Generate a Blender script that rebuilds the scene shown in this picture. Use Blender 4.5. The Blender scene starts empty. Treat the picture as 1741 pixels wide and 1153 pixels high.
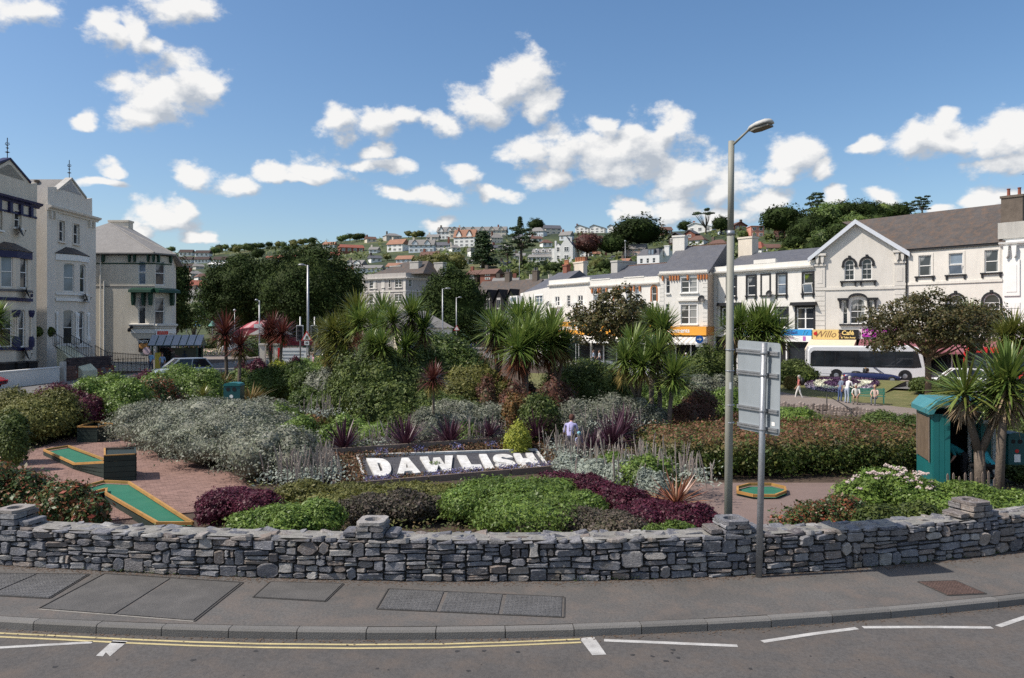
import bpy,math,random
import numpy as np
from mathutils import Vector,Matrix
R=random.Random(11)
NR=np.random.RandomState(5)
SC=bpy.context.scene
COL=SC.collection
rad=math.radians
# ---------------------------------------------------------------- camera
F,CX,HY,EYE=1354.0,870.5,556.0,4.0
cd=bpy.data.cameras.new('camera');cam=bpy.data.objects.new('camera',cd);COL.objects.link(cam)
cam.location=(0,0,EYE);cam.rotation_euler=(rad(90),0,0)
cd.sensor_width=36;cd.lens=F*36/1741;cd.shift_y=(HY-576.5)/1741
cd.clip_start=.1;cd.clip_end=20000
SC.camera=cam
# ---------------------------------------------------------------- view
SC.view_settings.view_transform='Standard';SC.view_settings.look='None'
SC.view_settings.gamma=1;SC.view_settings.use_curve_mapping=False
SC.view_settings.exposure=0.32
SC.cycles.max_bounces=6;SC.cycles.diffuse_bounces=2;SC.cycles.glossy_bounces=2;SC.cycles.transmission_bounces=3
SC.cycles.transparent_max_bounces=6
try:SC.cycles.use_denoising=False
except Exception:pass
# ---------------------------------------------------------------- sun
SUN_AZ,SUN_EL=rad(258),rad(50)
sv=Vector((math.sin(SUN_AZ)*math.cos(SUN_EL),math.cos(SUN_AZ)*math.cos(SUN_EL),math.sin(SUN_EL)))
ld=bpy.data.lights.new('sun','SUN');ld.energy=4.0;ld.angle=rad(.53);ld.color=(1,.92,.82)
lo=bpy.data.objects.new('sun',ld);COL.objects.link(lo);lo.rotation_euler=sv.to_track_quat('Z','Y').to_euler()
# ---------------------------------------------------------------- world: Nishita sky with cumulus clouds laid out by compass direction
W=bpy.data.worlds.new('World');SC.world=W;W.use_nodes=True
W.cycles.sampling_method='MANUAL';W.cycles.sample_map_resolution=1024
class NT:
 def __init__(s,t):s.t=t;t.nodes.clear()
 def n(s,typ,**k):
  x=s.t.nodes.new(typ)
  for a,b in k.items():
   if hasattr(x,a):setattr(x,a,b)
  return x
 def l(s,a,b):s.t.links.new(a,b)
 def math(s,op,a,b=None,c=None,clamp=False):
  x=s.t.nodes.new('ShaderNodeMath');x.operation=op;x.use_clamp=clamp
  for i,q in enumerate((a,b,c)):
   if q is None:continue
   if isinstance(q,(int,float)):x.inputs[i].default_value=q
   else:s.l(q,x.inputs[i])
  return x.outputs[0]
 def vec(s,op,a,b=None,sc=None):
  x=s.t.nodes.new('ShaderNodeVectorMath');x.operation=op
  for i,q in enumerate((a,b)):
   if q is None:continue
   if isinstance(q,(tuple,list)):x.inputs[i].default_value=q
   else:s.l(q,x.inputs[i])
  if sc is not None:x.inputs['Scale'].default_value=sc
  return x.outputs['Value'] if op in('LENGTH','DOT_PRODUCT') else x.outputs[0]
 def noise(s,co,scale,detail=4,rough=.55):
  x=s.t.nodes.new('ShaderNodeTexNoise');x.inputs['Scale'].default_value=scale
  x.inputs['Detail'].default_value=detail;x.inputs['Roughness'].default_value=rough
  if co is not None:s.l(co,x.inputs['Vector'])
  return x
 def maprange(s,v,a,b,c=0,d=1,smooth=False):
  x=s.t.nodes.new('ShaderNodeMapRange');x.interpolation_type='SMOOTHSTEP' if smooth else 'LINEAR'
  for i,q in enumerate((v,a,b,c,d)):
   if isinstance(q,(int,float)):x.inputs[i].default_value=q
   else:s.l(q,x.inputs[i])
  return x.outputs[0]
 def mix(s,f,a,b,typ='MIX'):
  x=s.t.nodes.new('ShaderNodeMix');x.data_type='RGBA';x.blend_type=typ
  for nm,q in((0,f),(6,a),(7,b)):
   if isinstance(q,(int,float)):x.inputs[nm].default_value=q
   elif isinstance(q,(tuple,list)):x.inputs[nm].default_value=(*q[:3],1)
   else:s.l(q,x.inputs[nm])
  return x.outputs[2]
 def ramp(s,f,cols,interp='LINEAR'):
  x=s.t.nodes.new('ShaderNodeValToRGB');e=x.color_ramp.elements;x.color_ramp.interpolation=interp
  while len(e)<len(cols):e.new(.5)
  for i,c in enumerate(cols):
   p,cc=c if isinstance(c[1],(tuple,list)) else(i/max(1,len(cols)-1),c)
   e[i].position=p;e[i].color=(*cc[:3],1)
  if f is not None:s.l(f,x.inputs[0])
  return x.outputs[0]
def world():
 t=NT(W.node_tree)
 tc=t.n('ShaderNodeTexCoord');D=tc.outputs['Generated']
 sky=t.n('ShaderNodeTexSky');sky.sky_type='NISHITA';sky.sun_disc=False
 sky.sun_elevation=SUN_EL;sky.sun_rotation=SUN_AZ;sky.altitude=0
 sky.air_density=1.0;sky.dust_density=1.1;sky.ozone_density=2.2
 sp=t.n('ShaderNodeSeparateXYZ');t.l(D,sp.inputs[0])
 x,y,z=sp.outputs
 az=t.math('ARCTAN2',x,y);el=t.math('ARCSINE',z)
 cb=t.n('ShaderNodeCombineXYZ');t.l(az,cb.inputs[0]);t.l(el,cb.inputs[1])
 st=t.n('ShaderNodeVectorMath');st.operation='MULTIPLY';t.l(D,st.inputs[0]);st.inputs[1].default_value=(1,1,1.5)
 nz=t.noise(st.outputs[0],11,4,.55)
 off=t.vec('SUBTRACT',nz.outputs['Color'],(.5,.5,.5))
 offs=t.n('ShaderNodeVectorMath');offs.operation='SCALE';t.l(off,offs.inputs[0]);offs.inputs['Scale'].default_value=.06
 p0=t.vec('ADD',cb.outputs[0],offs.outputs[0])
 fb=t.noise(st.outputs[0],27,9,.62)
 up=t.vec('ADD',st.outputs[0],(-.010,0,.016))
 fb2=t.noise(up,27,6,.62)
 B=[(250,165,62,46),(310,135,60,36),(350,140,26,22),(235,200,46,22),(143,199,22,15),(35,12,70,26),(170,45,34,34),(190,60,26,20),(225,55,24,40),(300,15,76,30),(335,20,44,18),(245,80,30,16),(570,215,38,30),(640,215,54,28),(690,200,24,24),(640,262,34,14),(330,290,38,20),(395,312,44,18),(180,290,26,13),(160,315,40,9),(470,300,36,16),(540,295,56,22),(610,282,50,12),(668,290,32,13),(510,312,40,9),(275,370,54,22),(310,350,28,20),(245,395,22,14),(340,405,30,8),(760,215,36,20),(820,180,56,28),(870,140,42,34),(905,120,42,38),(920,165,28,28),(680,335,34,11),(740,335,50,18),(795,315,32,24),(850,335,38,12),(740,380,26,9),(900,250,40,30),(960,255,60,44),(1020,265,80,42),(1100,250,60,50),(1135,215,40,28),(1020,210,24,20),(1080,235,40,30),(935,300,40,24),(1040,300,60,18),(1170,300,56,46),(1230,320,60,38),(1290,345,46,22),(1070,355,34,18),(1150,355,50,20),(1050,372,28,10),(1240,365,90,16),(1345,270,50,36),(1330,295,50,14),(1390,290,30,18),(1475,250,34,16),(1560,240,44,34),(1620,240,60,30),(1690,235,60,42),(1745,225,60,40),(1700,275,60,24),(1605,205,18,16),(1690,345,60,22),(1650,352,30,12),(1420,345,24,14),(1510,338,30,16),(1605,360,24,9),(-120,120,80,40),(-220,260,90,36),(1900,170,90,42),(2000,330,100,40)]
 p1=t.vec('ADD',p0,(-.010,.020,0));cur=cu2=None
 for(px,py,w,h) in B:
  a=math.atan((px-CX)/F);e=math.atan((HY-py)/F*math.cos(a))
  ra=w/F*math.cos(a)**2*1.06;re=h/F*math.cos(a)*1.08
  q=t.vec('SUBTRACT',p0,(a,e,0));q=t.vec('MULTIPLY',q,(1/ra,1/re,0))
  d=t.vec('LENGTH',q);d2=t.vec('LENGTH',t.vec('MULTIPLY',t.vec('SUBTRACT',p1,(a,e,0)),(1/ra,1/re,0)))
  cur=d if cur is None else t.math('SMOOTH_MIN',cur,d,.18)
  cu2=d2 if cu2 is None else t.math('SMOOTH_MIN',cu2,d2,.18)
 core=t.math('SUBTRACT',1.0,cur)
 far=t.noise(D,3.2,4,.5)
 m=t.math('MULTIPLY',t.maprange(t.math('ABSOLUTE',az),.78,1.0),t.maprange(el,.02,.12))
 m2=t.maprange(el,.55,.75)
 m=t.math('MAXIMUM',m,m2)
 gen=t.math('MULTIPLY',t.math('MULTIPLY_ADD',far.outputs['Fac'],3.2,-1.75),m)
 core=t.math('MAXIMUM',core,t.math('MULTIPLY_ADD',m,3.0,t.math('ADD',gen,-3.0)))
 vo=t.n('ShaderNodeTexVoronoi');vo.inputs['Scale'].default_value=24
 t.l(t.vec('ADD',st.outputs[0],t.vec('SCALE',off,sc=.045)),vo.inputs['Vector'])
 bil_=t.math('SUBTRACT',.60,vo.outputs['Distance'])
 dens=t.math('MULTIPLY_ADD',t.math('SUBTRACT',fb.outputs['Fac'],.47),2.3,t.math('MULTIPLY_ADD',bil_,.6,core))
 alpha=t.maprange(dens,-.12,.58,0,1,True)
 rel=t.math('SUBTRACT',fb.outputs['Fac'],fb2.outputs['Fac'])
 edge=t.math('MULTIPLY_ADD',t.math('SUBTRACT',cu2,cur),1.15,.46)
 lit=t.math('ADD',t.math('MULTIPLY_ADD',rel,2.0,edge),t.math('MULTIPLY',bil_,.5),clamp=True)
 ccol=t.mix(lit,(.50,.545,.61),(1.0,.985,.96))
 sc=t.n('ShaderNodeVectorMath');sc.operation='SCALE';t.l(sky.outputs[0],sc.inputs[0]);sc.inputs['Scale'].default_value=1.0
 hs=t.n('ShaderNodeHueSaturation');hs.inputs['Saturation'].default_value=1.16;hs.inputs['Value'].default_value=SKYV;t.l(sc.outputs[0],hs.inputs['Color'])
 cs=t.n('ShaderNodeVectorMath');cs.operation='SCALE';t.l(ccol,cs.inputs[0]);cs.inputs['Scale'].default_value=CLOUDV
 alpha=t.math('MULTIPLY',alpha,.95)
 out=t.mix(alpha,hs.outputs[0],cs.outputs[0])
 bg=t.n('ShaderNodeBackground');bg.inputs['Strength'].default_value=SKYS;t.l(out,bg.inputs[0])
 o=t.n('ShaderNodeOutputWorld');t.l(bg.outputs[0],o.inputs[0])
SKYS=.110;SKYV=1.04;CLOUDV=7.0
world()
# ---------------------------------------------------------------- projection helpers: a pixel of the photograph at a known distance or height
def P(px,py,d):return Vector(((px-CX)/F*d,d,EYE+(HY-py)/F*d))
def G(px,py,z=0.0):
 d=F*(EYE-z)/(py-HY);return Vector(((px-CX)/F*d,d,z))
def sm(a,b,x):
 t=min(1,max(0,(x-a)/(b-a)));return t*t*(3-2*t)
def lerp(a,b,t):return a+(b-a)*t
def interp(x,xs,ys):return float(np.interp(x,xs,ys))
# ---------------------------------------------------------------- objects
def tag(o,label=None,cat=None,group=None,kind=None):
 if label:o['label']=label
 if cat:o['category']=cat
 if group:o['group']=group
 if kind:o['kind']=kind
 return o
def empty(name,loc,rz=0,label=None,cat=None,group=None,kind=None):
 o=bpy.data.objects.new(name,None);COL.objects.link(o);o.location=loc;o.rotation_euler=(0,0,rz)
 o.empty_display_size=.2
 return tag(o,label,cat,group,kind)
def link(name,me,parent=None,loc=(0,0,0),rz=0,scale=None):
 o=bpy.data.objects.new(name,me);COL.objects.link(o);o.parent=parent;o.location=loc;o.rotation_euler=(0,0,rz)
 if scale is not None:o.scale=(scale,)*3 if isinstance(scale,(int,float)) else scale
 return o
KIDS={}
def copy_tree(o,loc=None,rz=None,label=None,scale=None,parent=None):
 c=o.copy();COL.objects.link(c)
 if parent is not None:c.parent=parent
 if loc is not None:c.location=loc
 if rz is not None:c.rotation_euler=(0,0,rz)
 if scale is not None:c.scale=(scale,)*3
 if label:c['label']=label
 for ch in o.children:copy_tree(ch,parent=c)
 return c
class MB:
 def __init__(s):s.v=[];s.f=[];s.m=[];s.k=0
 def add(s,vs,fs,m=None):
  b=len(s.v);s.v+=[tuple(v) for v in vs];s.f+=[tuple(b+i for i in f) for f in fs];s.m+=[s.k if m is None else m]*len(fs);return s
 def bx(s,x0,y0,z0,x1,y1,z1,m=None):
  return s.add([(x0,y0,z0),(x1,y0,z0),(x1,y1,z0),(x0,y1,z0),(x0,y0,z1),(x1,y0,z1),(x1,y1,z1),(x0,y1,z1)],[(3,2,1,0),(4,5,6,7),(0,1,5,4),(1,2,6,5),(2,3,7,6),(3,0,4,7)],m)
 def box(s,c,sz,rz=0,m=None,rx=0):
  q=Matrix.Rotation(rz,3,'Z')@Matrix.Rotation(rx,3,'X');c=Vector(c);h=Vector(sz)/2
  vs=[c+q@Vector((a*h.x,b*h.y,d*h.z)) for d in(-1,1) for(a,b) in((-1,-1),(1,-1),(1,1),(-1,1))]
  return s.add(vs,[(3,2,1,0),(4,5,6,7),(0,1,5,4),(1,2,6,5),(2,3,7,6),(3,0,4,7)],m)
 def prism(s,poly,y0,y1,m=None):
  n=len(poly)
  return s.add([(x,y0,z) for x,z in poly]+[(x,y1,z) for x,z in poly],[tuple(range(n)),tuple(range(2*n-1,n-1,-1))]+[((i+1)%n,i,n+i,n+(i+1)%n) for i in range(n)],m)
 def slab(s,poly,z0,z1,m=None):
  n=len(poly)
  return s.add([(x,y,z0) for x,y in poly]+[(x,y,z1) for x,y in poly],[tuple(range(n-1,-1,-1)),tuple(range(n,2*n))]+[(i,(i+1)%n,n+(i+1)%n,n+i) for i in range(n)],m)
 def tube(s,pts,rr,n=8,m=None,cap=True):
  pts=[Vector(p) for p in pts]
  if isinstance(rr,(int,float)):rr=[rr]*len(pts)
  vs=[];fs=[]
  for i,p in enumerate(pts):
   d=(pts[min(i+1,len(pts)-1)]-pts[max(i-1,0)]).normalized()
   a=d.cross(Vector((0,0,1)) if abs(d.z)<.95 else Vector((1,0,0))).normalized();b=d.cross(a)
   vs+=[p+(a*math.cos(2*math.pi*k/n)+b*math.sin(2*math.pi*k/n))*rr[i] for k in range(n)]
  for i in range(len(pts)-1):
   fs+=[(i*n+k,i*n+(k+1)%n,(i+1)*n+(k+1)%n,(i+1)*n+k) for k in range(n)]
  if cap:fs+=[tuple(range(n-1,-1,-1)),tuple(range((len(pts)-1)*n,len(pts)*n))]
  return s.add(vs,fs,m)
 def lathe(s,prof,n=16,c=(0,0,0),m=None):
  vs=[];fs=[]
  for r,z in prof:vs+=[(c[0]+r*math.cos(2*math.pi*k/n),c[1]+r*math.sin(2*math.pi*k/n),c[2]+z) for k in range(n)]
  for i in range(len(prof)-1):
   fs+=[(i*n+k,i*n+(k+1)%n,(i+1)*n+(k+1)%n,(i+1)*n+k) for k in range(n)]
  fs+=[tuple(range(n-1,-1,-1)),tuple(range((len(prof)-1)*n,len(prof)*n))]
  return s.add(vs,fs,m)
 def ball(s,c,r,n=10,m=None):
  if isinstance(r,(int,float)):r=(r,r,r)
  k=max(4,n//2);vs=[(c[0],c[1],c[2]-r[2])];fs=[]
  for i in range(1,k):
   a=-math.pi/2+math.pi*i/k
   vs+=[(c[0]+r[0]*math.cos(a)*math.cos(2*math.pi*j/n),c[1]+r[1]*math.cos(a)*math.sin(2*math.pi*j/n),c[2]+r[2]*math.sin(a)) for j in range(n)]
  vs.append((c[0],c[1],c[2]+r[2]));L=len(vs)-1
  fs+=[(0,1+(j+1)%n,1+j) for j in range(n)]
  for i in range(k-2):fs+=[(1+i*n+j,1+i*n+(j+1)%n,1+(i+1)*n+(j+1)%n,1+(i+1)*n+j) for j in range(n)]
  fs+=[(1+(k-2)*n+j,1+(k-2)*n+(j+1)%n,L) for j in range(n)]
  return s.add(vs,fs,m)
 def quad(s,a,b,c,d,m=None):return s.add([a,b,c,d],[(0,1,2,3)],m)
 def islands(s):
  p=list(range(len(s.v)))
  def fd(i):
   while p[i]!=i:p[i]=p[p[i]];i=p[i]
   return i
  for f in s.f:
   for q in f[1:]:p[fd(q)]=fd(f[0])
  g={}
  for f,m in zip(s.f,s.m):g.setdefault(fd(f[0]),[]).append((f,m))
  out=[]
  for fs in g.values():
   q=MB();ix={}
   for f,m in fs:
    for i in f:
     if i not in ix:ix[i]=len(q.v);q.v.append(s.v[i])
    q.f.append(tuple(ix[i] for i in f));q.m.append(m)
   out.append(q)
  return out
 def mesh(s,name,mats,smooth=False):
  me=bpy.data.meshes.new(name);me.from_pydata(s.v,[],s.f)
  for x in(mats if isinstance(mats,(list,tuple)) else[mats]):me.materials.append(x)
  if any(s.m):me.polygons.foreach_set('material_index',s.m)
  if smooth:me.polygons.foreach_set('use_smooth',[True]*len(s.f))
  me.update();return me
 def build(s,name,mats,parent=None,loc=(0,0,0),rz=0,smooth=False):
  return link(name,s.mesh(name,mats,smooth),parent,loc,rz)
# ---------------------------------------------------------------- materials
def principled(name):
 m=bpy.data.materials.new(name);m.use_nodes=True;t=NT(m.node_tree)
 b=t.n('ShaderNodeBsdfPrincipled');o=t.n('ShaderNodeOutputMaterial');t.l(b.outputs[0],o.inputs[0]);return m,t,b,o
def mat(name,c,rough=.8,var=.12,scale=3.0,bump=0.0,metal=0.0,spec=.4,dirt=None,dirt_amt=.35,fine=None,obj=0,coat=0):
 m,t,b,o=principled(name)
 tc=t.n('ShaderNodeTexCoord').outputs['Object']
 n1=t.noise(tc,scale,6,.6)
 lo,hi=tuple(x*(1-var) for x in c),tuple(min(1,x*(1+var)) for x in c)
 col=t.mix(t.maprange(n1.outputs['Fac'],.3,.7),lo,hi)
 if fine:
  n3=t.noise(tc,fine,3,.7);col=t.mix(t.maprange(n3.outputs['Fac'],.42,.62,0,.5),col,tuple(x*.55 for x in c))
 if dirt:
  st=t.vec('MULTIPLY',tc,(1.6,1.6,.35));n2=t.noise(st,1.3,6,.65)
  col=t.mix(t.math('MULTIPLY',t.maprange(n2.outputs['Fac'],.45,.75),dirt_amt),col,dirt)
 if obj:
  oi=t.n('ShaderNodeObjectInfo');k=t.maprange(oi.outputs['Random'],0,1,1-obj,1+obj)
  q=t.n('ShaderNodeVectorMath');q.operation='SCALE';t.l(col,q.inputs[0]);t.l(k,q.inputs['Scale']);col=q.outputs[0]
 t.l(col,b.inputs['Base Color']);b.inputs['Roughness'].default_value=rough;b.inputs['Metallic'].default_value=metal
 b.inputs['Specular IOR Level'].default_value=spec
 if coat:b.inputs['Coat Weight'].default_value=coat;b.inputs['Coat Roughness'].default_value=.06
 if bump:
  nb=t.noise(tc,(fine or scale*8),4,.6);bp=t.n('ShaderNodeBump');bp.inputs['Strength'].default_value=bump;bp.inputs['Distance'].default_value=.02
  t.l(nb.outputs['Fac'],bp.inputs['Height']);t.l(bp.outputs[0],b.inputs['Normal'])
 return m
def leafmat(name,cols,trans=.22,rough=.55,spec=.3,clump=1.2,cv=.35,k=(1.8,1.62,1.3),tip=None):
 cols=[tuple(min(.8,a*b) for a,b in zip(c,k)) for c in cols]
 m,t,b,o=principled(name)
 g=t.n('ShaderNodeNewGeometry');oi=t.n('ShaderNodeObjectInfo')
 r=t.math('FRACT',t.math('ADD',g.outputs['Random Per Island'],t.math('MULTIPLY',oi.outputs['Random'],7.3)))
 col=t.ramp(r,cols)
 tc=t.n('ShaderNodeTexCoord').outputs['Object'];n=t.noise(tc,clump,3,.6)
 k_=k;k=t.math('MULTIPLY',t.maprange(n.outputs['Fac'],.3,.7,1-cv,1+cv),t.maprange(oi.outputs['Random'],0,1,.88,1.12))
 if tip:
  sx=t.n('ShaderNodeSeparateXYZ');t.l(tc,sx.inputs[0]);col=t.mix(t.math('MULTIPLY',t.maprange(sx.outputs[2],tip[1],tip[2]),t.math('GREATER_THAN',r,.38)),col,tip[0])
 q=t.n('ShaderNodeVectorMath');q.operation='SCALE';t.l(col,q.inputs[0]);t.l(k,q.inputs['Scale'])
 t.l(q.outputs[0],b.inputs['Base Color']);b.inputs['Roughness'].default_value=rough;b.inputs['Specular IOR Level'].default_value=spec
 if trans:
  tr=t.n('ShaderNodeBsdfTranslucent');t.l(q.outputs[0],tr.inputs[0]);mx=t.n('ShaderNodeMixShader');mx.inputs[0].default_value=trans
  t.l(b.outputs[0],mx.inputs[1]);t.l(tr.outputs[0],mx.inputs[2]);t.l(mx.outputs[0],o.inputs[0])
 return m
TEXTS=[]
def text(s,size,mat_,parent,loc,rx=90,rz=0,align='CENTER',ext=.006,bold=0.0,shear=0,sx=1.0,name='lettering'):
 c=bpy.data.curves.new(name,'FONT');c.body=s;c.size=size;c.align_x=align;c.align_y='CENTER';c.extrude=ext;c.offset=bold;c.shear=shear
 c.resolution_u=3
 c.materials.append(mat_);TEXTS.append(name);o=bpy.data.objects.new(name,c);COL.objects.link(o);o.parent=parent;o.location=loc;o.rotation_euler=(rad(rx),0,rz);o.scale=(sx,1,1);TEXTS[-1]=o
 return o
M={}
M['white']=mat('white paint',(.80,.79,.76),.7,.04,2)
M['render_white']=mat('white render',(.80,.775,.72),.85,.05,.8,.15,dirt=(.48,.45,.40),dirt_amt=.30,fine=30)
M['render_cream']=mat('cream render',(.76,.68,.565),.85,.05,.8,.15,dirt=(.40,.36,.30),dirt_amt=.35,fine=30)
M['render_ivory']=mat('ivory render',(.76,.72,.655),.85,.05,.7,.15,dirt=(.46,.43,.38),dirt_amt=.30,fine=30)
M['render_grey']=mat('grey render',(.52,.50,.46),.88,.08,.8,.2,dirt=(.27,.26,.25),dirt_amt=.5,fine=25)
M['render_lime']=mat('pale yellow render',(.66,.65,.48),.85,.06,.8,.15,dirt=(.36,.36,.26),fine=30)
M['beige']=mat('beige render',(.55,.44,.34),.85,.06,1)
M['navy']=mat('navy paint',(.016,.018,.075),.5,.1,3)
M['black']=mat('black paint',(.018,.018,.020),.5,.2,4)
M['iron']=mat('black iron',(.015,.015,.016),.5,.2,6)
M['green_paint']=mat('dark green paint',(.012,.055,.035),.45,.15,3)
M['orange_paint']=mat('orange brown paint',(.46,.17,.055),.7,.12,4)
M['slate']=mat('slate roof',(.105,.108,.125),.6,.15,1.5,.3,fine=14,dirt=(.18,.17,.16),dirt_amt=.3)
M['slate_brown']=mat('weathered slate roof',(.085,.075,.070),.75,.2,1.2,.4,fine=9,dirt=(.19,.105,.055),dirt_amt=.55)
M['slate_grey']=mat('pale slate roof',(.235,.225,.215),.75,.12,1.2,.3,fine=9)
M['tile_orange']=mat('orange tile',(.33,.17,.11),.8,.15,1,.3,fine=6)
M['tile_brown']=mat('brown tile',(.155,.085,.065),.8,.15,1,.3,fine=6)
M['tile_red']=mat('red tile',(.27,.085,.055),.8,.15,1,.3,fine=6)
M['brick']=mat('red brick',(.25,.095,.065),.85,.15,2,.2,fine=12)
M['lead']=mat('lead',(.12,.12,.13),.5,.1,3)
M['pot']=mat('terracotta',(.40,.17,.085),.8,.15,5)
M['galv']=mat('galvanised steel',(.36,.37,.385),.42,.12,5,.1,metal=.55,fine=40)
M['lamp_grey']=mat('grey green lamp paint',(.275,.275,.235),.55,.10,1.5,.06,dirt=(.16,.15,.12),dirt_amt=.45)
M['sign_grey']=mat('sign back grey',(.275,.305,.325),.5,.06,2,dirt=(.20,.22,.23),dirt_amt=.35)
M['asphalt']=mat('asphalt',(.097,.090,.085),.9,.20,.45,.6,fine=20,dirt=(.125,.10,.082),dirt_amt=.8)
M['pavement']=mat('pavement asphalt',(.113,.107,.101),.92,.20,.6,.6,fine=22,dirt=(.165,.128,.105),dirt_amt=.7)
M['street']=mat('far street asphalt',(.16,.155,.15),.9,.10,.5,.2,fine=30)
M['kerb']=mat('granite kerb',(.175,.168,.158),.85,.14,4,.4,fine=60,obj=.13,dirt=(.09,.085,.08),dirt_amt=.45)
M['yellow_line']=mat('yellow road paint',(.56,.47,.24),.8,.12,5,dirt=(.16,.14,.10),dirt_amt=.5,fine=60)
M['white_line']=mat('white road paint',(.50,.49,.47),.85,.12,5,dirt=(.16,.15,.14),dirt_amt=.75,fine=60)
M['soil']=mat('soil',(.075,.052,.036),.95,.3,1.4,.6,fine=16)
M['grass_ground']=mat('rough grass ground',(.075,.095,.032),.95,.3,.05,.3,fine=1.5,dirt=(.16,.135,.06),dirt_amt=.4)
M['lawn']=mat('mown lawn',(.130,.135,.045),.95,.18,.5,.5,fine=14,dirt=(.235,.185,.085),dirt_amt=.6)
M['path']=mat('tarmac path',(.24,.20,.175),.9,.08,.8,.2,fine=30)
M['paver_base']=mat('paver joint sand',(.105,.075,.062),.95,.15,3)
M['timber_dark']=mat('dark green timber',(.018,.030,.024),.65,.2,4,.2,obj=.25)
M['timber_yellow']=mat('yellow ochre timber edging',(.40,.215,.06),.7,.12,4,.1,obj=.1,dirt=(.22,.12,.05),dirt_amt=.5)
M['turf_green']=mat('green golf carpet',(.020,.150,.092),.95,.10,2.2,.2,fine=50,dirt=(.05,.16,.10),dirt_amt=.5)
M['timber']=mat('weathered timber',(.20,.155,.125),.85,.2,3,.3,fine=20)
M['rubber']=mat('rubber',(.015,.015,.015),.8,.1,5)
M['rim']=mat('wheel alloy',(.45,.45,.46),.35,.05,5,metal=.7)
M['teal']=mat('teal paint',(.014,.135,.135),.4,.08,2,dirt=(.04,.14,.14),dirt_amt=.3)
M['teal_sunlit']=mat('teal paint coloured as sunlit',(.05,.21,.235),.45,.08,2)  # lighter copy of the teal, sunlight on the kiosk roof put into the colour
M['bin_green']=mat('dark teal plastic',(.012,.075,.080),.4,.08,3)
M['bench_green']=mat('bench green paint',(.05,.20,.15),.5,.1,3)
M['red']=mat('red paint',(.52,.022,.020),.4,.06,3)
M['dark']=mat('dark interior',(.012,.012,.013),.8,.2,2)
M['canvas_white']=mat('white canvas',(.78,.77,.73),.85,.05,2)
M['canvas_cream']=mat('cream canvas',(.66,.55,.40),.85,.05,2)
M['canvas_maroon']=mat('maroon canvas',(.23,.085,.10),.85,.1,2)
M['yellow_sign']=mat('amber fascia',(.80,.36,.045),.5,.03,2)
M['amber_shade']=mat('amber fascia with painted shade',(.50,.20,.04),.5,.05,2)  # amber darkened to brown, shade painted into the colour of the fascia return
M['blue_sign']=mat('blue sign',(.03,.28,.62),.5,.03,2)
M['deep_blue']=mat('deep blue sign',(.02,.12,.42),.5,.03,2)
M['magenta']=mat('magenta sign',(.40,.025,.34),.5,.05,2)
M['black_sign']=mat('black sign',(.012,.010,.010),.5,.05,2)
M['gold_sign']=mat('straw yellow sign',(.72,.52,.20),.5,.04,2)
def glassmat(name,c,cloth=None,rough=.04):
 m,t,b,o=principled(name);tc=t.n('ShaderNodeTexCoord').outputs['Object']
 n=t.noise(tc,.7,2,.5);col=t.mix(t.maprange(n.outputs['Fac'],.35,.65),tuple(x*.7 for x in c),tuple(x*1.4 for x in c))
 if cloth:
  w=t.n('ShaderNodeTexWave');w.inputs['Scale'].default_value=2.6;w.inputs['Distortion'].default_value=1.5;t.l(tc,w.inputs['Vector'])
  cl=t.mix(w.outputs['Fac'],tuple(x*.7 for x in cloth),cloth);n2=t.noise(t.vec('MULTIPLY',tc,(1,1,.3)),.9,1,.4)
  col=t.mix(t.maprange(n2.outputs['Fac'],.47,.5),col,cl)
 t.l(col,b.inputs['Base Color']);b.inputs['Roughness'].default_value=rough;b.inputs['Specular IOR Level'].default_value=.6
 return m
M['glass']=glassmat('window glass',(.022,.026,.032))
M['glass_net']=glassmat('window glass with net curtain',(.03,.035,.042),(.30,.31,.31))
M['glass_green']=glassmat('window glass with green curtain',(.03,.035,.03),(.16,.22,.03))
M['glass_pale']=glassmat('glass with painted pale reflection',(.16,.20,.25))  # sky reflection painted in as a pale blue base colour
# ================================================================ GROUND HEIGHTS
def zs(x,y):
 zl=.3+.3*sm(60,95,y);zr=-.45+.85*sm(72,120,y)
 return lerp(zl,zr,sm(-16,8,x))
GEDGE=([-900,0,150,300,450,560,700,900,1100,1300,1450,1600,1741,2600],[42,44,48,57,64,72,84,78,70,62,62,58,52,46])
def gz(x,y):
 if y<12:return 0.0
 px=CX+F*x/y;e=interp(px,*GEDGE)
 zg=-.40-.50*sm(18,48,y)
 zg+=.42*sm(14.0,14.6,y)*sm(19.5,16.5,y)*sm(330,420,px)*sm(1200,1150,px)
 return lerp(zg,zs(x,y),sm(e-7,e,y))
HX=[-3000,-800,-200,200,300,360,450,520,600,650,700,760,900,1000,1100,1200,1300,1400,1500,1560,1650,1741,2200,3000,5000]
HYS=[530,500,470,440,429,427,423,416,408,405,403,402,398,396,396,391,386,374,372,376,385,395,430,480,530]
HD=([-3000,300,500,700,800,950,1050,1200,1300,1450,1741,5000],[600,600,550,470,450,420,400,330,280,230,220,220])
H0=([0,600,1100,1200,1741],[128,140,135,112,96])
def hz(px,d):
 d0=interp(px,*H0);D=interp(px,*HD);ys=interp(px,HX,HYS);zt=EYE+(HY-ys)/F*D
 if d<=d0:return.3
 if d<=D:return.3+(zt-.3)*(d-d0)/(D-d0)
 return max(-6,zt-(d-D)*.10)
def hill_at(px,py):
 lo,hi=interp(px,*H0)+2,interp(px,*HD)
 for _ in range(40):
  m=(lo+hi)/2
  if HY-F*(hz(px,m)-EYE)/m>py:lo=m
  else:hi=m
 d=lo;return Vector(((px-CX)/F*d,d,hz(px,d)))
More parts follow.
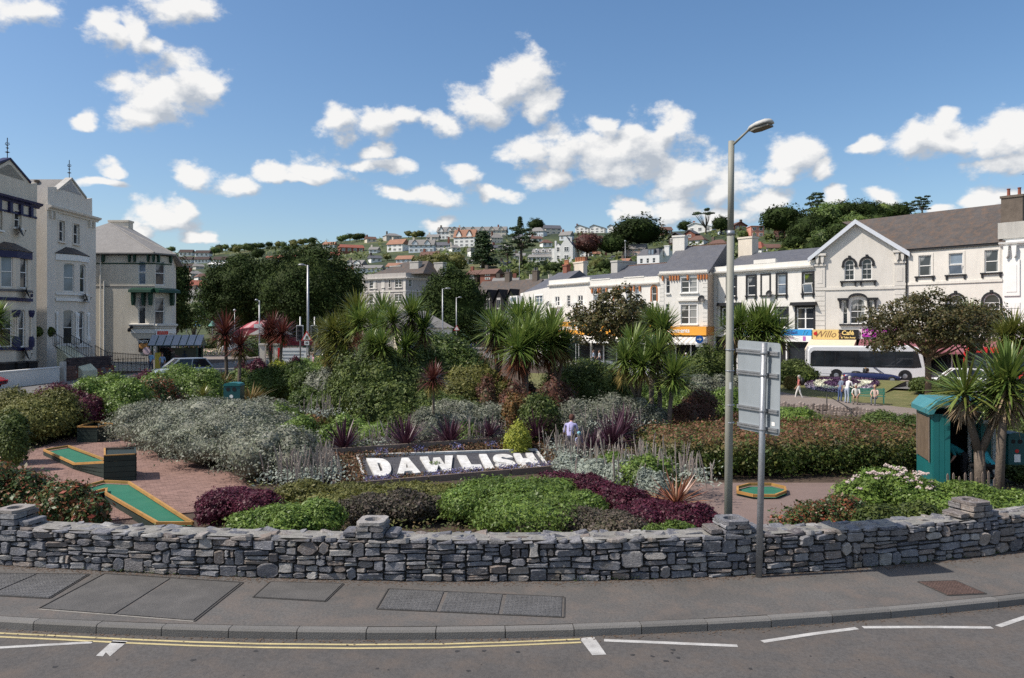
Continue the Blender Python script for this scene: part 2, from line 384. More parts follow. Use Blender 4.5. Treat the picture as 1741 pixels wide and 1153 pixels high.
def grid(name,xs,ys,fn,mats,midx=None):
 v=[(x,y,fn(x,y)) for y in ys for x in xs];n=len(xs)
 f=[(j*n+i,j*n+i+1,(j+1)*n+i+1,(j+1)*n+i) for j in range(len(ys)-1) for i in range(n-1)]
 me=bpy.data.meshes.new(name);me.from_pydata(v,[],f)
 for m in mats:me.materials.append(m)
 me.polygons.foreach_set('use_smooth',[True]*len(f));return link(name,me)
g=grid('ground',[i*1.0 for i in range(-100,101)],[12.0+i for i in range(0,132)],lambda x,y:gz(x,y),[M['soil']]);tag(g,kind='structure')
m,t,b,o=principled('hillside grass and scrub');tc=t.n('ShaderNodeTexCoord').outputs['Object']
na=t.noise(tc,.018,6,.6);nb=t.noise(tc,.35,4,.6)
c1=t.ramp(t.math('ADD',t.math('MULTIPLY',na.outputs['Fac'],.75),t.math('MULTIPLY',nb.outputs['Fac'],.25)),[(.40,(.020,.034,.012)),(.52,(.038,.055,.018)),(.60,(.085,.10,.032)),(.70,(.17,.135,.06))])
t.l(c1,b.inputs['Base Color']);b.inputs['Roughness'].default_value=1;M['hill']=m
pxs=[-2600+52*i for i in range(140)]
vs=[];fs=[];DD=[0,.03,.08,.14,.2,.27,.35,.45,.55,.65,.75,.85,.93,1.0]
for px in pxs:
 d0=interp(px,*H0);D=interp(px,*HD)
 for k in DD:d=d0-6+(D-d0+6)*k;vs.append(((px-CX)/F*d,d,hz(px,d)-(.6 if k==0 else 0)))
 for q in(30,90,200,500,1500,6000):d=D+q;vs.append(((px-CX)/F*d,d,hz(px,d)))
nn=len(DD)+6
for i in range(len(pxs)-1):fs+=[(i*nn+j,(i+1)*nn+j,(i+1)*nn+j+1,i*nn+j+1) for j in range(nn-1)]
me=bpy.data.meshes.new('hillside');me.from_pydata(vs,[],fs);me.materials.append(M['hill']);me.polygons.foreach_set('use_smooth',[True]*len(fs))
tag(link('hillside',me),kind='structure')
mb=MB();mb.quad((-3000,-3000,-2.2),(3000,-3000,-2.2),(3000,140,-2.2),(-3000,140,-2.2));tag(mb.build('plain',M['grass_ground']),kind='structure')
# ================================================================ ROAD, KERB, PAVEMENT
wx=[-26,-8.58,-7.0,-5.45,-2.52,.27,2.61,3.97,5.64,7.41,9.21,14,26];wyy=[16.6,13.34,13.15,12.93,12.6,12.54,12.65,12.83,13.18,13.75,14.33,16.4,23]
wp=np.polyfit(wx,wyy,5,w=[.3]+[1]*10+[.6,.3])
def wy(x):return float(np.polyval(wp,x))
kx=[-26,-7.1,-3.4,0,2.0,3.5,7.7,14,26];ky=[13.6,11.03,10.68,10.70,10.85,11.04,12.0,14.2,20.6]
kp=np.polyfit(kx,ky,5,w=[.3]+[1]*6+[.6,.3])
def kyf(x):return float(np.polyval(kp,x))
def between(name,fa,fb,x0,x1,z,mt,nx=80,ny=6):
 v=[];
 for j in range(ny+1):
  for i in range(nx+1):
   x=x0+(x1-x0)*i/nx;v.append((x,lerp(fa(x),fb(x),j/ny),z))
 f=[(j*(nx+1)+i,j*(nx+1)+i+1,(j+1)*(nx+1)+i+1,(j+1)*(nx+1)+i) for j in range(ny) for i in range(nx)]
 me=bpy.data.meshes.new(name);me.from_pydata(v,[],f);me.materials.append(mt);return tag(link(name,me),kind='structure')
between('pavement',kyf,lambda x:wy(x)+.2,-24,24,0.0,M['pavement'])
road=between('road',lambda x:-60,lambda x:kyf(x)-.02,-24,24,-.125,M['asphalt'],80,30)
kerb=empty('kerb',(0,0,0),kind='structure')
s=MB();L=.905;s.prism([(-.065,-.2),(.075,-.2),(.075,-.004),(-.04,-.004),(-.065,-.03)],-L/2,L/2)
s.v=[(y,x,z) for x,y,z in s.v]
kme=s.mesh('kerb_stone',M['kerb'])
x=-11.0
while x<13:
 x1=x
 while math.hypot(x1-x,kyf(x1)-kyf(x))<.915:x1+=.002
 a=math.atan2(kyf(x1)-kyf(x),x1-x)
 o=link('kerb_stone',kme,kerb,((x+x1)/2,(kyf(x)+kyf(x1))/2-.075*math.cos(a),R.uniform(-.003,.003)),a);x=x1
def rp(px,py,z=-.121):return G(px,py,z)
def marking(name,pts,mt,ragged=0):
 s=MB();p=[rp(*q) for q in pts];s.add(p,[tuple(range(len(p)))]);o=s.build(name,mt,road)
 if o.data.polygons[0].normal.z<0:o.data.flip_normals()
 return o
def lineband(name,pts,mt,w=.10):
 p=[rp(*q) for q in pts];s=MB();n=len(p);l=[]
 for i,a in enumerate(p):
  d=(p[min(i+1,n-1)]-p[max(i-1,0)]);d=Vector((d.x,d.y,0)).normalized();q=Vector((-d.y,d.x,0))*w/2
  l+=[a-q,a+q]
 s.add(l,[(2*i,2*i+2,2*i+3,2*i+1) for i in range(n-1)]);return s.build(name,mt,road)
yl=[(-420,1056),(-200,1065),(0,1076.5),(100,1081),(220,1087),(330,1091.5),(440,1094.5),(600,1096),(750,1095),(870,1091.5),(988,1086.5)]
lineband('yellow_line',yl,M['yellow_line'],.048)
lineband('yellow_line',[(a,b+6.2-.6*(a>800)) for a,b in yl],M['yellow_line'],.048)
marking('bay_end_mark',[(192,1089),(217,1090.5),(187,1116),(180,1109),(175,1116),(163,1115)],M['white_line'])
marking('bay_end_mark',[(985,1085),(1010,1083),(1031,1113),(1007,1114)],M['white_line'])
lineband('bay_line',[(-330,1122),(-120,1110),(0,1101),(157,1092)],M['white_line'],.075)
for q in([(1027,1088.5),(1254,1098)],[(1296,1091),(1380,1078),(1457,1068)],[(1467,1066.5),(1580,1066),(1687,1067)],[(1697,1065),(1741,1050),(1800,1032)],[(1830,1040),(2050,1030)]):
 lineband('bay_line',q,M['white_line'],.085)
M['edge_dark']=mat('tar sealed edge',(.05,.047,.044),.9,.2,9)
M['cover_steel']=mat('worn chequer plate',(.155,.152,.15),.55,.2,3,.9,metal=.3,fine=34)
M['cover_tar']=mat('asphalt filled cover',(.100,.096,.092),.85,.15,2,.6,fine=60,dirt=(.15,.14,.13),dirt_amt=.4)
M['cover_rust']=mat('rusty iron cover',(.13,.085,.07),.75,.2,6,.9,metal=.2,fine=30)
M['mortar_edge']=mat('pale mortar edge',(.30,.28,.25),.95,.2,9)
def ribs(mb,c,nx,ny,z0=.012,z1=.017):
 for i in range(nx):
  for j in range(ny):
   u,v=(i+.5)/nx,(j+.5)/ny;e=.32
   q=[bil(c,u+a*e/nx,v+b*e/ny) for a,b in((-1,-.45),(1,-.45),(1,.45),(-1,.45))]
   mb.add([(p.x,p.y,z1) for p in q]+[(p.x,p.y,z0) for p in q],[(0,1,2,3),(0,4,5,1),(1,5,6,2),(2,6,7,3),(3,7,4,0)])
def bil(c,u,v):return c[0]*(1-u)*(1-v)+c[1]*u*(1-v)+c[2]*u*v+c[3]*(1-u)*v
def cover(label,quad,n,mt,rib=(18,10),frame=True):
 c=[G(*q) for q in quad];o0=(c[0]+c[2])/2;c=[p-o0 for p in c]
 e=empty('service_cover',o0,0,label,'manhole cover','service covers in the pavement')
 for k in range(n):
  s=MB();a,b=(k+.012*n)/n,(k+1-.012*n)/n
  q=[bil(c,a,.02),bil(c,b,.02),bil(c,b,.98),bil(c,a,.98)]
  s.slab([(p.x,p.y) for p in q],.001,.012)
  if rib:ribs(s,q,rib[0],rib[1])
  s.build('cover_panel',mt,e)
 s=MB()
 for i in range(4):
  a,b=c[i],c[(i+1)%4];d=(b-a).normalized();q=Vector((d.y,-d.x,0))*.018
  s.slab([((a+q).x,(a+q).y),((b+q).x,(b+q).y),(b.x,b.y),(a.x,a.y)],.001,.010)
 [q.build('cover_frame',M['mortar_edge'] if(n==2 and mt is M['cover_tar'] and i==0) else M['edge_dark'],e) for i,q in enumerate(s.islands())];return e
cover('worn chequer plate cover cut off by the left edge of the pavement',[(-120,1007),(84,1018),(152,977),(-20,975)],2,M['cover_steel'],(16,16))
cover('large double cover filled with asphalt, pale worn mortar along its edge',[(65,1036),(330,1057),(413,991),(178,976)],2,M['cover_tar'],None)
cover('small single asphalt filled cover near the foot of the stone wall',[(431,1016),(553,1023),(584,993),(460,990)],1,M['cover_tar'],None)
cover('long ribbed steel cover of three panels in the middle of the pavement',[(641,1036),(958,1050),(959,1016),(661,1002)],3,M['cover_steel'],(12,12))
cover('small rusty brown iron cover near the kerb at the road bend',[(1612,1013),(1676,1010),(1624,988),(1561,990)],1,M['cover_rust'],(12,12))
# ================================================================ RUBBLE WALL
M['stone']=(lambda:None)
def stonemat():
 m,t,b,o=principled('grey blue rubble stone');g=t.n('ShaderNodeNewGeometry');oi=t.n('ShaderNodeObjectInfo')
 r=t.math('FRACT',t.math('ADD',g.outputs['Random Per Island'],t.math('MULTIPLY',oi.outputs['Random'],5.7)))
 col=t.ramp(r,[(0,(.085,.09,.11)),(.18,(.22,.225,.25)),(.36,(.125,.125,.145)),(.54,(.33,.325,.33)),(.66,(.16,.14,.135)),(.78,(.27,.215,.18)),(.90,(.46,.445,.42)),(1,(.11,.095,.10))])
 tc=t.n('ShaderNodeTexCoord').outputs['Object']
 n=t.noise(tc,9,6,.65);col=t.mix(t.maprange(n.outputs['Fac'],.35,.7),t.mix(.5,col,(.05,.05,.055)),col)
 n2=t.noise(t.vec('MULTIPLY',tc,(1,1,3)),22,5,.7);col=t.mix(t.maprange(n2.outputs['Fac'],.54,.66,0,.6),col,(.52,.51,.49))
 n4=t.noise(tc,2.2,4,.6);col=t.mix(t.maprange(n4.outputs['Fac'],.55,.72,0,.55),col,(.105,.085,.055))
 t.l(col,b.inputs['Base Color']);b.inputs['Roughness'].default_value=.7;b.inputs['Specular IOR Level'].default_value=.4
 bp=t.n('ShaderNodeBump');bp.inputs['Strength'].default_value=.9;bp.inputs['Distance'].default_value=.02;n3=t.noise(t.vec('MULTIPLY',tc,(1,1,2)),26,6,.7)
 t.l(n3.outputs['Fac'],bp.inputs['Height']);t.l(bp.outputs[0],b.inputs['Normal']);return m
M['stone']=stonemat()
M['mortar']=mat('dark earthy mortar',(.040,.036,.032),.95,.25,6,.6,fine=40)
wall=empty('garden_wall',(0,wy(0),0),0,'low curved rubble stone wall between the pavement and the gardens','wall')
WS=[];xx=-13.0;acc=0.0;pv=None
while xx<14.5:
 p=Vector((xx,wy(xx),0));acc+=(p-pv).length if pv else 0;WS.append((acc,xx));pv=p;xx+=.02
_sa=[a for a,b in WS];_sx=[b for a,b in WS]
def wpt(s_,z,out):
 x=float(np.interp(s_,_sa,_sx));dy=(wy(x+.01)-wy(x-.01))/.02;n=Vector((dy,-1,0)).normalized()
 return Vector((x,wy(x)-wy(0),z))+n*out
def rock(poly,depth,proud,mapf):
 n=len(poly);cx=sum(p[0] for p in poly)/n;cy=sum(p[1] for p in poly)/n
 k1,k2=R.uniform(.955,.985),R.uniform(.80,.92);tx,ty=R.uniform(-.25,.25),R.uniform(-.25,.25)
 ring=lambda k,o,w=0:[mapf(cx+(a-cx)*k,cy+(b_-cy)*k,o+(w*(tx*(a-cx)+ty*(b_-cy))+(R.uniform(-.004,.004) if w else 0))) for a,b_ in poly]
 v=ring(1,-depth)+ring(1,proud*.35)+ring(k1,proud*.75,.5)+ring(k2,proud,1)
 f=[]
 for q in range(3):f+=[(q*n+i,q*n+(i+1)%n,(q+1)*n+(i+1)%n,(q+1)*n+i) for i in range(n)]
 f.append(tuple(3*n+i for i in range(n)))
 return v,f
def blockpoly(a0,a1,b0,b1,j=.020,gap=.008):
 a0+=gap;a1-=gap;b0+=gap;b1-=gap;J=lambda:R.uniform(-j,j);w=a1-a0;h=b1-b0;q=R.choice((.12,.22,.38,.48));c=min(w,h)*R.uniform(.5,1)*q;c2=min(w,h)*R.uniform(.3,1)*q
 p=[(a0+c,b0+abs(J())*.6),(a0+w*R.uniform(.4,.6),b0+J()*.4),(a1-c2,b0+abs(J())),(a1,b0+c),(a1-abs(J()),b0+h*.5),(a1-abs(J())*.5,b1-c2),(a1-c,b1-abs(J())*.5),(a0+w*R.uniform(.4,.6),b1-J()*.4),(a0+c2,b1-abs(J())),(a0,b1-c),(a0+abs(J()),b0+h*.55),(a0,b0+c2)]
 return p
stones=[]
WH=.60;ztab=[0,.205,.405,.60]
for r_ in range(3):
 s_=0.0;z0,z1=ztab[r_],ztab[r_+1]
 while s_<acc-.5:
  w=R.uniform(.16,.46);k=R.random();zm=z0+(z1-z0)*R.uniform(.38,.62);e=s_+w
  wob=lambda q,r_=r_:.038*math.sin(q*1.9+r_*2)+.016*math.sin(q*5.3+2*r_)
  A=lambda a,b,c,d:stones.append((a,b,c+(wob((a+b)/2) if c>.01 and c!=zm else 0),d+(wob((a+b)/2,r_+(d==z1)) if d<WH-.01 and d!=zm else 0)))
  if k<.22:A(s_,s_+w*.8,z0,z1);e=s_+w*.8
  elif k<.55:A(s_,e,z0,zm);A(s_,e,zm,z1)
  elif k<.75:m_=s_+w*R.uniform(.35,.65);A(s_,e,z0,zm);A(s_,m_,zm,z1);A(m_,e,zm,z1)
  elif k<.9:m_=s_+w*R.uniform(.35,.65);A(s_,m_,z0,zm);A(m_,e,z0,zm);A(s_,e,zm,z1)
  else:
   za,zb=z0+(z1-z0)*.34,z0+(z1-z0)*.68
   A(s_,e,z0,za);A(s_,e,za,zb);A(s_,e,zb,z1)
  s_=e
def seen(a):
 p=wpt(a,.3,0);y=p.y+wy(0);px=CX+F*p.x/y;return-40<px<1790
cand=sorted(range(len(stones)),key=lambda i:-(stones[i][1]-stones[i][0])*(stones[i][3]-stones[i][2])*(1 if seen(stones[i][0]) else.01))
big=set(cand[:296]);rest=MB()
for i,(a0,a1,b0,b1) in enumerate(stones):
 if b1-b0<.03:continue
 v,f=rock(blockpoly(a0,a1,b0,b1),.09,R.uniform(.015,.05),wpt)
 if i in big:s=MB();s.add(v,f);s.build('stone',M['stone'],wall)
 else:rest.add(v,f)
tag(rest.build('small_stone',M['stone'],wall),kind='stuff')
s=MB();vs=[];n=0;q=0.0
while q<acc:vs+=[wpt(q,-.05,-.025),wpt(q,.625,-.025),wpt(q,.625,-.50),wpt(q,-.5,-.50)];q+=.5;n+=1
s.add(vs,[(4*i+k,4*i+4+k,4*i+4+(k+1)%4,4*i+(k+1)%4) for i in range(n-1) for k in range(4)]);s.build('mortar_core',M['mortar'],wall)
s=MB();s.add([Vector(v)+(Vector((0,0,.012)) if k%4 in(1,2) else Vector()) for k,v in enumerate(vs)],[(4*i+1,4*i+5,4*i+6,4*i+2) for i in range(n-1)]);s.build('coping_mortar',mat('pale top mortar',(.27,.26,.24),.95,.3,7,.7,fine=30,dirt=(.12,.115,.09),dirt_amt=.6),wall)
def coping(a0,a1,o0,o1,z=.60):
 h=R.uniform(.02,.055)
 return rock(blockpoly(a0,a1,o0,o1,.02,.008),.0,h,lambda a,o,u:wpt(a,z+max(0,u),o))
cop=MB();nc=0
for(o0,o1) in((-.17,.045),(-.36,-.17),(-.54,-.36)):
 q=0.0
 while q<acc-.5:
  w=R.uniform(.14,.42);v,f=coping(q,q+w,o0+R.uniform(-.03,.03),o1+R.uniform(-.02,.03))
  if seen(q) and o1>0:s=MB();s.add(v,f);s.build('coping_stone',M['stone'],wall)
  else:cop.add(v,f)
  q+=w
tag(cop.build('small_coping_stone',M['stone'],wall),kind='stuff')
def s_at(px,py):
 p=G(px,py,.3);return float(np.interp(p.x,_sx,_sa))
def pier(sc_,w=.52,h=.34):
 f0=lambda a,b_,c:wpt(sc_+a,.64+b_,-.24+c)
 pe=MB()
 def bl(x0,x1,z0,z1,y0,y1):
  p=blockpoly(x0,x1,z0,z1,.012,.004);s=MB();n=len(p)
  for yy,k in((y0,.92),(y0+.03,1),(y1-.03,1),(y1,.92)):
   cx,cz=(x0+x1)/2,(z0+z1)/2
   s.v+=[tuple(f0(cx+(a-cx)*k,cz+(c-cz)*k,yy+R.uniform(-.008,.008))) for a,c in p]
  for q in range(3):s.f+=[(q*n+i,(q+1)*n+i,(q+1)*n+(i+1)%n,q*n+(i+1)%n) for i in range(n)]
  s.f+=[tuple(range(n)),tuple(3*n+i for i in range(n-1,-1,-1))];s.m=[0]*len(s.f)
  s.build('pier_stone',M['stone'],wall)
 hw=w/2
 for sd in(-1,1):bl(sd*hw if sd>0 else-hw-.22,hw+.22 if sd>0 else-hw,.02,.11,-.20,.20)
 z=.02
 while z<h-.06:
  dz=R.uniform(.075,.115);m_=R.uniform(-.1,.1)
  for y0,y1 in((-.01,.26),(-.28,-.02)):
   bl(-hw,m_,z,z+dz,y0,y1);bl(m_,hw,z,z+dz,y0,y1)
  z+=dz
 s=MB();n=20;zt=z+.05
 sq=[]
 for i in range(n):
  a=2*math.pi*i/n;c_,s2=math.cos(a),math.sin(a);k=1/max(abs(c_),abs(s2));sq.append((c_*k*(hw-.01),s2*k*.26))
 for ring,zz in((sq,z),(sq,zt)):s.v+=[tuple(f0(a,zz,b_)) for a,b_ in ring]
 for r_,zz in((.135,zt),(.125,zt-.10)):s.v+=[tuple(f0(r_*math.cos(2*math.pi*i/n),zz,r_*math.sin(2*math.pi*i/n))) for i in range(n)]
 for q in range(3):s.f+=[(q*n+i,q*n+(i+1)%n,(q+1)*n+(i+1)%n,(q+1)*n+i) for i in range(n)]
 s.f.append(tuple(3*n+i for i in range(n)));s.m=[0]*len(s.f)
 s.build('pier_cap',M['stone'],wall)
for px,py,h in((8,930,.28),(637,940,.27),(1243,935,.20),(1636,900,.26)):pier(s_at(px,py),.46,h)
# ================================================================ STREETS, PATHS, LAWNS
def strip(name,pts,w,mt,off=.03,n=10,zf=None,nc=4,kind='structure'):
 P_=[Vector((a,b,0)) for a,b in pts];dense=[]
 for i in range(len(P_)-1):
  p0=P_[max(i-1,0)];p1=P_[i];p2=P_[i+1];p3=P_[min(i+2,len(P_)-1)]
  for k in range(n):
   t=k/n;dense.append(.5*((2*p1)+(p2-p0)*t+(2*p0-5*p1+4*p2-p3)*t*t+(3*p1-p0-3*p2+p3)*t**3))
 dense.append(P_[-1]);v=[];N=len(dense)
 for i,p in enumerate(dense):
  d=(dense[min(i+1,N-1)]-dense[max(i-1,0)]).normalized();q=Vector((-d.y,d.x,0));ww=interp(i/(N-1),np.linspace(0,1,len(w)),w) if isinstance(w,(list,tuple)) else w
  for k in range(nc+1):
   a=p+q*ww*(k/nc-.5);v.append((a.x,a.y,(zf or gz)(a.x,a.y)+off))
 f=[(i*(nc+1)+k+1,i*(nc+1)+k,(i+1)*(nc+1)+k,(i+1)*(nc+1)+k+1) for i in range(N-1) for k in range(nc)]
 me=bpy.data.meshes.new(name);me.from_pydata(v,[],f);me.materials.append(mt);o=link(name,me);return tag(o,kind=kind)
strip('street',[(-25,30),(-25.5,45),(-26,60),(-24,78),(-17,98),(-8,106),(-4,114),(-5,134)],[8,8,8,9,11,12,9,8],M['street'],.04,14,zs)
strip('street',[(-17,100),(-4,104),(4,92),(12,80),(20,71),(28,63),(38,53),(46,44)],[9,9,9,9,9,9,9],M['street'],.05,14,zs)
strip('forecourt',[(-30,84),(-34,100),(-36,128)],[10,16,24],M['path'],.03,10,zs)
strip('forecourt',[(2,104.5),(9.5,92),(16.5,83.5),(22.5,77.5),(28.5,70.5),(36,62.5),(42,55)],5,M['path'],.10,10,zs)
def quadsheet(name,pix,mt,off=.03,n=14):
 c=[]
 for px,py in pix:
  z=-.6
  for _ in range(12):p=G(px,py,z);z=gz(p.x,p.y)
  c.append(p)
 v=[]
 for j in range(n+1):
  for i in range(n+1):
   p=bil(c,i/n,j/n);v.append((p.x,p.y,gz(p.x,p.y)+off))
 f=[(j*(n+1)+i,j*(n+1)+i+1,(j+1)*(n+1)+i+1,(j+1)*(n+1)+i) for j in range(n) for i in range(n)]
 me=bpy.data.meshes.new(name);me.from_pydata(v,[],f);me.materials.append(mt);return tag(link(name,me),kind='structure')
M['path_pink']=mat('pinkish tarmac path',(.215,.155,.135),.92,.08,1.2,.3,fine=40,dirt=(.14,.10,.085),dirt_amt=.4)
quadsheet('garden_path',[(1130,905),(1480,905),(1420,822),(1170,822)],M['path_pink'],.02)
quadsheet('garden_path',[(520,772),(780,760),(760,725),(560,732)],M['path_pink'],.02)
quadsheet('garden_path',[(440,690),(560,690),(600,650),(520,650)],M['path_pink'],.02)
quadsheet('lawn',[(1100,700),(1330,696),(1330,640),(1100,640)],M['lawn'],.05)
quadsheet('lawn',[(1320,683),(1620,712),(1640,665),(1330,655)],M['lawn'],.06)
quadsheet('riverside_path',[(1150,668),(1560,718),(1600,702),(1200,656)],M['path'],.09)
quadsheet('lawn',[(880,680),(1080,680),(1090,640),(900,632)],M['lawn'],.05)
def gpt(px,py):
 z=-.6
 for _ in range(12):p=G(px,py,z);z=gz(p.x,p.y)
 return Vector((p.x,p.y,z))
court_px=[(-60,905),(330,905),(430,850),(410,815),(300,770),(215,752),(215,735),(120,742),(40,775),(-60,800)]
court=[gpt(*q) for q in court_px]
def inpoly(x,y,poly):
 c=False;n=len(poly)
 for i in range(n):
  a,b_=poly[i],poly[(i+1)%n]
  if(a.y>y)!=(b_.y>y) and x<(b_.x-a.x)*(y-a.y)/(b_.y-a.y)+a.x:c=not c
 return c
cc=sum(court,Vector())/len(court)
pav=empty('paved_court',(cc.x,cc.y,0),kind='structure')
s=MB();s.add([(p.x-cc.x,p.y-cc.y,gz(p.x,p.y)+.012) for p in court],[tuple(range(len(court)))]);s.build('joint_sand',M['paver_base'],pav)
M['paver']=mat('red brown paver',(.27,.165,.135),.9,.10,1.0,.3,fine=40,obj=.16,dirt=(.17,.10,.08),dirt_amt=.5)
s=MB();s.bx(-.097,-.047,-.05,.097,.047,0);bme=s.mesh('brick',M['paver'])
far=MB();bricks=[];ca,sa=math.cos(rad(27)),math.sin(rad(27))
for j in range(-90,90):
 for i in range(-50,50):
  a=(i+.5*(j%2))*.2;b_=j*.1;x=cc.x+a*ca-b_*sa;y=cc.y+a*sa+b_*ca
  if y>13.2+.3 and inpoly(x,y,court):bricks.append((x,y))
vis=lambda x,y:(HY+F*(EYE-gz(x,y))/y)<884 and 0<CX+F*x/y
bricks.sort(key=lambda q:(0 if vis(*q) else 1,q[1]))
for k,(x,y) in enumerate(bricks):
 z=gz(x,y)+.042+R.uniform(-.003,.003)
 if k<298:link('brick',bme,pav,(x-cc.x,y-cc.y,z),rad(27)+R.uniform(-.02,.02))
 else:far.box((x-cc.x,y-cc.y,z-.025),(.194,.094,.05),rad(27))
M['paver_i']=mat('red brown paver field',(.27,.165,.135),.9,.10,1.0,.3,fine=3.2,dirt=(.17,.10,.08),dirt_amt=.5)
tag(far.build('paving_bricks',M['paver_i'],pav),kind='stuff')
q=[];n_=[]
for i in range(5200):
 x=R.uniform(-11,12);k=R.random();o_=abs(R.gauss(0,.11));p=(x,wy(x)-.03-o_,.004) if k<.72 else(x,kyf(x)-.09-abs(R.gauss(0,.09)),-.119)
 q.append(p);n_.append((R.uniform(-.1,.1),R.uniform(-.1,.1),1))
v,f=np.zeros((0,3)),None
def flat_bits(name,q,n_,sz,m):
 q,n_=np.array(q),np.array(n_);n_=n_/np.linalg.norm(n_,axis=1,keepdims=True);a=np.cross(n_,NR.normal(size=q.shape));a/=np.linalg.norm(a,axis=1,keepdims=True);b_=np.cross(n_,a);s=sz[:,None]
 v=np.stack([q-a*s*.5,q+b_*s*.3,q+a*s*.5,q-b_*s*.3],1).reshape(-1,3);v[:,2]=np.maximum(v[:,2],np.repeat(q[:,2],4));me=bpy.data.meshes.new(name);me.from_pydata(v.tolist(),[],np.arange(len(v)).reshape(-1,4).tolist());me.materials.append(m);return tag(link(name,me),kind='stuff')
flat_bits('gutter_grit',q,n_,NR.uniform(.012,.05,len(q)),mat('brown grit',(.12,.085,.062),.95,.3,9))
q=[(x,wy(x)-R.uniform(.0,.05),R.uniform(.005,.05)) for x in(R.choice((R.uniform(-10,11),R.gauss(-6,.6),R.gauss(1.5,.4),R.gauss(7,.7))) for _ in range(700))]
flat_bits('wall_foot_weeds',q,NR.normal(size=(700,3))+[0,-.4,.6],NR.uniform(.015,.05,700),mat('small weeds',(.05,.075,.02),.9,.3,9))
s=MB()
for i in range(46):
 x,y,r_=R.uniform(1,8) if R.random()<.7 else R.uniform(-7,1),R.uniform(8.4,10.2),R.uniform(.008,.034)
 if y<kyf(x)-.35:s.add([(x+r_*R.uniform(.6,1.5)*math.cos(k*.9),y+r_*R.uniform(.6,1.5)*math.sin(k*.9),-.1225) for k in range(7)],[tuple(range(7))])
tag(s.build('tar_spots',M['rubber_spot'] if 'rubber_spot' in M else mat('tar spot',(.035,.033,.032),.7,.2,9),road),kind='stuff')
# ================================================================ BUILDING KIT
SPLIT={'pilaster':'pilaster_block','quoins':'quoin','eaves_brackets':'eaves_bracket','corbels':'corbel','frieze_blocks':'frieze_block','sign_swirls':'sign_swirl','rustication':'rusticated_course','timber_frame':'timber','poster_print':'poster_print','hip_tiles':'hip_tile','downpipe':'downpipe','gable_coping':'gable_coping','bargeboard':'bargeboard'}
class Pl:
 def __init__(s,root,A,B):
  s.A=Vector(A);s.B=Vector(B);s.d=(s.B-s.A).normalized();s.n=Vector((-s.d.y,s.d.x));s.L=(s.B-s.A).length
  s.root=root;s.z0=root.location.z;s.rz=math.atan2(s.d.y,s.d.x)-root.rotation_euler.z
  s.o=Matrix.Rotation(-root.rotation_euler.z,2)@(s.A-Vector(root.location[:2]))
 def loc(s,px,py):
  u=(px-CX)/F;a=(u*s.A.y-s.A.x)/(s.d.x-u*s.d.y);t=a*s.d.y+s.A.y
  return a,EYE+(HY-py)/F*t-s.z0
 def rect(s,x0,y0,x1,y1):
  xm,ym=(x0+x1)/2,(y0+y1)/2
  return s.loc(x0,ym)[0],s.loc(xm,y1)[1],s.loc(x1,ym)[0],s.loc(xm,y0)[1]
 def at(s,x,y,z):
  q=Matrix.Rotation(s.rz,2)@Vector((x,y));return Vector((s.o.x+q.x,s.o.y+q.y,z))
 def part(s,name,mb,mt,x=0,y=0,z=0,smooth=False,parent=None):
  if parent is not None:return mb.build(name,mt,parent,(x,y,z),0,smooth)
  if name in SPLIT:
   for q in mb.islands():o=q.build(SPLIT[name],mt,s.root,s.at(x,y,z),s.rz,smooth)
   return o
  return mb.build(name,mt,s.root,s.at(x,y,z),s.rz,smooth)
 def put(s,name,me,x=0,y=0,z=0):return link(name,me,s.root,s.at(x,y,z),s.rz)
def root_at(name,label,cat,A,B,z0,group=None):
 return empty(name,(A[0],A[1],z0),math.atan2(B[1]-A[1],B[0]-A[0]),label,cat,group)
def arcpts(x0,x1,zs_,rise,n=8):
 c=(x0+x1)/2;h=(x1-x0)/2
 return[(c-h*math.cos(math.pi*i/n),zs_+rise*math.sin(math.pi*i/n)) for i in range(n+1)]
def wall_face(pl,x0,x1,z0,z1,ops,mt,depth=.16,top=None,name='wall',thick=.0):
 s=MB();xs=sorted({x0,x1}|{min(max(q,x0),x1) for o in ops for q in(o[0],o[2])});zz=sorted({z0,z1}|{min(max(q,z0),z1) for o in ops for q in(o[1],o[3])})
 hit=lambda x,z:any(o[0]<x<o[2] and o[1]<z<o[3] for o in ops)
 for i in range(len(xs)-1):
  for j in range(len(zz)-1):
   a,b_,c,d=xs[i],xs[i+1],zz[j],zz[j+1]
   if b_-a<1e-5 or d-c<1e-5 or hit((a+b_)/2,(c+d)/2):continue
   s.quad((a,0,c),(b_,0,c),(b_,0,d),(a,0,d))
 for o in ops:
  a,c,b_,d=o[:4];rise=o[4] if len(o)>4 else 0
  s.quad((a,0,c),(a,depth,c),(a,depth,d),(a,0,d));s.quad((b_,depth,c),(b_,0,c),(b_,0,d),(b_,depth,d));s.quad((a,depth,c),(a,0,c),(b_,0,c),(b_,depth,c))
  if rise:
   p=arcpts(a,b_,d-rise,rise);h=len(p)//2
   for k in range(h):s.add([(a,0,d),(p[k][0],0,p[k][1]),(p[k+1][0],0,p[k+1][1])],[(0,1,2)]);
   for k in range(h,len(p)-1):s.add([(b_,0,d),(p[k][0],0,p[k][1]),(p[k+1][0],0,p[k+1][1])],[(0,1,2)])
   for k in range(len(p)-1):s.quad((p[k][0],0,p[k][1]),(p[k+1][0],0,p[k+1][1]),(p[k+1][0],depth,p[k+1][1]),(p[k][0],depth,p[k][1]))
  else:s.quad((a,0,d),(a,depth,d),(b_,depth,d),(b_,0,d))
 if top:s.add([(x,0,z) for x,z in top],[tuple(range(len(top)))])
 return pl.part(name,s,mt)
WINC={}
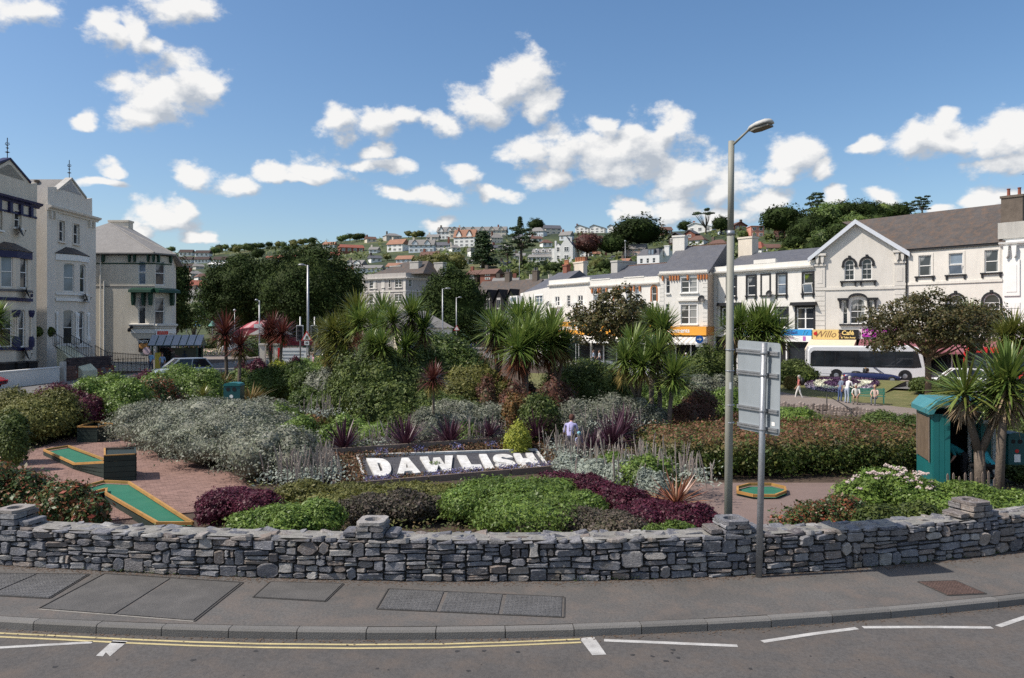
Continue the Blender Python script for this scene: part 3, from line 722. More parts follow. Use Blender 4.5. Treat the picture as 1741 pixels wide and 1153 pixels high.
def window(pl,o,style='sash',frame=None,glass=None,sur=None,sill=None,dep=.10,open_=False):
 x0,z0,x1,z1=o[:4];rise=o[4] if len(o)>4 else 0;w,h=x1-x0,z1-z0;frame=frame or M['white'];glass=glass or R.choice([M['glass'],M['glass'],M['glass_net']])
 key=(round(w,2),round(h,2),round(rise,2),style,frame.name)
 if key not in WINC:
  s=MB();f=min(.075,w*.1);y0,y1=-.03,.03
  if rise:
   p=arcpts(0,w,h-rise,rise);q=arcpts(f,w-f,h-rise,rise-f)
   for k in range(len(p)-1):
    for yy in(y0,):s.quad((p[k][0],yy,p[k][1]),(p[k+1][0],yy,p[k+1][1]),(q[k+1][0],yy,q[k+1][1]),(q[k][0],yy,q[k][1]))
    s.quad((q[k][0],y0,q[k][1]),(q[k+1][0],y0,q[k+1][1]),(q[k+1][0],y1,q[k+1][1]),(q[k][0],y1,q[k][1]))
   ht=h-rise
  else:ht=h-f;s.bx(f,y0,h-f,w-f,y1,h)
  s.bx(0,y0,0,f,y1,h-rise);s.bx(w-f,y0,0,w,y1,h-rise);s.bx(f,y0,0,w-f,y1,f)
  m_=f*.8
  if style in('sash','bars','pair3'):s.bx(f,y0-.015,h*.48,w-f,y1,h*.48+m_)
  if style=='bars':
   for k in(.25,.73):s.bx(f,y0+.01,h*k,w-f,y1,h*k+.025)
   s.bx(w/2-.0125,y0+.012,f,w/2+.0125,y1,ht)
  if style in('pair','pair3'):s.bx(w/2-m_,y0-.02,f,w/2+m_,y1,h-f)
  if style=='pair':s.bx(f,y0,h*.33,w-f,y1,h*.33+m_);s.bx(f,y0-.004,h*.72,w-f,y1,h*.72+m_*.7)
  if style=='top':s.bx(f,y0,h*.62,w-f,y1,h*.62+m_)
  if style=='fan':
   s.bx(f,y0,h*.5,w-f,y1,h*.5+m_);p=arcpts(w*.27,w*.73,h*.62,w*.23);q=arcpts(w*.27+.03,w*.73-.03,h*.62,w*.23-.03)
   for k in range(len(p)-1):s.quad((p[k][0],y0,p[k][1]),(p[k+1][0],y0,p[k+1][1]),(q[k+1][0],y0,q[k+1][1]),(q[k][0],y0,q[k][1]))
   for k in(.27,.71):s.bx(w*k,y0,h*.52,w*k+.03,y1,h*.62)
   s.bx(f,y0+.005,h*.72,w-f,y1,h*.72+.03)
  fm=s.mesh('window',frame)
  g=MB()
  if rise:p=arcpts(f*.5,w-f*.5,h-rise,rise-f*.5);g.add([(f*.5,.01,f*.5)]+[(x,.01,z) for x,z in p]+[(w-f*.5,.01,f*.5)],[tuple(range(len(p)+2))])
  else:g.quad((f*.5,.01,f*.5),(w-f*.5,.01,f*.5),(w-f*.5,.01,h-f*.5),(f*.5,.01,h-f*.5))
  WINC[key]=(fm,g.v,g.f)
 fm,gv,gf=WINC[key]
 win=pl.put('window',fm,x0,dep,z0)
 k2=(key,glass.name)
 if k2 not in WINC:g=MB();g.v=gv;g.f=gf;g.m=[0]*len(gf);WINC[k2]=g.mesh('pane',glass)
 link('pane',WINC[k2],win,(0,0,0),R.uniform(-.004,.004))
 if open_:
  s=MB();f=.05;hh=h*.46;s.bx(0,-.02,0,f,.02,hh);s.bx(w-f,-.02,0,w,.02,hh);s.bx(f,-.02,0,w-f,.02,f);s.bx(f,-.02,hh-f,w-f,.02,hh);s.k=1;s.quad((f,0,f),(w-f,0,f),(w-f,0,hh-f),(f,0,hh-f))
  c=s.build('open_sash',[frame,M['glass_pale']],win,(0,-.06,.02 if open_==1 else h*.5));c.rotation_euler=(rad(14 if open_==1 else 35),0,0)
  if open_==2:c.location=(0,-.06-.0,h*.52);c.rotation_euler=(rad(-30),0,0)
 if sur:
  sm_,sw,pr=sur[:3];s=MB();yy=-dep-pr
  if rise:
   p=arcpts(-sw,w+sw,h-rise,rise+sw);q=arcpts(0,w,h-rise,rise)
   for k in range(len(p)-1):
    s.add([(p[k][0],yy,p[k][1]),(p[k+1][0],yy,p[k+1][1]),(q[k+1][0],yy,q[k+1][1]),(q[k][0],yy,q[k][1])]+[(p[k][0],-dep+.02,p[k][1]),(p[k+1][0],-dep+.02,p[k+1][1]),(q[k+1][0],-dep+.02,q[k+1][1]),(q[k][0],-dep+.02,q[k][1])],[(0,1,2,3),(0,4,5,1),(2,6,7,3)])
   s.bx(w/2-.1,yy-.05,h+sw*.3,w/2+.1,-dep+.02,h+sw+.14)
   if sur[0] is M['black'] and len(sur)>3:lo_=h-rise-sur[3]
   else:lo_=0
   s.bx(-sw,yy,lo_,0,-dep+.02,h-rise);s.bx(w,yy,lo_,w+sw,-dep+.02,h-rise)
   if lo_:s.bx(-sw-.03,yy-.06,lo_-.14,.02,-dep+.02,lo_);s.bx(w-.02,yy-.06,lo_-.14,w+sw+.03,-dep+.02,lo_)
  else:
   s.bx(-sw,yy,0,0,-dep+.02,h+sw);s.bx(w,yy,0,w+sw,-dep+.02,h+sw);s.bx(0,yy,h,w,-dep+.02,h+sw)
  s.build('surround',sm_,win)
 if sill:
  sm_,so,br=sill;s=MB();s.bx(-so,-dep-.16,-.12,w+so,-dep+.03,-.001)
  if br:
   for xx in(-so+.05,w+so-.2):s.prism([(xx,-.12),(xx+.15,-.12),(xx+.13,-.42),(xx+.02,-.42)],-dep-.12,-dep+.02)
  s.build('sill',sm_,win)
 return win
def band(pl,x0,x1,z,h,pr,mt,name='string_course',y1=.02):
 s=MB();s.bx(x0,-pr,z,x1,y1,z+h);return pl.part(name,s,mt)
def cornice(pl,x0,x1,z,mt,k=1.0,name='cornice'):
 s=MB();s.prism([(0.02,z),(-.08*k,z),(-.12*k,z+.10*k),(-.30*k,z+.18*k),(-.34*k,z+.30*k),(0.02,z+.36*k)],x0,x1)
 s.v=[(y,x,z_) for x,y,z_ in s.v];return pl.part(name,s,mt)
def shell(pl,dep,h,mt,x0=0,x1=None,z0=0):
 x1=pl.L if x1 is None else x1;s=MB()
 s.quad((x0,0,z0),(x0,dep,z0),(x0,dep,h),(x0,0,h));s.quad((x1,dep,z0),(x1,0,z0),(x1,0,h),(x1,dep,h));s.quad((x1,dep,z0),(x0,dep,z0),(x0,dep,h),(x1,dep,h))
 return pl.part('wall',s,mt)
def roof_along(pl,x0,x1,y0,y1,ze,zr,mt,over=.15,hipl=0,hipr=0,name='roof'):
 s=MB();ym=(y0+y1)/2;th=.08
 a=[(x0-over,y0-over,ze),(x1+over,y0-over,ze),(x1+over-hipr,ym,zr),(x0-over+hipl,ym,zr),(x0-over,y1+over,ze),(x1+over,y1+over,ze)]
 s.add(a+[(x,y,z-th) for x,y,z in a],[(0,1,2,3),(3,2,5,4),(0,3,4),(1,5,2),(0,6,7,1),(6,9,8,7),(9,10,11,8),(0,4,10,6),(1,7,11,5)])
 r_=pl.part(name,s,mt)
 return r_
def roof_cross(pl,x0,x1,y0,y1,ze,za,mt,over=.2,xa=None,name='roof'):
 xa=(x0+x1)/2 if xa is None else xa;s=MB();th=.1
 sl=(za-ze)/max(.01,(xa-x0));
 a=[(x0-over,y0,ze-sl*over),(xa,y0,za),(x1+over,y0,ze-sl*over),(x0-over,y1,ze-sl*over),(xa,y1,za),(x1+over,y1,ze-sl*over)]
 s.add(a+[(x,y,z-th) for x,y,z in a],[(0,3,4,1),(1,4,5,2),(6,7,10,9),(7,8,11,10),(0,1,7,6),(1,2,8,7),(3,9,10,4),(4,10,11,5),(0,6,9,3),(2,5,11,8)])
 return pl.part(name,s,mt)
def chimney(pl,x,y,w,d,z0,z1,mt,pots=0,potm=None,parent=None):
 s=MB();s.bx(-w/2,-d/2,z0,w/2,d/2,z1-.18);s.bx(-w/2-.07,-d/2-.07,z1-.18,w/2+.07,d/2+.07,z1)
 c=pl.part('chimney',s,mt,x,y)
 for k in range(pots):
  s=MB();s.lathe([(.13,0),(.15,.05),(.12,.12),(.11,.5),(.14,.55),(.14,.6)],10,(-w/2+w*(k+.5)/pots,0,z1+.001));s.build('chimney_pot',potm or M['pot'],c)
 return c
def dish(root_pl,x,z,r=.38,face=0):
 t_=empty('satellite_dish',(0,0,0));
 s=MB();n=16;prof=[(r*k/4,.10*(k/4)**2) for k in range(5)]
 v=[(0,0,0)];
 for rr,h in prof[1:]:v+=[(rr*math.cos(2*math.pi*i/n),-h,rr*math.sin(2*math.pi*i/n)) for i in range(n)]
 f=[(0,1+(i+1)%n,1+i) for i in range(n)]
 for q in range(3):f+=[(1+q*n+i,1+q*n+(i+1)%n,1+(q+1)*n+(i+1)%n,1+(q+1)*n+i) for i in range(n)]
 s.add(v,f);s.tube([(0,.02,-.05),(0,.25,-.2)],.025,6);s.tube([(0,-.1,-r),(0,-.35,-.1)],.012,5);s.box((0,-.36,-.08),(.06,.1,.06))
 bpy.data.objects.remove(t_);w=root_pl.at(x,-.28,z);o=s.build('satellite_dish',M['black'],root_pl.root,w,root_pl.rz+face);o.rotation_euler=(rad(-18),0,root_pl.rz+face);return o
def crop(ox,oy,s):return lambda*r:tuple((v/s+(ox,oy)[i%2]) for i,v in enumerate(r))
c1,c2,c3,c4,c5,c6,c7,c8=crop(1000,400,5.767),crop(1200,400,5.767),crop(1360,320,4.118),crop(1540,320,4.118),crop(0,240,5.765),crop(0,420,4.804),crop(150,360,4.118),crop(840,440,5.765)
def wins(pl,cr,lst,rise=0):
 out=[]
 for q in lst:r=pl.rect(*cr(*q));out.append(r+(rise,) if rise else r)
 return out
def shopfront(pl,x0,x1,z1,mt=None,n=3,y=.5):
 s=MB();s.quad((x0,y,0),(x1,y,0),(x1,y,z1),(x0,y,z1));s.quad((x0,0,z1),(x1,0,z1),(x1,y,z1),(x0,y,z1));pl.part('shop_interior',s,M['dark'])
 for k in range(n+1):s=MB();xx=lerp(x0+.06,x1-.06,k/n);s.bx(xx-.06,-.01,0,xx+.06,.1,z1);pl.part('shop_post',s,mt or M['white'])
 for k in range(n):
  a,b_=lerp(x0+.06,x1-.06,k/n)+.08,lerp(x0+.06,x1-.06,(k+1)/n)-.08
  if k!=n//2:s=MB();s.quad((a,.3,.5),(b_,.3,.5),(b_,.3,z1-.1),(a,.3,z1-.1));pl.part('shop_window',s,M['glass']);s=MB();s.bx(a,.25,0,b_,.32,.5);pl.part('stall_riser',s,mt or M['white'])
def awning(pl,x0,x1,z0,z1,out,mt,stripes=None,val=.22):
 s=MB();n=max(2,int((x1-x0)/.28));
 for k in range(n):
  a,b_=lerp(x0,x1,k/n),lerp(x0,x1,(k+1)/n);mi=(k%2) if stripes else 0
  s.quad((a,-.05,z1),(b_,-.05,z1),(b_,-out,z0),(a,-out,z0),mi)
  s.add([(a,-out,z0),(b_,-out,z0),(b_,-out,z0-val*.7),((a+b_)/2,-out,z0-val),(a,-out,z0-val*.7)],[(0,1,2,3,4)],mi)
 for xx in(x0,x1):s.add([(xx,-.05,z1),(xx,-out,z0),(xx,-out,z0-val*.5),(xx,-.05,z0)],[(0,1,2,3)],0)
 o=pl.part('awning',s,[mt,stripes] if stripes else mt)
 for xx in(x0+.05,x1-.05):q=MB();q.tube([(xx,-out+.05,0.0),(xx,-out+.05,z0)],.03,6);pl.part('awning_post',q,M['white'])
 return o
def signboard(pl,x0,x1,z0,z1,mt,y=-.14,th=.08,name='fascia_sign'):
 s=MB();s.bx(x0,y,z0,x1,y+th,z1);return pl.part(name,s,mt)
def wtext(pl,s_,x,z,size,mt,y=-.145,**k):
 o=text(s_,size,mt,pl.root,pl.at(x,y,z),90,pl.rz,**k);return o
def brackets(pl,xs,z,mt,h=.45,w=.16,pr=.18):
 s=MB()
 for x in xs:s.prism([(x,z),(x+w,z),(x+w,z-h*.6),(x+w*.7,z-h),(x+w*.3,z-h),(x,z-h*.6)],-pr,.01)
 return pl.part('eaves_brackets',s,mt)
# ================================================================ RIGHT-HAND TERRACE
VA=[(40.9,58.8),(38.2,62.0),(33.5,67.8),(27.2,71.5),(20.3,80.4),(19.4,79.0),(15.2,82.0),(8.8,90.0),(4.5,97.0),(1.1,103.0)]
# --- gabled cafe building with its wing
Z0=-.25
A,B=VA[3],VA[2];rt=root_at('cafe_building','ivory gabled house with twin arched windows above the cafe, and its long brown roofed wing','building',A,B,Z0)
g=Pl(rt,A,B);ze=10.85;xa,za=g.loc(1455,378)
tw=wins(g,c3,[(312,500,382,645),(432,492,505,640)],.40);mid=wins(g,c3,[(352,772,458,950)],.45)[0]
si=wins(g,c3,[(303,795,333,950),(478,795,508,950)])
wall_face(g,0,g.L,3.2,ze,tw+[mid]+si,M['render_ivory'],top=[(0,ze),(g.L,ze),(xa,za-.15)])
for q in tw:window(g,q,'bars',glass=M['glass'],sur=(M['black'],.20,.07,.12))
s=MB();a=tw[0][0]-.35;b_=tw[1][2]+.35;zz=tw[0][1]-.05;s.bx(a,-.2,zz-.12,b_,.02,zz)
for xx in(a+.05,(a+b_)/2-.3,(a+b_)/2+.15,b_-.2):s.prism([(xx,zz-.12),(xx+.16,zz-.12),(xx+.13,zz-.45),(xx+.03,zz-.45)],-.15,.01)
g.part('window_ledge',s,M['black'])
window(g,mid,'bars',glass=M['glass_net']);[window(g,q,'sash',glass=M['glass_net']) for q in si]
s=MB();a,b_=si[0][0]-.45,si[1][2]+.45;zt=si[0][3]+.12;p=arcpts(mid[0]-.15,mid[2]+.15,zt,.40);q=arcpts(mid[0]-.15,mid[2]+.15,zt+.2,.42)
s.bx(a,-.22,zt,mid[0]-.15,.02,zt+.2);s.bx(mid[2]+.15,-.22,zt,b_,.02,zt+.2)
for k in range(len(p)-1):s.add([(p[k][0],-.22,p[k][1]),(p[k+1][0],-.22,p[k+1][1]),(q[k+1][0],-.22,q[k+1][1]),(q[k][0],-.22,q[k][1]),(p[k][0],.01,p[k][1]),(p[k+1][0],.01,p[k+1][1]),(q[k+1][0],.01,q[k+1][1]),(q[k][0],.01,q[k][1])],[(0,1,2,3),(3,2,6,7),(0,4,5,1)])
for xx in(a+.12,mid[0]-.32,mid[2]+.14,b_-.32):s.prism([(xx,zt),(xx+.2,zt),(xx+.17,zt-.7),(xx+.05,zt-.7)],-.18,.01)
g.part('window_hood',s,M['black']);band(g,si[0][0]-.3,si[1][2]+.3,mid[1]-.16,.15,.16,M['black'],'window_ledge')
zs1=g.loc(1460,490)[1];band(g,0,g.L,zs1-.12,.24,.09,M['render_ivory'])
s=MB()
for x0 in(.02,g.L-.85):
 s.bx(x0,-.10,zs1+.14,x0+.83,.02,ze-1.15);s.bx(x0+.18,-.125,zs1+.5,x0+.65,-.10,ze-1.5);s.bx(x0-.05,-.2,ze-1.15,x0+.9,.02,ze-1.0)
 for k in(.08,.5):s.prism([(x0+k,ze-.25),(x0+k+.28,ze-.25),(x0+k+.24,ze-.8),(x0+k+.14,ze-1.0),(x0+k+.04,ze-.8)],-.32,.02)
 s.bx(x0-.1,-.4,ze-.25,x0+.95,.02,ze-.05)
 z=3.5
 while z<zs1-.4:s.bx(x0,-.05,z,x0+.83,.02,z+.40);z+=.44
g.part('pilaster',s,M['render_ivory'])
M['barge']=mat('blue white bargeboard paint',(.66,.69,.74),.6,.05,2)
s=MB()
for(xa0,z_0,xb,zb) in((-.55,ze-.42,xa,za+.22),(xa,za+.22,g.L+.35,ze-.25)):
 s.add([(xa0,-.45,z_0),(xb,-.45,zb),(xb,-.45,zb-.42),(xa0,-.45,z_0-.38),(xa0,-.38,z_0),(xb,-.38,zb),(xb,-.38,zb-.42),(xa0,-.38,z_0-.38)],[(0,1,2,3),(4,7,6,5),(0,4,5,1),(3,2,6,7)])
 s.add([(xa0,-.38,z_0-.3),(xb,-.38,zb-.3),(xb,.05,zb-.3),(xa0,.05,z_0-.3)],[(0,1,2,3)])
g.part('bargeboard',s,M['barge'])
s=MB();zl,zr_=ze-.42,ze-.25
s.add([(-.55,-.44,zl),(xa,-.44,za+.22),(g.L+.35,-.44,zr_),(-.55,11,zl),(xa,11,za+.22),(g.L+.35,11,zr_)],[(0,1,4,3),(1,2,5,4)]);g.part('roof',s,M['slate_brown'])
s=MB();s.quad((0,0,0),(0,11,0),(0,11,ze),(0,0,ze));s.add([(0,11,0),(g.L,11,0),(g.L,11,ze),(xa,11,za),(0,11,ze)],[(0,1,2,3,4)]);g.part('wall',s,M['render_ivory'])
shopfront(g,.2,g.L-.1,3.2)
sa_=g.rect(1382,560.5,1427,577);signboard(g,sa_[0],sa_[2],sa_[1],sa_[3],M['gold_sign']);sb_=g.rect(1427,560.5,1452,577);signboard(g,sb_[0]-.02,sb_[2]+.4,sb_[1],sb_[3],M['black_sign'])
M['white_letter']=mat('white lettering',(.85,.85,.83),.6,.02);M['yellow_letter']=mat('pale yellow lettering',(.85,.62,.22),.6,.02);M['brown_letter']=mat('brown script lettering',(.23,.12,.06),.6,.02);M['blue_letter']=mat('navy lettering',(.02,.06,.25),.6,.02);M['mauve_letter']=mat('mauve lettering',(.45,.12,.40),.6,.02)
hh=sa_[3]-sa_[1]
wtext(g,"Willo's",(sa_[0]+sa_[2])/2+.15,(sa_[1]+sa_[3])/2,hh*.95,M['brown_letter'],shear=.35,sx=1.0)
wtext(g,'Café',(sb_[0]+sb_[2])/2+.12,sb_[1]+hh*.64,hh*.62,M['yellow_letter'],bold=.012);wtext(g,'& Take Away',(sb_[0]+sb_[2])/2+.15,sb_[1]+hh*.18,hh*.25,M['yellow_letter'],bold=.006)
s=MB();s.lathe([(.14,-.02),(.17,0),(.14,.02)],14);s.v=[(x,z,y) for x,y,z in s.v];g.part('ice_cream_emblem',s,M['red'],sa_[0]+.25,-.17,sa_[3]-.35)
sm1=g.rect(1466,559,1533,573);signboard(g,sm1[0],g.L,sm1[1],sm1[3],M['magenta'])
s=MB();
for k in range(7):x=lerp(sm1[0]+.2,g.L-.3,k/6);s.lathe([(.02,-.012),(.16+.05*(k%2),0),(.02,.012)],9,(x,(sm1[1]+sm1[3])/2+.08*(-1)**k,0))
s.v=[(x,z-.15,y) for x,y,z in s.v];g.part('sign_swirls',s,mat('pink sign swirl',(.62,.30,.48),.6,.2,9))
awning(g,-.4,sb_[2]+.2,2.35,3.15,2.6,M['canvas_cream']);awning(g,sb_[2]+.5,g.L,2.3,3.2,2.2,M['canvas_maroon'])
w=Pl(rt,VA[2],VA[1]);up=wins(w,c4,[(90,470,180,615),(302,455,400,605),(552,432,650,590)]);low=wins(w,c4,[(292,745,408,960),(542,740,660,965)],.62)
wall_face(w,0,w.L,3.2,ze,up+low,M['render_ivory'])
for k,q in enumerate(up):window(w,q,'sash',glass=[M['glass_net'],M['glass_pale'],M['glass_net']][k],sur=(M['render_ivory'],.16,.04),sill=(M['black'],.28,1),open_=1 if k==1 else False)
for q in low:window(w,q,'fan',glass=M['glass'],sur=(M['black'],.17,.06),sill=(M['white'],.1,0))
z=w.loc(1620,480)[1];band(w,0,w.L,z-.1,.22,.09,M['render_ivory']);band(w,0,w.L,ze-.18,.16,.14,M['black'],'gutter')
zr1=w.loc(1640,357)[1]+.9
s=MB();s.add([(-.3,-.2,ze),(w.L+.2,-.2,ze),(w.L+.2,5.2,zr1),(-8.5,5.2,zr1-.1),(-4.5,2.5,(ze+zr1)/2),(-6,11,ze),(w.L,11,ze)],[(0,1,2,3,4),(3,2,6,5)]);w.part('roof',s,M['slate_brown'])
s=MB();s.tube([(.15,-.12,ze-.1),(.15,-.12,3.3)],.06,8);w.part('downpipe',s,M['iron'])
shell(w,11,ze,M['render_ivory']);shopfront(w,.1,w.L-.1,3.2,n=4);signboard(w,.1,w.L-.2,3.35,4.15,M['white']);wtext(w,'Ice Cream',1.6,3.75,.55,M['blue_letter'],bold=.01)
awning(w,-.2,w.L,2.3,3.2,2.2,M['canvas_maroon'])
e_=Pl(rt,VA[1],VA[0]);wall_face(e_,0,e_.L,0,ze+.3,[],M['white']);shell(e_,11,ze,M['white']);cornice(e_,-.2,e_.L,ze-.35,M['white'],1.0);band(e_,-.3,e_.L,ze+.25,1.25,.12,M['render_grey'],'parapet',.5)
s=MB();z=3.2
while z<ze-4.8:s.bx(.1,-.06,z,1.2,.02,z+.44);z+=.5
s.bx(.1,-.1,ze-4.2,1.2,.02,ze-1.4);s.bx(.3,-.13,ze-3.9,1.0,-.1,ze-1.8);e_.part('pilaster',s,M['white']);s=MB()
for k in(.15,.7):s.prism([(k,ze-.35),(k+.35,ze-.35),(k+.3,ze-1.1),(k+.18,ze-1.3),(k+.06,ze-1.1)],-.34,.02)
e_.part('corbels',s,M['white']);M['chim_brown']=mat('brown rendered chimney',(.13,.105,.085),.9,.2,3,.3)
xc,zc=e_.loc(1722,336);chimney(e_,xc-.3,1.2,1.5,1.0,ze-1,zc+.3,M['chim_brown'],2,M['tile_red']);s=MB();s.tube([(xc+.2,3,zc-2),(xc+.2,3,zc+2.4)],.025,5);s.tube([(xc-.3,3,zc+2.2),(xc+.9,3,zc+2.3)],.015,4);e_.part('aerial',s,M['lead'])
# --- black-windowed house
A,B=VA[4],VA[3];rt=root_at('terrace_house','white terraced house with black window surrounds beside the gabled cafe','building',A,B,Z0,'white terrace along the street')
g=Pl(rt,A,B);zc=9.45
o1=wins(g,c2,[(212,412,292,600),(408,402,486,590),(702,382,786,580),(958,370,1050,568)]);bl=wins(g,c2,[(550,390,626,588)])[0]
o2=wins(g,c2,[(160,712,330,890),(500,722,590,900),(690,718,795,905),(893,710,1058,922)])
wall_face(g,0,g.L,3.3,zc,o1+o2,M['render_white'])
for k,q in enumerate(o1):window(g,q,'sash',glass=[M['glass'],M['glass_net'],M['glass_pale'],M['glass_green']][k],sur=(M['black'],.16,.06),sill=(M['black'],.2,1),open_=1 if k==3 else False)
for k,q in enumerate(o2):window(g,q,'pair3' if k in(0,3) else 'sash',glass=M['glass'],sur=(M['black'],.18,.06))
s=MB();a,c,b_,d=bl;s.bx(a-.14,-.06,c,a,.01,d+.14);s.bx(b_,-.06,c,b_+.14,.01,d+.14);s.bx(a,-.06,d,b_,.01,d+.14);s.bx(a-.2,-.15,c-.12,b_+.2,.01,c);g.part('blind_window_surround',s,M['black'])
a,c,b_,d=o2[3];s=MB();s.prism([(a-.5,d+.2),(b_+.4,d+.2),(b_+.3,d+.5),(a-.4,d+.5)],-.45,.01);g.part('window_hood',s,M['black'])
a,c,b_,d=o2[0];s=MB();s.prism([(a-.4,d+.2),(b_+.4,d+.2),(b_+.3,d+.5),(a-.3,d+.5)],-.45,.01);g.part('window_hood',s,M['black'])
cornice(g,0,g.L,zc-.02,M['render_white'],1.1);band(g,0,g.L,zc+.38,.45,0.05,M['render_white'],'parapet',.35)
x0,x1=g.loc(1282,445)[0],g.loc(1319,445)[0];band(g,x0,x1,zc+.84,.38,.07,M['render_white'],'parapet_panel',.3)
shell(g,10,zc,M['render_white']);rf=roof_along(g,.1,g.L-.1,.5,9.5,zc+.5,11.9,M['slate'],.02)
for xx in(.34,.75,.86):
 s=MB();t_=.32;s.box((0,0,0),(.7,1.0,.1));o=g.part('skylight',s,M['glass_pale'],g.L*xx,.5+4.5*t_+.6,zc+.62+(11.4-zc)*t_+.06);o.rotation_euler=(math.atan2(11.9-zc-.5,4.5),0,g.rz)
xx=g.loc(1250,420)[0]+1.2;chimney(g,.6,5,1.7,1.1,zc,13.6,M['render_cream'],0)
s=MB();x=g.loc(c2(118,0)[0],500)[0];s.tube([(x,-.1,zc-.1),(x,-.1,3.3)],.05,6);g.part('downpipe',s,M['render_grey']);dish(g,g.loc(c2(640,0)[0],500)[0],g.loc(1311,c2(0,575)[1])[1],.33)
shopfront(g,.1,g.L-.1,3.3,n=4);q=g.rect(1318,560,1381,570.5);signboard(g,q[0]-3.4,q[2],q[1],q[3],M['blue_sign']);wtext(g,'Breakfast',lerp(q[0],q[2],.40),(q[1]+q[3])/2,(q[3]-q[1])*.85,M['blue_letter'],bold=.012)
q2=g.rect(1318,570.8,1381,581);signboard(g,q2[0]-3.4,q2[2],q2[1],q2[3],M['white']);wtext(g,'DELICIOUS',lerp(q2[0],q2[2],.35),q2[3]-.22,.28,M['mauve_letter']);s=MB();s.bx(0,-.16,0,.28,-.14,.4);g.part('sign_emblem',s,M['mauve_letter'],lerp(q2[0],q2[2],.78),0,q2[1]+.1)
s=MB();x,z=g.loc(1370,565);s.tube([(x-.2,-.16,z-.2),(x,-.16,z+.2),(x+.1,-.16,z-.2),(x+.3,-.16,z+.1)],.025,5);g.part('sign_emblem',s,mat('cyan emblem',(.2,.6,.8),.6))
# --- amusements house with orange eaves brackets
A,B=VA[6],VA[5];rt=root_at('terrace_house','white terraced house with orange brackets under its eaves, over the amusements','building',A,B,Z0,'white terrace along the street')
g=Pl(rt,A,B);zc=9.5;o=wins(g,c1,[(912,415,1070,562),(908,680,1068,872)]);o3=wins(g,c1,[(765,415,801,570),(760,675,797,740)])
wall_face(g,0,g.L,4.3,zc,o+o3,M['render_white']);[window(g,q,'pair',glass=M['glass_net'],sill=(M['white'],.15,0),sur=(M['white'],.1,.03)) for q in o];[window(g,q,'sash',sill=(M['white'],.06,0)) for q in o3]
cornice(g,-.1,g.L+.1,zc-.05,M['render_white'],.8);band(g,0,g.L,zc+.25,.2,.1,M['render_white'],'parapet',.3)
for cx_ in((728,750),(800,905),(972,998),(1075,1185)):
 xa0,xb=g.loc(c1(cx_[0],0)[0],470)[0],g.loc(c1(cx_[1],0)[0],470)[0];n=max(1,round((xb-xa0)/.3));brackets(g,[xa0+k*.3 for k in range(n)],zc-.04,M['orange_paint'],.5)
a,c,b_,d=o[1];band(g,a-.3,b_+.3,d+.35,.18,.22,M['render_white'],'window_hood');dish(g,g.loc(c1(1122,0)[0],500)[0],g.loc(1194,c1(0,625)[1])[1],.36)
s=MB();z=4.4
while z<zc-.8:
 for xx in(.0,g.L-.5):s.bx(xx,-.03,z,xx+.5,.02,z+.36)
 z+=.42
g.part('quoins',s,M['render_white'])
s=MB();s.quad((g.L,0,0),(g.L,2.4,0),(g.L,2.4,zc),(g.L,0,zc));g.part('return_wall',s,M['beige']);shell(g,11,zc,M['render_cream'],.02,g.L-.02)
s=MB();s.add([(g.L,0.3,zc),(g.L,10,zc),(g.L,5.2,12.6)],[(0,1,2)]);g.part('gable',s,M['render_cream']);roof_along(g,-.2,g.L-.03,.4,10,zc+.3,12.9,M['slate'],.05);band(g,-.2,g.L,12.86,.12,0,M['tile_orange'],'ridge_tiles',0).location=g.at(0,5.2,0)
chimney(g,.1,5.0,1.35,1.0,10,14.1,M['render_white'],0)
shopfront(g,.1,g.L-.1,3.4,n=3);q=g.rect(1121,553.5,1205,570);signboard(g,-.2,g.L+.05,q[1],4.3,M['yellow_sign'],-.5,.4);xx=g.loc(1153,562)[0];wtext(g,'Amusements',xx-.05,(q[1]+4.3)/2+.02,.62,M['white_letter'],y=-.51,bold=.012,sx=.92)
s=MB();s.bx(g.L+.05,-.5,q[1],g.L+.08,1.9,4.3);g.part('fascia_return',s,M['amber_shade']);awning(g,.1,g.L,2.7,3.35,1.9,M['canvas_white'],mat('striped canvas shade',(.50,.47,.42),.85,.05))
# --- long low house with orange arches
A,B=VA[7],VA[6];rt=root_at('terrace_house','white parapet house with orange window arches, partly behind the small brown tree','building',A,B,Z0,'white terrace along the street')
g=Pl(rt,A,B);zc=8.6;oa=wins(g,c1,[(622,500,672,650),(256,518,296,640)],.28);ob=wins(g,c1,[(52,522,95,640),(135,522,176,640),(373,512,412,640),(466,505,502,640)],.2);oc=wins(g,c1,[(45,740,86,830),(390,730,430,830),(600,720,650,830)])
wall_face(g,0,g.L,4.3,zc,oa+ob+oc,M['render_white']);[window(g,q,'sash',glass=M['glass'],sur=(M['orange_paint'],.14,.04)) for q in oa];[window(g,q,'sash',glass=M['glass_pale'],sur=(M['white'],.08,.03)) for q in ob];[window(g,q,'sash') for q in oc]
for q in ob:brackets(g,[q[0]-.22,q[2]+.05],zc-.05,M['orange_paint'],.55,.18);
cornice(g,0,g.L,zc-.02,M['render_white'],.8);band(g,0,g.L,zc+.28,.62,.03,M['render_white'],'parapet',.3)
for q in(ob[0],ob[2]):band(g,q[0]-.3,q[0]+2.6,zc+.9,.12,.08,M['render_white'],'parapet_panel',.25)
shell(g,10,zc,M['render_white']);roof_along(g,.1,g.L+.3,.5,9.5,zc+.4,11.3,M['slate'],.03,hipl=.01);band(g,.1,g.L,11.28,.1,0,M['tile_orange'],'ridge_tiles',0).location=g.at(0,5,0);chimney(g,.5,5,1.0,3.2,9,11.9,M['render_grey'],0)
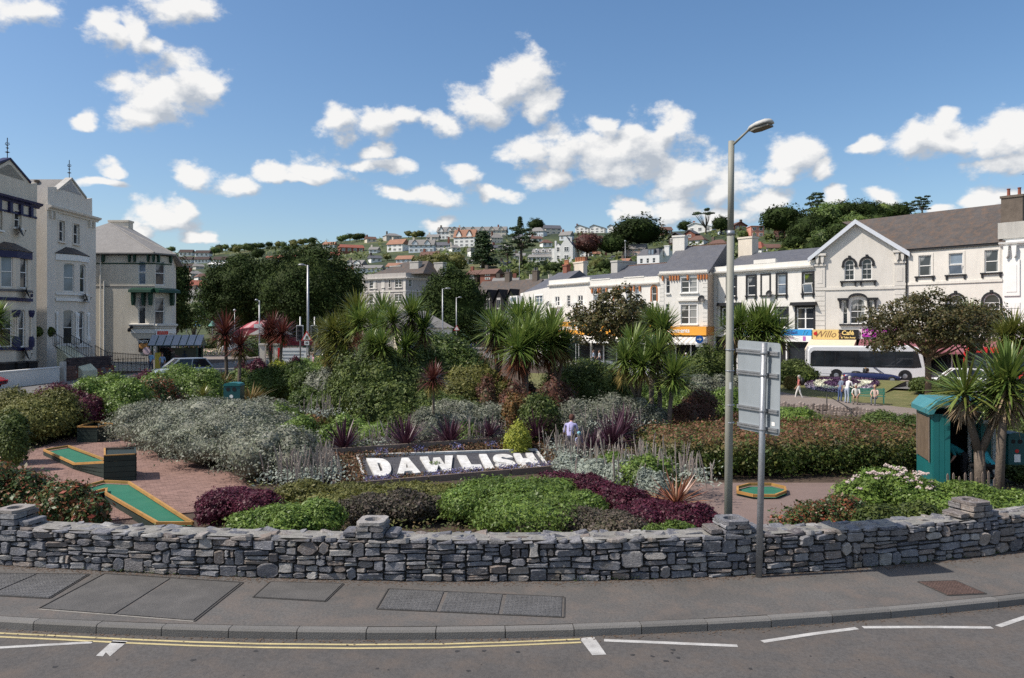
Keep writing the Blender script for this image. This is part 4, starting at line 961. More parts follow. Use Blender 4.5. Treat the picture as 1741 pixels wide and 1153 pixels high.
shopfront(g,.1,g.L-.1,3.4,n=5);signboard(g,-.1,g.L+.1,3.35,4.55,M['yellow_sign'],-.5,.4);awning(g,.1,g.L-.1,2.7,3.4,1.9,M['canvas_white'],M['white'])
# --- white house with small balconies
A,B=VA[8],VA[7];rt=root_at('terrace_house','plain white house with two small balconies, above the left part of the amber fascia','building',A,B,Z0,'white terrace along the street')
g=Pl(rt,A,B);zc=9.1;o=wins(g,c8,[(597,372,641,464),(714,360,746,464),(821,360,869,460)]);o2=wins(g,c8,[(548,545,585,602),(711,540,742,602),(831,535,866,603)]);o3=wins(g,c8,[(766,532,803,604)],.3)
wall_face(g,0,g.L,4.6,zc,o+o2+o3,M['render_white']);[window(g,q,'pair3' if k!=1 else 'bars',glass=M['glass']) for k,q in enumerate(o)];[window(g,q,'sash') for q in o2+o3]
for q in(o[0],o[2]):
 s=MB();a,b_=q[0]-.5,q[2]+.5;s.bx(a,-.7,q[1]-.2,b_,.01,q[1]-.05);s.bx(a,-.7,q[1]+.35,b_,-.64,q[1]+.43)
 n=9
 for k in range(n+1):s.bx(lerp(a,b_-.05,k/n),-.69,q[1]-.05,lerp(a,b_-.05,k/n)+.05,-.65,q[1]+.36)
 for xx in(a+.1,b_-.25):s.prism([(xx,q[1]-.2),(xx+.15,q[1]-.2),(xx+.12,q[1]-.6),(xx+.03,q[1]-.6)],-.5,.01)
 g.part('balcony',s,M['white'])
cornice(g,0,g.L,zc-.02,M['render_white'],.9);band(g,0,g.L,zc+.3,.5,.03,M['render_white'],'parapet',.3);shell(g,10,zc,M['render_white']);roof_along(g,.1,g.L,.5,9.5,zc+.3,10.6,M['slate'],.02)
dish(g,g.loc(c8(552,0)[0],520)[0],g.loc(936,c8(0,445)[1])[1],.34);s=MB();s.quad((0,.4,0),(g.L,.4,0),(g.L,.4,3.4),(0,.4,3.4));g.part('shop_interior',s,M['dark']);signboard(g,-.1,g.L+.1,3.4,4.85,M['yellow_sign'],-.5,.4)
xx=g.loc(972,556)[0];wtext(g,'Amusements',xx,4.15,.8,M['white_letter'],y=-.51,bold=.014);awning(g,.1,g.L-.1,2.75,3.4,1.9,M['canvas_white'],M['white'])
# --- end house
A,B=VA[9],VA[8];rt=root_at('terrace_house','small white end house of the terrace next to the black timbered building','building',A,B,Z0+.3,'white terrace along the street')
g=Pl(rt,A,B);zc=8.3;o=wins(g,c8,[(340,375,366,430),(405,362,478,460)]);wall_face(g,0,g.L,0,zc,o,M['render_white'],top=[(0,zc),(g.L,zc),(g.L,zc+.5)]);window(g,o[0],'plain',glass=M['glass']);window(g,o[1],'pair',glass=M['glass_pale'],sur=(M['white'],.1,.06))
shell(g,9,zc,M['render_white']);roof_along(g,0,g.L,.2,8.8,zc,11.0,M['slate'],.05,hipl=2.2);q=g.rect(*c8(212,365,284,420));s=MB();s.bx(q[0],-.9,q[1]-.3,q[2],-.02,q[3]);g.part('oriel',s,M['white']);s=MB();s.quad((q[0]+.2,-.92,q[1]),(q[2]-.2,-.92,q[1]),(q[2]-.2,-.92,q[3]-.2),(q[0]+.2,-.92,q[3]-.2));g.part('oriel_window',s,M['glass_pale'])
chimney(g,4,4.5,.9,.6,9,11.9,M['brick'],4);chimney(g,5.6,5.5,2.2,.6,9,12.2,M['render_cream'],6)
# ================================================================ BLACK TIMBERED BUILDING
A,B=(-8.2,152),(2.9,144);rt=root_at('timbered_building','black and white timbered building with three small gables behind the palms','building',A,B,.3);g=Pl(rt,A,B)
M['timber_black']=mat('black timber',(.016,.014,.014),.8,.2,4);M['tudor_white']=mat('timber frame infill',(.50,.48,.45),.9,.1,2)
zc=8.2;wall_face(g,0,g.L,0,zc,[],M['tudor_white']);shell(g,9,zc,M['timber_black']);s=MB();x=0
while x<g.L:s.bx(x,-.07,0,x+.2,.01,zc);x+=.55
for z in(.1,2.9,4.0,5.4,6.0,7.9):s.bx(0,-.09,z,g.L,.01,z+.24)
g.part('timber_frame',s,M['timber_black']);roof_along(g,0,g.L,0,9,zc,12.6,M['slate_brown'],.3);gx=[g.loc(p,500)[0] for p in(833,851,871)]
for x in gx:
 s=MB();s.prism([(x-1.15,zc-1.4),(x+1.15,zc-1.4),(x+1.15,zc+.2),(x,zc+2.2),(x-1.15,zc+.2)],-.55,2.5);g.part('gable',s,M['timber_black'])
 s=MB();s.bx(x-.42,-.6,zc-1.2,x+.42,-.52,zc+.9);g.part('gable_window',s,M['tudor_white'])
 for dx in(-.34,.04):s=MB();s.bx(x+dx,-.63,zc-.9,x+dx+.3,-.59,zc+.5);g.part('pane',s,M['glass'])
 s=MB()
 for sd in(-1,1):s.add([(x,-.75,zc+2.5),(x+sd*1.45,-.75,zc-.05),(x+sd*1.45,3.2,zc-.05),(x,3.2,zc+2.5)],[(0,1,2,3)])
 g.part('gable_roof',s,M['timber_black'])
 s=MB();s.lathe([(.33,-.02),(.36,0),(.33,.02)],12,(x,0,0));s.v=[(a,c-.12,b_+5.7) for a,b_,c in s.v];g.part('round_panel',s,M['white'])
for x in(gx[0]+1,gx[2]+2.2):chimney(g,x,4.5,1.1,.9,11,14.2,M['chim_brown'],2,M['lead'])
# ================================================================ GREY VILLA AND ITS NEIGHBOUR
A,B,C_=(-26.4,141),(-18.1,136),(-13.6,139.5);rt=root_at('villa','large grey rendered villa with quoins and two roof chimneys, left of the street tree','building',A,B,.4);g=Pl(rt,A,B);r2=Pl(rt,B,C_);cv=crop(580,440,8.235);zc=12.0
o=wins(g,cv,[(398,295,498,415),(573,325,606,402),(666,295,693,402),(755,288,850,400),(396,495,498,628),(572,490,606,592),(660,490,686,580),(752,495,850,600)])
M['villa']=mat('grey stucco',(.46,.43,.40),.9,.06,.5,.2,dirt=(.26,.24,.23),dirt_amt=.5)
wall_face(g,0,g.L,0,zc,o,M['villa']);[window(g,q,'pair' if q[2]-q[0]>1.3 else 'sash',glass=M['glass'],sur=(M['render_ivory'],.13,.05),sill=(M['render_ivory'],.1,0)) for q in o]
o=wins(r2,cv,[(943,290,990,392),(943,485,988,575)]);wall_face(r2,0,r2.L,0,zc,o,M['villa']);[window(r2,q,'sash',glass=M['glass'],sur=(M['render_ivory'],.12,.05)) for q in o]
for p_ in(g,r2):cornice(p_,-.1,p_.L+.1,zc-.3,M['render_ivory'],1.2);band(p_,0,p_.L,zc+.13,.75,.05,M['villa'],'parapet',.3);band(p_,0,p_.L,g.loc(650,497)[1],.2,.1,M['render_ivory'])
s=MB()
for x in(.0,2.5,4.4,g.L-.55):s.bx(x,-.06,0,x+.5,.02,zc-.3)
g.part('pilaster',s,M['render_ivory']);shell(g,10,zc,M['villa']);s=MB();zr=15.2
s.add([(.6,.8,zc+.7),(g.L+3,.8,zc+.7),(g.L+3,9,zc+.7),(.6,9,zc+.7),(5.5,5,zr),(g.L+1,5,zr)],[(0,1,5,4),(1,2,5),(2,3,4,5),(3,0,4)]);g.part('roof',s,M['slate_brown'])
chimney(g,g.L-.2,3.0,1.9,1.1,12,15.0,M['render_grey'],0);chimney(g,g.L+2.8,6.0,1.9,1.1,11,14.9,M['render_grey'],0);chimney(g,4.5,4,2.4,1.1,12,14.5,M['render_grey'],0)
A,B=(-31.5,150),(-25.2,146);rt=root_at('side_house','grey slate roofed house tucked against the left side of the grey villa','building',A,B,.4);g=Pl(rt,A,B);wall_face(g,0,g.L,0,8.2,[],M['render_grey']);shell(g,9,8.2,M['render_grey']);roof_along(g,0,g.L+1,0,9,8.2,11.4,M['slate'],.3,hipl=3);s=MB();s.bx(.2,7,8,6,12,12.8);g.part('rear_block',s,M['render_cream']);chimney(g,3,9,1.2,.8,10,14,M['brick'],2)
s=MB();s.bx(1.4,-.05,4.6,2.6,.02,6.4);g.part('window',s,M['glass'])
A,B=(-14.5,104),(-8.0,106.5);rt=root_at('street_cottage','low cottage with pale slate roof and a small dormer below the street tree','building',A,B,.3);g=Pl(rt,A,B)
o=[(4.1,3.6,4.9,4.9)];wall_face(g,0,g.L,0,3.6,[(1.2,1,2.2,2.4),(4.2,1,5.2,2.4)],M['render_ivory']);window(g,(1.2,1,2.2,2.4));window(g,(4.2,1,5.2,2.4));shell(g,6,3.6,M['render_cream']);roof_along(g,-.2,g.L,0,6,3.6,5.9,M['slate_grey'],.25,hipr=3.2);s=MB();s.bx(2.6,-.02,3.5,3.5,1.2,5.0);g.part('dormer',s,M['white']);s=MB();s.bx(2.72,-.05,3.65,3.38,-.01,4.85);g.part('dormer_window',s,M['glass'])
# ================================================================ LEFT-HAND HOUSES
XF=-34.56
def yx(px,X=XF):return-X*F/(CX-px)
def gable_house(label,pxa,pxb,bay,trim,wallm,blind,floors,attic,gab,tile,z0=.3,bandm=None):
 A,B=(XF,yx(pxa)),(XF,yx(pxb));rt=root_at('gabled_house',label,'building',A,B,z0,'tall gabled houses on the left');g=Pl(rt,A,B)
 b0,b1,b2,b3=bay;XB=XF+.96
 pls=[Pl(rt,(XF,b0),(XB,b1)),Pl(rt,(XB,b1),(XB,b2)),Pl(rt,(XB,b2),(XF,b3))]
 zc=g.loc((pxa+pxb)/2 if pxa>0 else 30,0)[1];zc=g.loc(gab[0][0],gab[0][1])[1];zc=g.loc(*gab[-1])[1]
 at_=[g.rect(*q) for q in attic];ybl,ybr=b0-A[1],b3-A[1];zb=pls[0].loc(*floors['eave'])[1]
 wall_face(g,0,g.L,0,zc,[(ybl+.05,0,ybr-.05,zb-.1)]+at_,wallm,.25)
 for q in at_:window(g,q,'sash',glass=M['glass_net'],sur=(wallm,.12,.05),sill=(wallm if trim is not M['navy'] else M['white'],.1,0),dep=.16)
 for i,p_ in enumerate(pls):
  ops=[]
  for r_ in floors['w'][min(i,1)]:
   q=p_.rect(*r_) if i<2 else None
   if i==2:q0=pls[0].rect(*floors['w'][0][floors['w'][1].index(r_)]);w0=pls[2].L;q=(w0/2-.4,q0[1],w0/2+.4,q0[3])
   ops.append((max(.12,q[0]),q[1],min(p_.L-.12,q[2]),q[3],.16))
  wall_face(p_,0,p_.L,0,zb,ops,wallm,.2,name='bay_wall')
  for k,q in enumerate(ops):window(p_,q,'sash',glass=M['glass_pale'] if(i==0 and k==1) else M['glass_net'],dep=.14)
  z1=ops[1][1]-.25;band(p_,-.03,p_.L+.03,z1,.14,.12,M['white'] if trim is not M['navy'] else M['lead'],'sill_band');zm=floors['str'];zq=p_.loc(*zm)[1]
  band(p_,-.04,p_.L+.04,zq,.22,.14,trim,'string_course');band(p_,-.03,p_.L+.03,ops[0][1]-.22,.2,.13,trim if bandm is None else bandm,'sill_band');band(p_,-.05,p_.L+.05,zb-.5,.46,.10,trim,'bay_cornice')
  for xx in(.02,p_.L-.10):
   s=MB();s.lathe([(.07,ops[0][1]),(.15,ops[0][1]+.02),(.15,ops[0][1]+.5),(.07,ops[0][1]+.7),(.065,ops[0][1]+2.0),(.08,ops[0][3]-.45),(.13,ops[0][3]-.2),(.05,ops[0][3]-.15)],8,(xx+.04,-.06,0));p_.part('colonnette',s,M['render_cream'] if bandm else M['white'],smooth=True)
   if trim is M['navy']:
    s=MB();s.lathe([(.19,ops[0][1]-.02),(.2,ops[0][1]+.45),(.1,ops[0][1]+.72)],8,(xx+.04,-.06,0));s.lathe([(.1,ops[0][3]-.5),(.2,ops[0][3]-.2),(.2,ops[0][3]-.02)],8,(xx+.04,-.06,0));p_.part('colonnette_base',s,M['navy'])
 s=MB();za=zb+.62;L=lambda v:tuple((v[0]-A[0],v[1]-A[1]))
 loc=lambda X,Y,z:(Y-A[1],-(X-A[0]),z)
 ov=.16;q=[loc(XF,b0-.2,zb),loc(XB+ov,b1-ov*.5,zb),loc(XB+ov,b2+ov*.5,zb),loc(XF,b3+.2,zb),loc(XF,b1+.2,za),loc(XF,b2-.2,za)]
 s.add(q,[(0,1,4),(1,2,5,4),(2,3,5),(0,3,2,1)]);g.part('bay_roof',s,M['slate_brown'])
 cornice(g,-.1,g.L+.2,zc-.25,trim if trim is M['navy'] else wallm,1.2);
 if trim is M['navy']:
  s=MB();k=.2
  while k<g.L-.3:s.bx(k,-.2,zc-.95,k+.28,.01,zc-.28);k+=1.18
  s.bx(0,-.06,zc-1.0,g.L,.01,zc-.86);g.part('frieze_blocks',s,M['navy'])
 else:
  s=MB()
  for k in(.25,.8,g.L-1.2,g.L-.6):s.prism([(k,zc-.3),(k+.22,zc-.3),(k+.18,zc-.8),(k+.04,zc-.8)],-.2,.01)
  g.part('corbels',s,wallm)
 pg=[g.loc(*q) for q in gab];s=MB();s.prism([(pg[0][0],zc)]+pg[1:-1]+[(pg[-1][0],zc)],-.05,.35);g.part('gable_wall',s,wallm)
 ax,az_=max(pg,key=lambda q:q[1]);lft=min((q for q in pg[1:-1] if q[0]<ax),key=lambda q:q[1],default=pg[1]);rgt=min((q for q in pg[1:-1] if q[0]>ax),key=lambda q:q[1])
 s=MB();n=9
 hw=(rgt[0]-ax)*.72;hb=(az_-rgt[1])*.70
 if tile:
  row=0;z=rgt[1]+.1
  while z<rgt[1]+hb:
   wd=hw*(1-(z-rgt[1])/(hb+.05));x=-wd+(.08 if row%2 else 0)
   while x<wd-.1:s.add([(ax+x,-.075,z+.16),(ax+x+.07,-.085,z),(ax+x+.14,-.075,z+.16)],[(0,1,2)]);x+=.155
   z+=.12;row+=1
  g.part('fish_scale_tiles',s,mat('pale gable tiles',(.50,.49,.50),.8,.1,3))
 else:
  s.add([(ax-hw,-.06,rgt[1]+.05),(ax+hw,-.06,rgt[1]+.05),(ax+hw*.1,-.06,rgt[1]+hb),(ax-hw*.1,-.06,rgt[1]+hb)],[(0,1,2,3)]);g.part('roughcast_panel',s,mat('peeling roughcast',(.33,.30,.25),.95,.25,9,.9,fine=14))
 s=MB()
 for sd,e in((-1,lft),(1,rgt)):
  dx,dz=e[0]-ax,e[1]-az_
  s.add([(ax,-.14,az_+.14),(ax+dx,-.14,az_+dz+.14),(ax+dx,-.14,az_+dz),(ax,-.14,az_),(ax,.4,az_+.14),(ax+dx,.4,az_+dz+.14),(ax+dx,.4,az_+dz),(ax,.4,az_)],[(0,1,2,3),(0,4,5,1),(3,2,6,7),(1,5,6,2)])
 g.part('gable_coping',s,trim if trim is M['navy'] else M['render_grey'])
 s=MB();s.tube([(ax,.1,az_),(ax,.1,az_+1.5)],.03,6);s.lathe([(.02,0),(.16,.06),(.02,.12)],8,(ax,.1,az_+.45));s.lathe([(.02,0),(.11,.05),(.02,.1)],8,(ax,.1,az_+.75))
 for k in range(4):a_=k*math.pi/2;s.tube([(ax,.1,az_+.95),(ax+.16*math.cos(a_),.1+.16*math.sin(a_),az_+1.05),(ax+.1*math.cos(a_),.1+.1*math.sin(a_),az_+1.18)],.018,5)
 g.part('finial',s,M['iron'])
 s=MB();s.add([(ax,.3,az_),(lft[0],.3,zc),(rgt[0],.3,zc),(ax,11,az_),(lft[0],11,zc),(rgt[0],11,zc)],[(0,1,4,3),(0,3,5,2)]);g.part('roof',s,M['slate_grey'])
 s=MB();s.quad((0,0,0),(0,11,0),(0,11,zc),(0,0,zc));s.quad((g.L,0,0),(g.L,11,0),(g.L,11,zc),(g.L,0,zc));s.quad((0,11,0),(g.L,11,0),(g.L,11,zc),(0,11,zc));s.quad((0,.4,zc-.02),(g.L,.4,zc-.02),(g.L,11,zc-.02),(0,11,zc-.02));g.part('wall',s,wallm)
 return rt,g,zc,pls
f1={'eave':(10,504-0),'w':[[c6(0,515,98,815),c6(5,65,105,330)],[c6(142,512,208,818),c6(165,75,228,338)]],'str':(10,511)}
f1['eave']=(10,c6(0,22)[1])
rt1,g1,zc1,pl1=gable_house('cream gabled house with navy blue trim at the left edge',-72,62,(52.9,53.95,55.6,56.7),M['navy'],M['render_cream'],None,f1,[c5(-40,660,18,870),c5(136,690,205,850)],[(-68,333),(-68,300),(-40,306),(15,271.5),(50,312),(62,311),(62,349)],False,bandm=M['navy'])
f2={'eave':(110,c6(0,56)[1]),'w':[[c6(515,515,598,795),c6(518,132,606,365)],[c6(632,525,690,797),c6(653,140,700,372)]],'str':(115,512)}
rt2,g2,zc2,pl2=gable_house('pale gabled house with fish scale tiled gable, second from the left',80,163,(yx(95),61.5,63.1,64.2),M['white'],mat('warm off white render',(.80,.735,.65),.85,.05,.8,.15,dirt=(.45,.41,.35),dirt_amt=.3,fine=30),None,f2,[c5(575,780,632,985),c5(716,812,775,1010)],[(80,355),(80,318),(95,318),(96,325),(120,305),(145,338),(155.5,337),(156,371)],True)
for k in(.8,2.6):s=MB();s.lathe([(.16,0),(.19,.1),(.14,.2),(.2,.3),(.2,.4)],8,(k+.3,2.5,zc2+2.1));g2.part('chimney_pot',s,M['chim_brown'])
s=MB();s.bx(.0,1.8,zc2,1.2,3.0,zc2+2.1);g2.part('chimney',s,M['render_white'])
dish(pl1[1],.7,pl1[1].loc(38,c6(0,375)[1])[1],.45,.5);dish(g1,g1.loc(11.5+15,398)[0],g1.loc(26,c5(0,880)[1])[1],.42,.4);dish(pl2[1],.75,pl2[1].loc(122,c6(0,412)[1])[1],.42,.5);dish(pl1[1],.6,pl1[1].loc(28,c6(0,878)[1])[1],.48,.5)
A,B=(XF-1.4,yx(60,XF-1.4)),(XF-1.4,yx(82,XF-1.4));lk=root_at('entrance_link','recessed rusticated entrance between the two gabled houses, with a balcony on top','building',A,B,.3);g=Pl(lk,A,B);zt=g.loc(70,511)[1];wall_face(g,0,g.L,0,zt,[],M['render_white']);shell(g,6,zt,M['render_white']);s=MB();z=1.6
while z<zt-.4:s.bx(0,-.04,z,g.L,.01,z+.40);z+=.46
g.part('rustication',s,M['render_white']);band(g,0,g.L,zt-.1,.14,.2,M['white']);s=MB();k=.0
while k<g.L:s.bx(k,-.14,zt+.04,k+.02,-.12,zt+1.0);k+=.12
s.bx(0,-.15,zt+1.0,g.L,-.11,zt+1.05);g.part('balcony_railing',s,M['iron'])
# --- corner house with hipped roof
A,B,C_,D_=(-41.5,69.0),(-30.96,69.0),(-30.05,70.4),(-34.6,82)
rt=root_at('corner_house','cream three storey corner house with hipped slate roof and green canopy over the takeaway','building',A,B,.3);g=Pl(rt,A,B);ch=Pl(rt,B,C_);sd=Pl(rt,C_,D_);ze=10.1;M['corner_wall']=mat('putty coloured render',(.72,.67,.575),.9,.05,.6,.15,dirt=(.36,.34,.29),dirt_amt=.35,fine=25)
o=wins(g,c7,[(349,345,403,510),(349,592,402,795)]);wall_face(g,0,g.L,0,ze,[q+(.12,) for q in o],M['corner_wall']);window(g,o[0]+(.12,),'sash',glass=M['glass_pale'],open_=2);window(g,o[1],'top',glass=M['glass_net'])
o2=wins(ch,c7,[(470,345,538,515),(466,597,537,795)]);wall_face(ch,0,ch.L,0,ze,o2,M['corner_wall']);window(ch,o2[0],'sash',glass=M['glass_net']);window(ch,o2[1],'sash',glass=M['glass_net']);wall_face(sd,0,sd.L,0,ze,[],M['corner_wall'])
s=MB();loc=lambda X,Y,z:(X-A[0],Y-A[1],z);e=.45;pk=loc(-37.7,74.5,13.75-.3);pk2=loc(-37.7,79,13.45)
q=[loc(-42.5,69-e,ze),loc(-30.8,69-e,ze),loc(-30.05+e,70.2,ze),loc(-34.7+e,83,ze),loc(-42.5,83,ze)]
s.add(q+[pk,pk2]+[(x,y,z-.12) for x,y,z in q],[(0,1,5),(1,2,5),(2,3,6,5),(3,4,6),(4,0,5,6),(0,7,8,1),(1,8,9,2),(2,9,10,3),(7,11,10,9,8)]);g.part('roof',s,M['slate_grey'])
s=MB();s.tube([q[1],pk],.08,6);s.tube([q[2],pk],.07,6);g.part('hip_tiles',s,M['slate_grey'])
for p_ in(g,ch):band(p_,0,p_.L,ze-.2,.1,.12,M['iron'],'gutter');band(p_,0 if p_ is ch else 4.5,p_.L,ze-.95,.1,.03,M['green_paint'],'frieze_line')
brackets(g,[g.loc(p_,440)[0] for p_ in(176,220,229,252,261)],ze-.1,M['green_paint'],.7,.14,.32);brackets(ch,[.2,ch.L-.3],ze-.1,M['green_paint'],.7,.14,.32)
zb=g.loc(200,488)[1];band(g,0,g.L,zb,.07,.03,M['lead'],'string_course')
xl=g.loc(225,495)[0];zk=g.loc(240,500)[1]
for p_,a,b_ in((g,xl,g.L),(ch,-.1,ch.L+.3)):
 s=MB();s.prism([(0.0,zk+.55),(-.75,zk+.35),(-.80,zk+.12),(0.0,zk+.12)],a,b_);s.v=[(y,x,z) for x,y,z in s.v];p_.part('canopy',s,M['green_paint'])
brackets(g,[xl+.1,g.L-.95,g.L-.35],zk+.12,M['green_paint'],1.1,.2,.5);brackets(ch,[ch.L-.25],zk+.12,M['green_paint'],1.1,.2,.5)
zf=g.loc(250,556)[1];xs_=g.loc(222,556)[0]
for p_,a,b_ in((g,xs_,g.L+.05),(ch,-.05,ch.L+.35)):cornice(p_,a,b_,zf-.1,M['render_white'],1.1);band(p_,a,b_,zf-.55,.35,.07,M['white'],'fascia')
M['poster_black']=mat('black poster',(.02,.018,.018),.6,.1,3);M['pastry']=mat('baked pastry print',(.55,.27,.09),.7,.3,3)
q=g.rect(236,576,255,598.5);s=MB();s.bx(q[0],-.06,q[1],q[2],-.01,q[3]);g.part('poster',s,M['poster_black']);s=MB()
for k in(.3,.72):s.ball((lerp(q[0],q[2],k),-.065,lerp(q[1],q[3],.45)),(.24,.01,.26),10)
g.part('poster_print',s,M['pastry'],smooth=True);wtext(g,'PASTY',(q[0]+q[2])/2-.08,q[3]-.25,.32,M['white_letter'],y=-.065,bold=.01);s=MB();s.lathe([(.01,-.015),(.34,0),(.01,.015)],12,(q[2]-.25,q[1]+.1,0));s.v=[(a,c-.09,b_) for a,b_,c in s.v];g.part('roundel',s,mat('pink white roundel',(.72,.55,.60),.6,.3,9))
s=MB();s.bx(q[2]-.38,-.06,q[3]-.45,q[2],-.055,q[3]+.0);g.part('notice',s,mat('yellow notice',(.70,.62,.12),.6))
q=ch.rect(265,563,283.5,569);s=MB();s.bx(q[0]-.1,-.2,q[1]-.06,q[2]+.1,-.1,q[3]+.06);ch.part('sign_board',s,M['white']);s=MB();s.bx(q[0],-.22,q[1],q[2],-.19,q[3]);ch.part('sign_panel',s,M['red']);wtext(ch,'SERVED',(q[0]+q[2])/2,(q[1]+q[3])/2,(q[3]-q[1])*.95,mat('pink lettering',(.75,.30,.25),.6),y=-.23,sx=.8)
q=ch.rect(264,571,273,579);s=MB();s.bx(q[0],-.12,q[1],q[2],-.08,q[3]);ch.part('shop_notice',s,mat('maroon notice',(.22,.05,.08),.6,.3,6));s=MB();s.bx(.15,-.03,.0,ch.L-.1,-.005,q[1]-.1);ch.part('shop_door',s,M['glass'])
s=MB();xx=g.loc(172,500)[0];s.tube([(xx,-.1,ze),(xx,-.1,.3)],.06,6);s.tube([(xx+.3,-.1,zb+.5),(xx+.3,-.1,.3)],.06,6);g.part('downpipe',s,M['render_white']);chimney(g,3.2,9,1.9,1.0,11,14.1,M['render_cream'],0)
s=MB();x,z=g.loc(222,561);s.ball((x,-.25,z),(.14,.22,.2),8);s.ball((x+.2,-.3,z+.25),(.12,.2,.18),8);g.part('floodlight',s,M['black'])
# ================================================================ FOLIAGE KIT
def leaf_arrays(p,n,size,aspect=.5,tilt=.6,rs=NR):
 N=len(p);n=n/np.linalg.norm(n,axis=1,keepdims=True)
 r=rs.normal(size=(N,3));a=np.cross(n,r);a/=np.linalg.norm(a,axis=1,keepdims=True)+1e-9
 a=a+n*rs.uniform(-.1,tilt,(N,1));a/=np.linalg.norm(a,axis=1,keepdims=True)
 b=np.cross(n,a);b/=np.linalg.norm(b,axis=1,keepdims=True)+1e-9
 s=size[:,None]
 v=np.stack([p-a*s*.5,p+b*s*aspect*.5,p+a*s*.5,p-b*s*aspect*.5],1).reshape(-1,3)
 f=np.arange(4*N).reshape(-1,4);return v,f
def np_mesh(name,v,f,mats,core=None,smooth=False):
 me=bpy.data.meshes.new(name);v=np.asarray(v,np.float32);k=f.shape[1];nv,nf=len(v),len(f)
 cv,cf=(core if core else(np.zeros((0,3)),[]));cv=np.asarray(cv,np.float32).reshape(-1,3)
 me.vertices.add(nv+len(cv));me.vertices.foreach_set('co',np.concatenate([v,cv]).ravel())
 loops=np.concatenate([f.ravel()]+[np.array(q)+nv for q in cf]).astype(np.int32) if len(cf) else f.ravel().astype(np.int32)
 cnt=np.concatenate([np.full(nf,k),[len(q) for q in cf]]).astype(np.int32)
 me.loops.add(len(loops));me.loops.foreach_set('vertex_index',loops);me.polygons.add(len(cnt))
 st=np.concatenate([[0],np.cumsum(cnt)[:-1]]).astype(np.int32);me.polygons.foreach_set('loop_start',st);me.polygons.foreach_set('loop_total',cnt)
 for m in(mats if isinstance(mats,(list,tuple)) else[mats]):me.materials.append(m)
 if len(cf):me.polygons.foreach_set('use_smooth',np.concatenate([np.zeros(nf,bool),np.ones(len(cf),bool)]))
 me.update(calc_edges=True);me.validate();return me
def dirs(N,rs=NR,lo=-1.0):
 z=rs.uniform(lo,1,N);t=rs.uniform(0,2*math.pi,N);q=np.sqrt(1-z*z);return np.stack([q*np.cos(t),q*np.sin(t),z],1)
def wob(d,ph,fr=3.0):return(np.sin(d@ph[0]*fr+ph[3][0])+np.sin(d@ph[1]*fr*1.7+ph[3][1])+.7*np.sin(d@ph[2]*fr*2.9+ph[3][2]))/2.7
def lobes_cloud(lobes,N,leaf,fuzz=.22,lump=.12,fr=3.0,core=.80,floor=0.0,aspect=.5,up=.25,tilt=.6,box=False):
 L=np.array(lobes,float);A=(L[:,3]*L[:,4]+L[:,4]*L[:,5]+L[:,3]*L[:,5]);A/=A.sum();P_,Nn=[],[]
 cv,cf=[],[]
 for i,l in enumerate(L):
  n=int(N*A[i]*1.9);d=dirs(n,NR,-.55);ph=NR.normal(size=(4,3));hf=wob(d,ph,fr*3.1);w=1+lump*wob(d,ph,fr)+.5*lump*hf
  r=w*(1-fuzz*NR.uniform(0,1,n)**1.6+.24*NR.uniform(0,1,n)**7)
  e=(np.abs(d)**5).sum(1)**(-1/5) if box else 1.0;dd=d*(e[:,None] if box else 1.0)
  p=l[:3]+dd*l[3:6]*r[:,None];n_=d/l[3:6]*l[3:6].min()+NR.normal(size=(n,3))*.38;n_[:,2]+=up
  ok=(p[:,2]>floor+.02)&(hf>-.62+.5*NR.uniform(-1,.4,n))
  for j,q in enumerate(L):
   if j!=i:
    t_=(p-q[:3])/q[3:6];ok&=(np.abs(t_)**(5 if box else 2)).sum(1)>.62
  P_.append(p[ok]);Nn.append(n_[ok])
  if core:
   k,m=7,12;b0=len(cv)
   for a in range(k+1):
    for c in range(m):
     t_,u=math.pi*a/k,2*math.pi*c/m;d1=np.array([math.sin(t_)*math.cos(u),math.sin(t_)*math.sin(u),math.cos(t_)])
     e1=(np.abs(d1)**5).sum()**(-1/5) if box else 1.0
     q=l[:3]+d1*e1*l[3:6]*core*(1+lump*wob(d1[None],ph,fr)[0]);q[2]=max(q[2],floor-.1);cv.append(q)
   for a in range(k):
    for c in range(m):cf.append((b0+a*m+c,b0+a*m+(c+1)%m,b0+(a+1)*m+(c+1)%m,b0+(a+1)*m+c))
 p=np.concatenate(P_);n_=np.concatenate(Nn)
 if len(p)>N:ix=NR.permutation(len(p))[:N];p,n_=p[ix],n_[ix]
 v,f=leaf_arrays(p,n_,leaf*np.clip(NR.lognormal(-.1,.38,len(p)),.35,2.0),aspect,tilt);return v,f,(cv,cf) if core else None
def clump_crown(R_,center,K,rc,m,leaf,shell=.55,lo=-.5,aspect=.55,flat=1.0,uneven=.25):
 ph=NR.normal(size=(4,3));d=dirs(K,NR,lo);rr=NR.uniform(shell,1,K)**.6*(1+uneven*wob(d,ph,2.2));c=np.array(center)+d*np.array(R_)*rr[:,None]
 n=K*m;ci=np.repeat(np.arange(K),m);s=rc*NR.uniform(.65,1.35,K)
 q=dirs(n,NR,-.75);u=NR.uniform(.25,1,n)**.45;p=c[ci]+q*(s[ci]*u)[:,None]*np.array([1,1,flat]);nn=q+NR.normal(size=(n,3))*.45+np.array([0,0,.35])+d[ci]*.5
 return leaf_arrays(p,nn,leaf*NR.uniform(.6,1.35,n),aspect)+(c,)
CORE={}
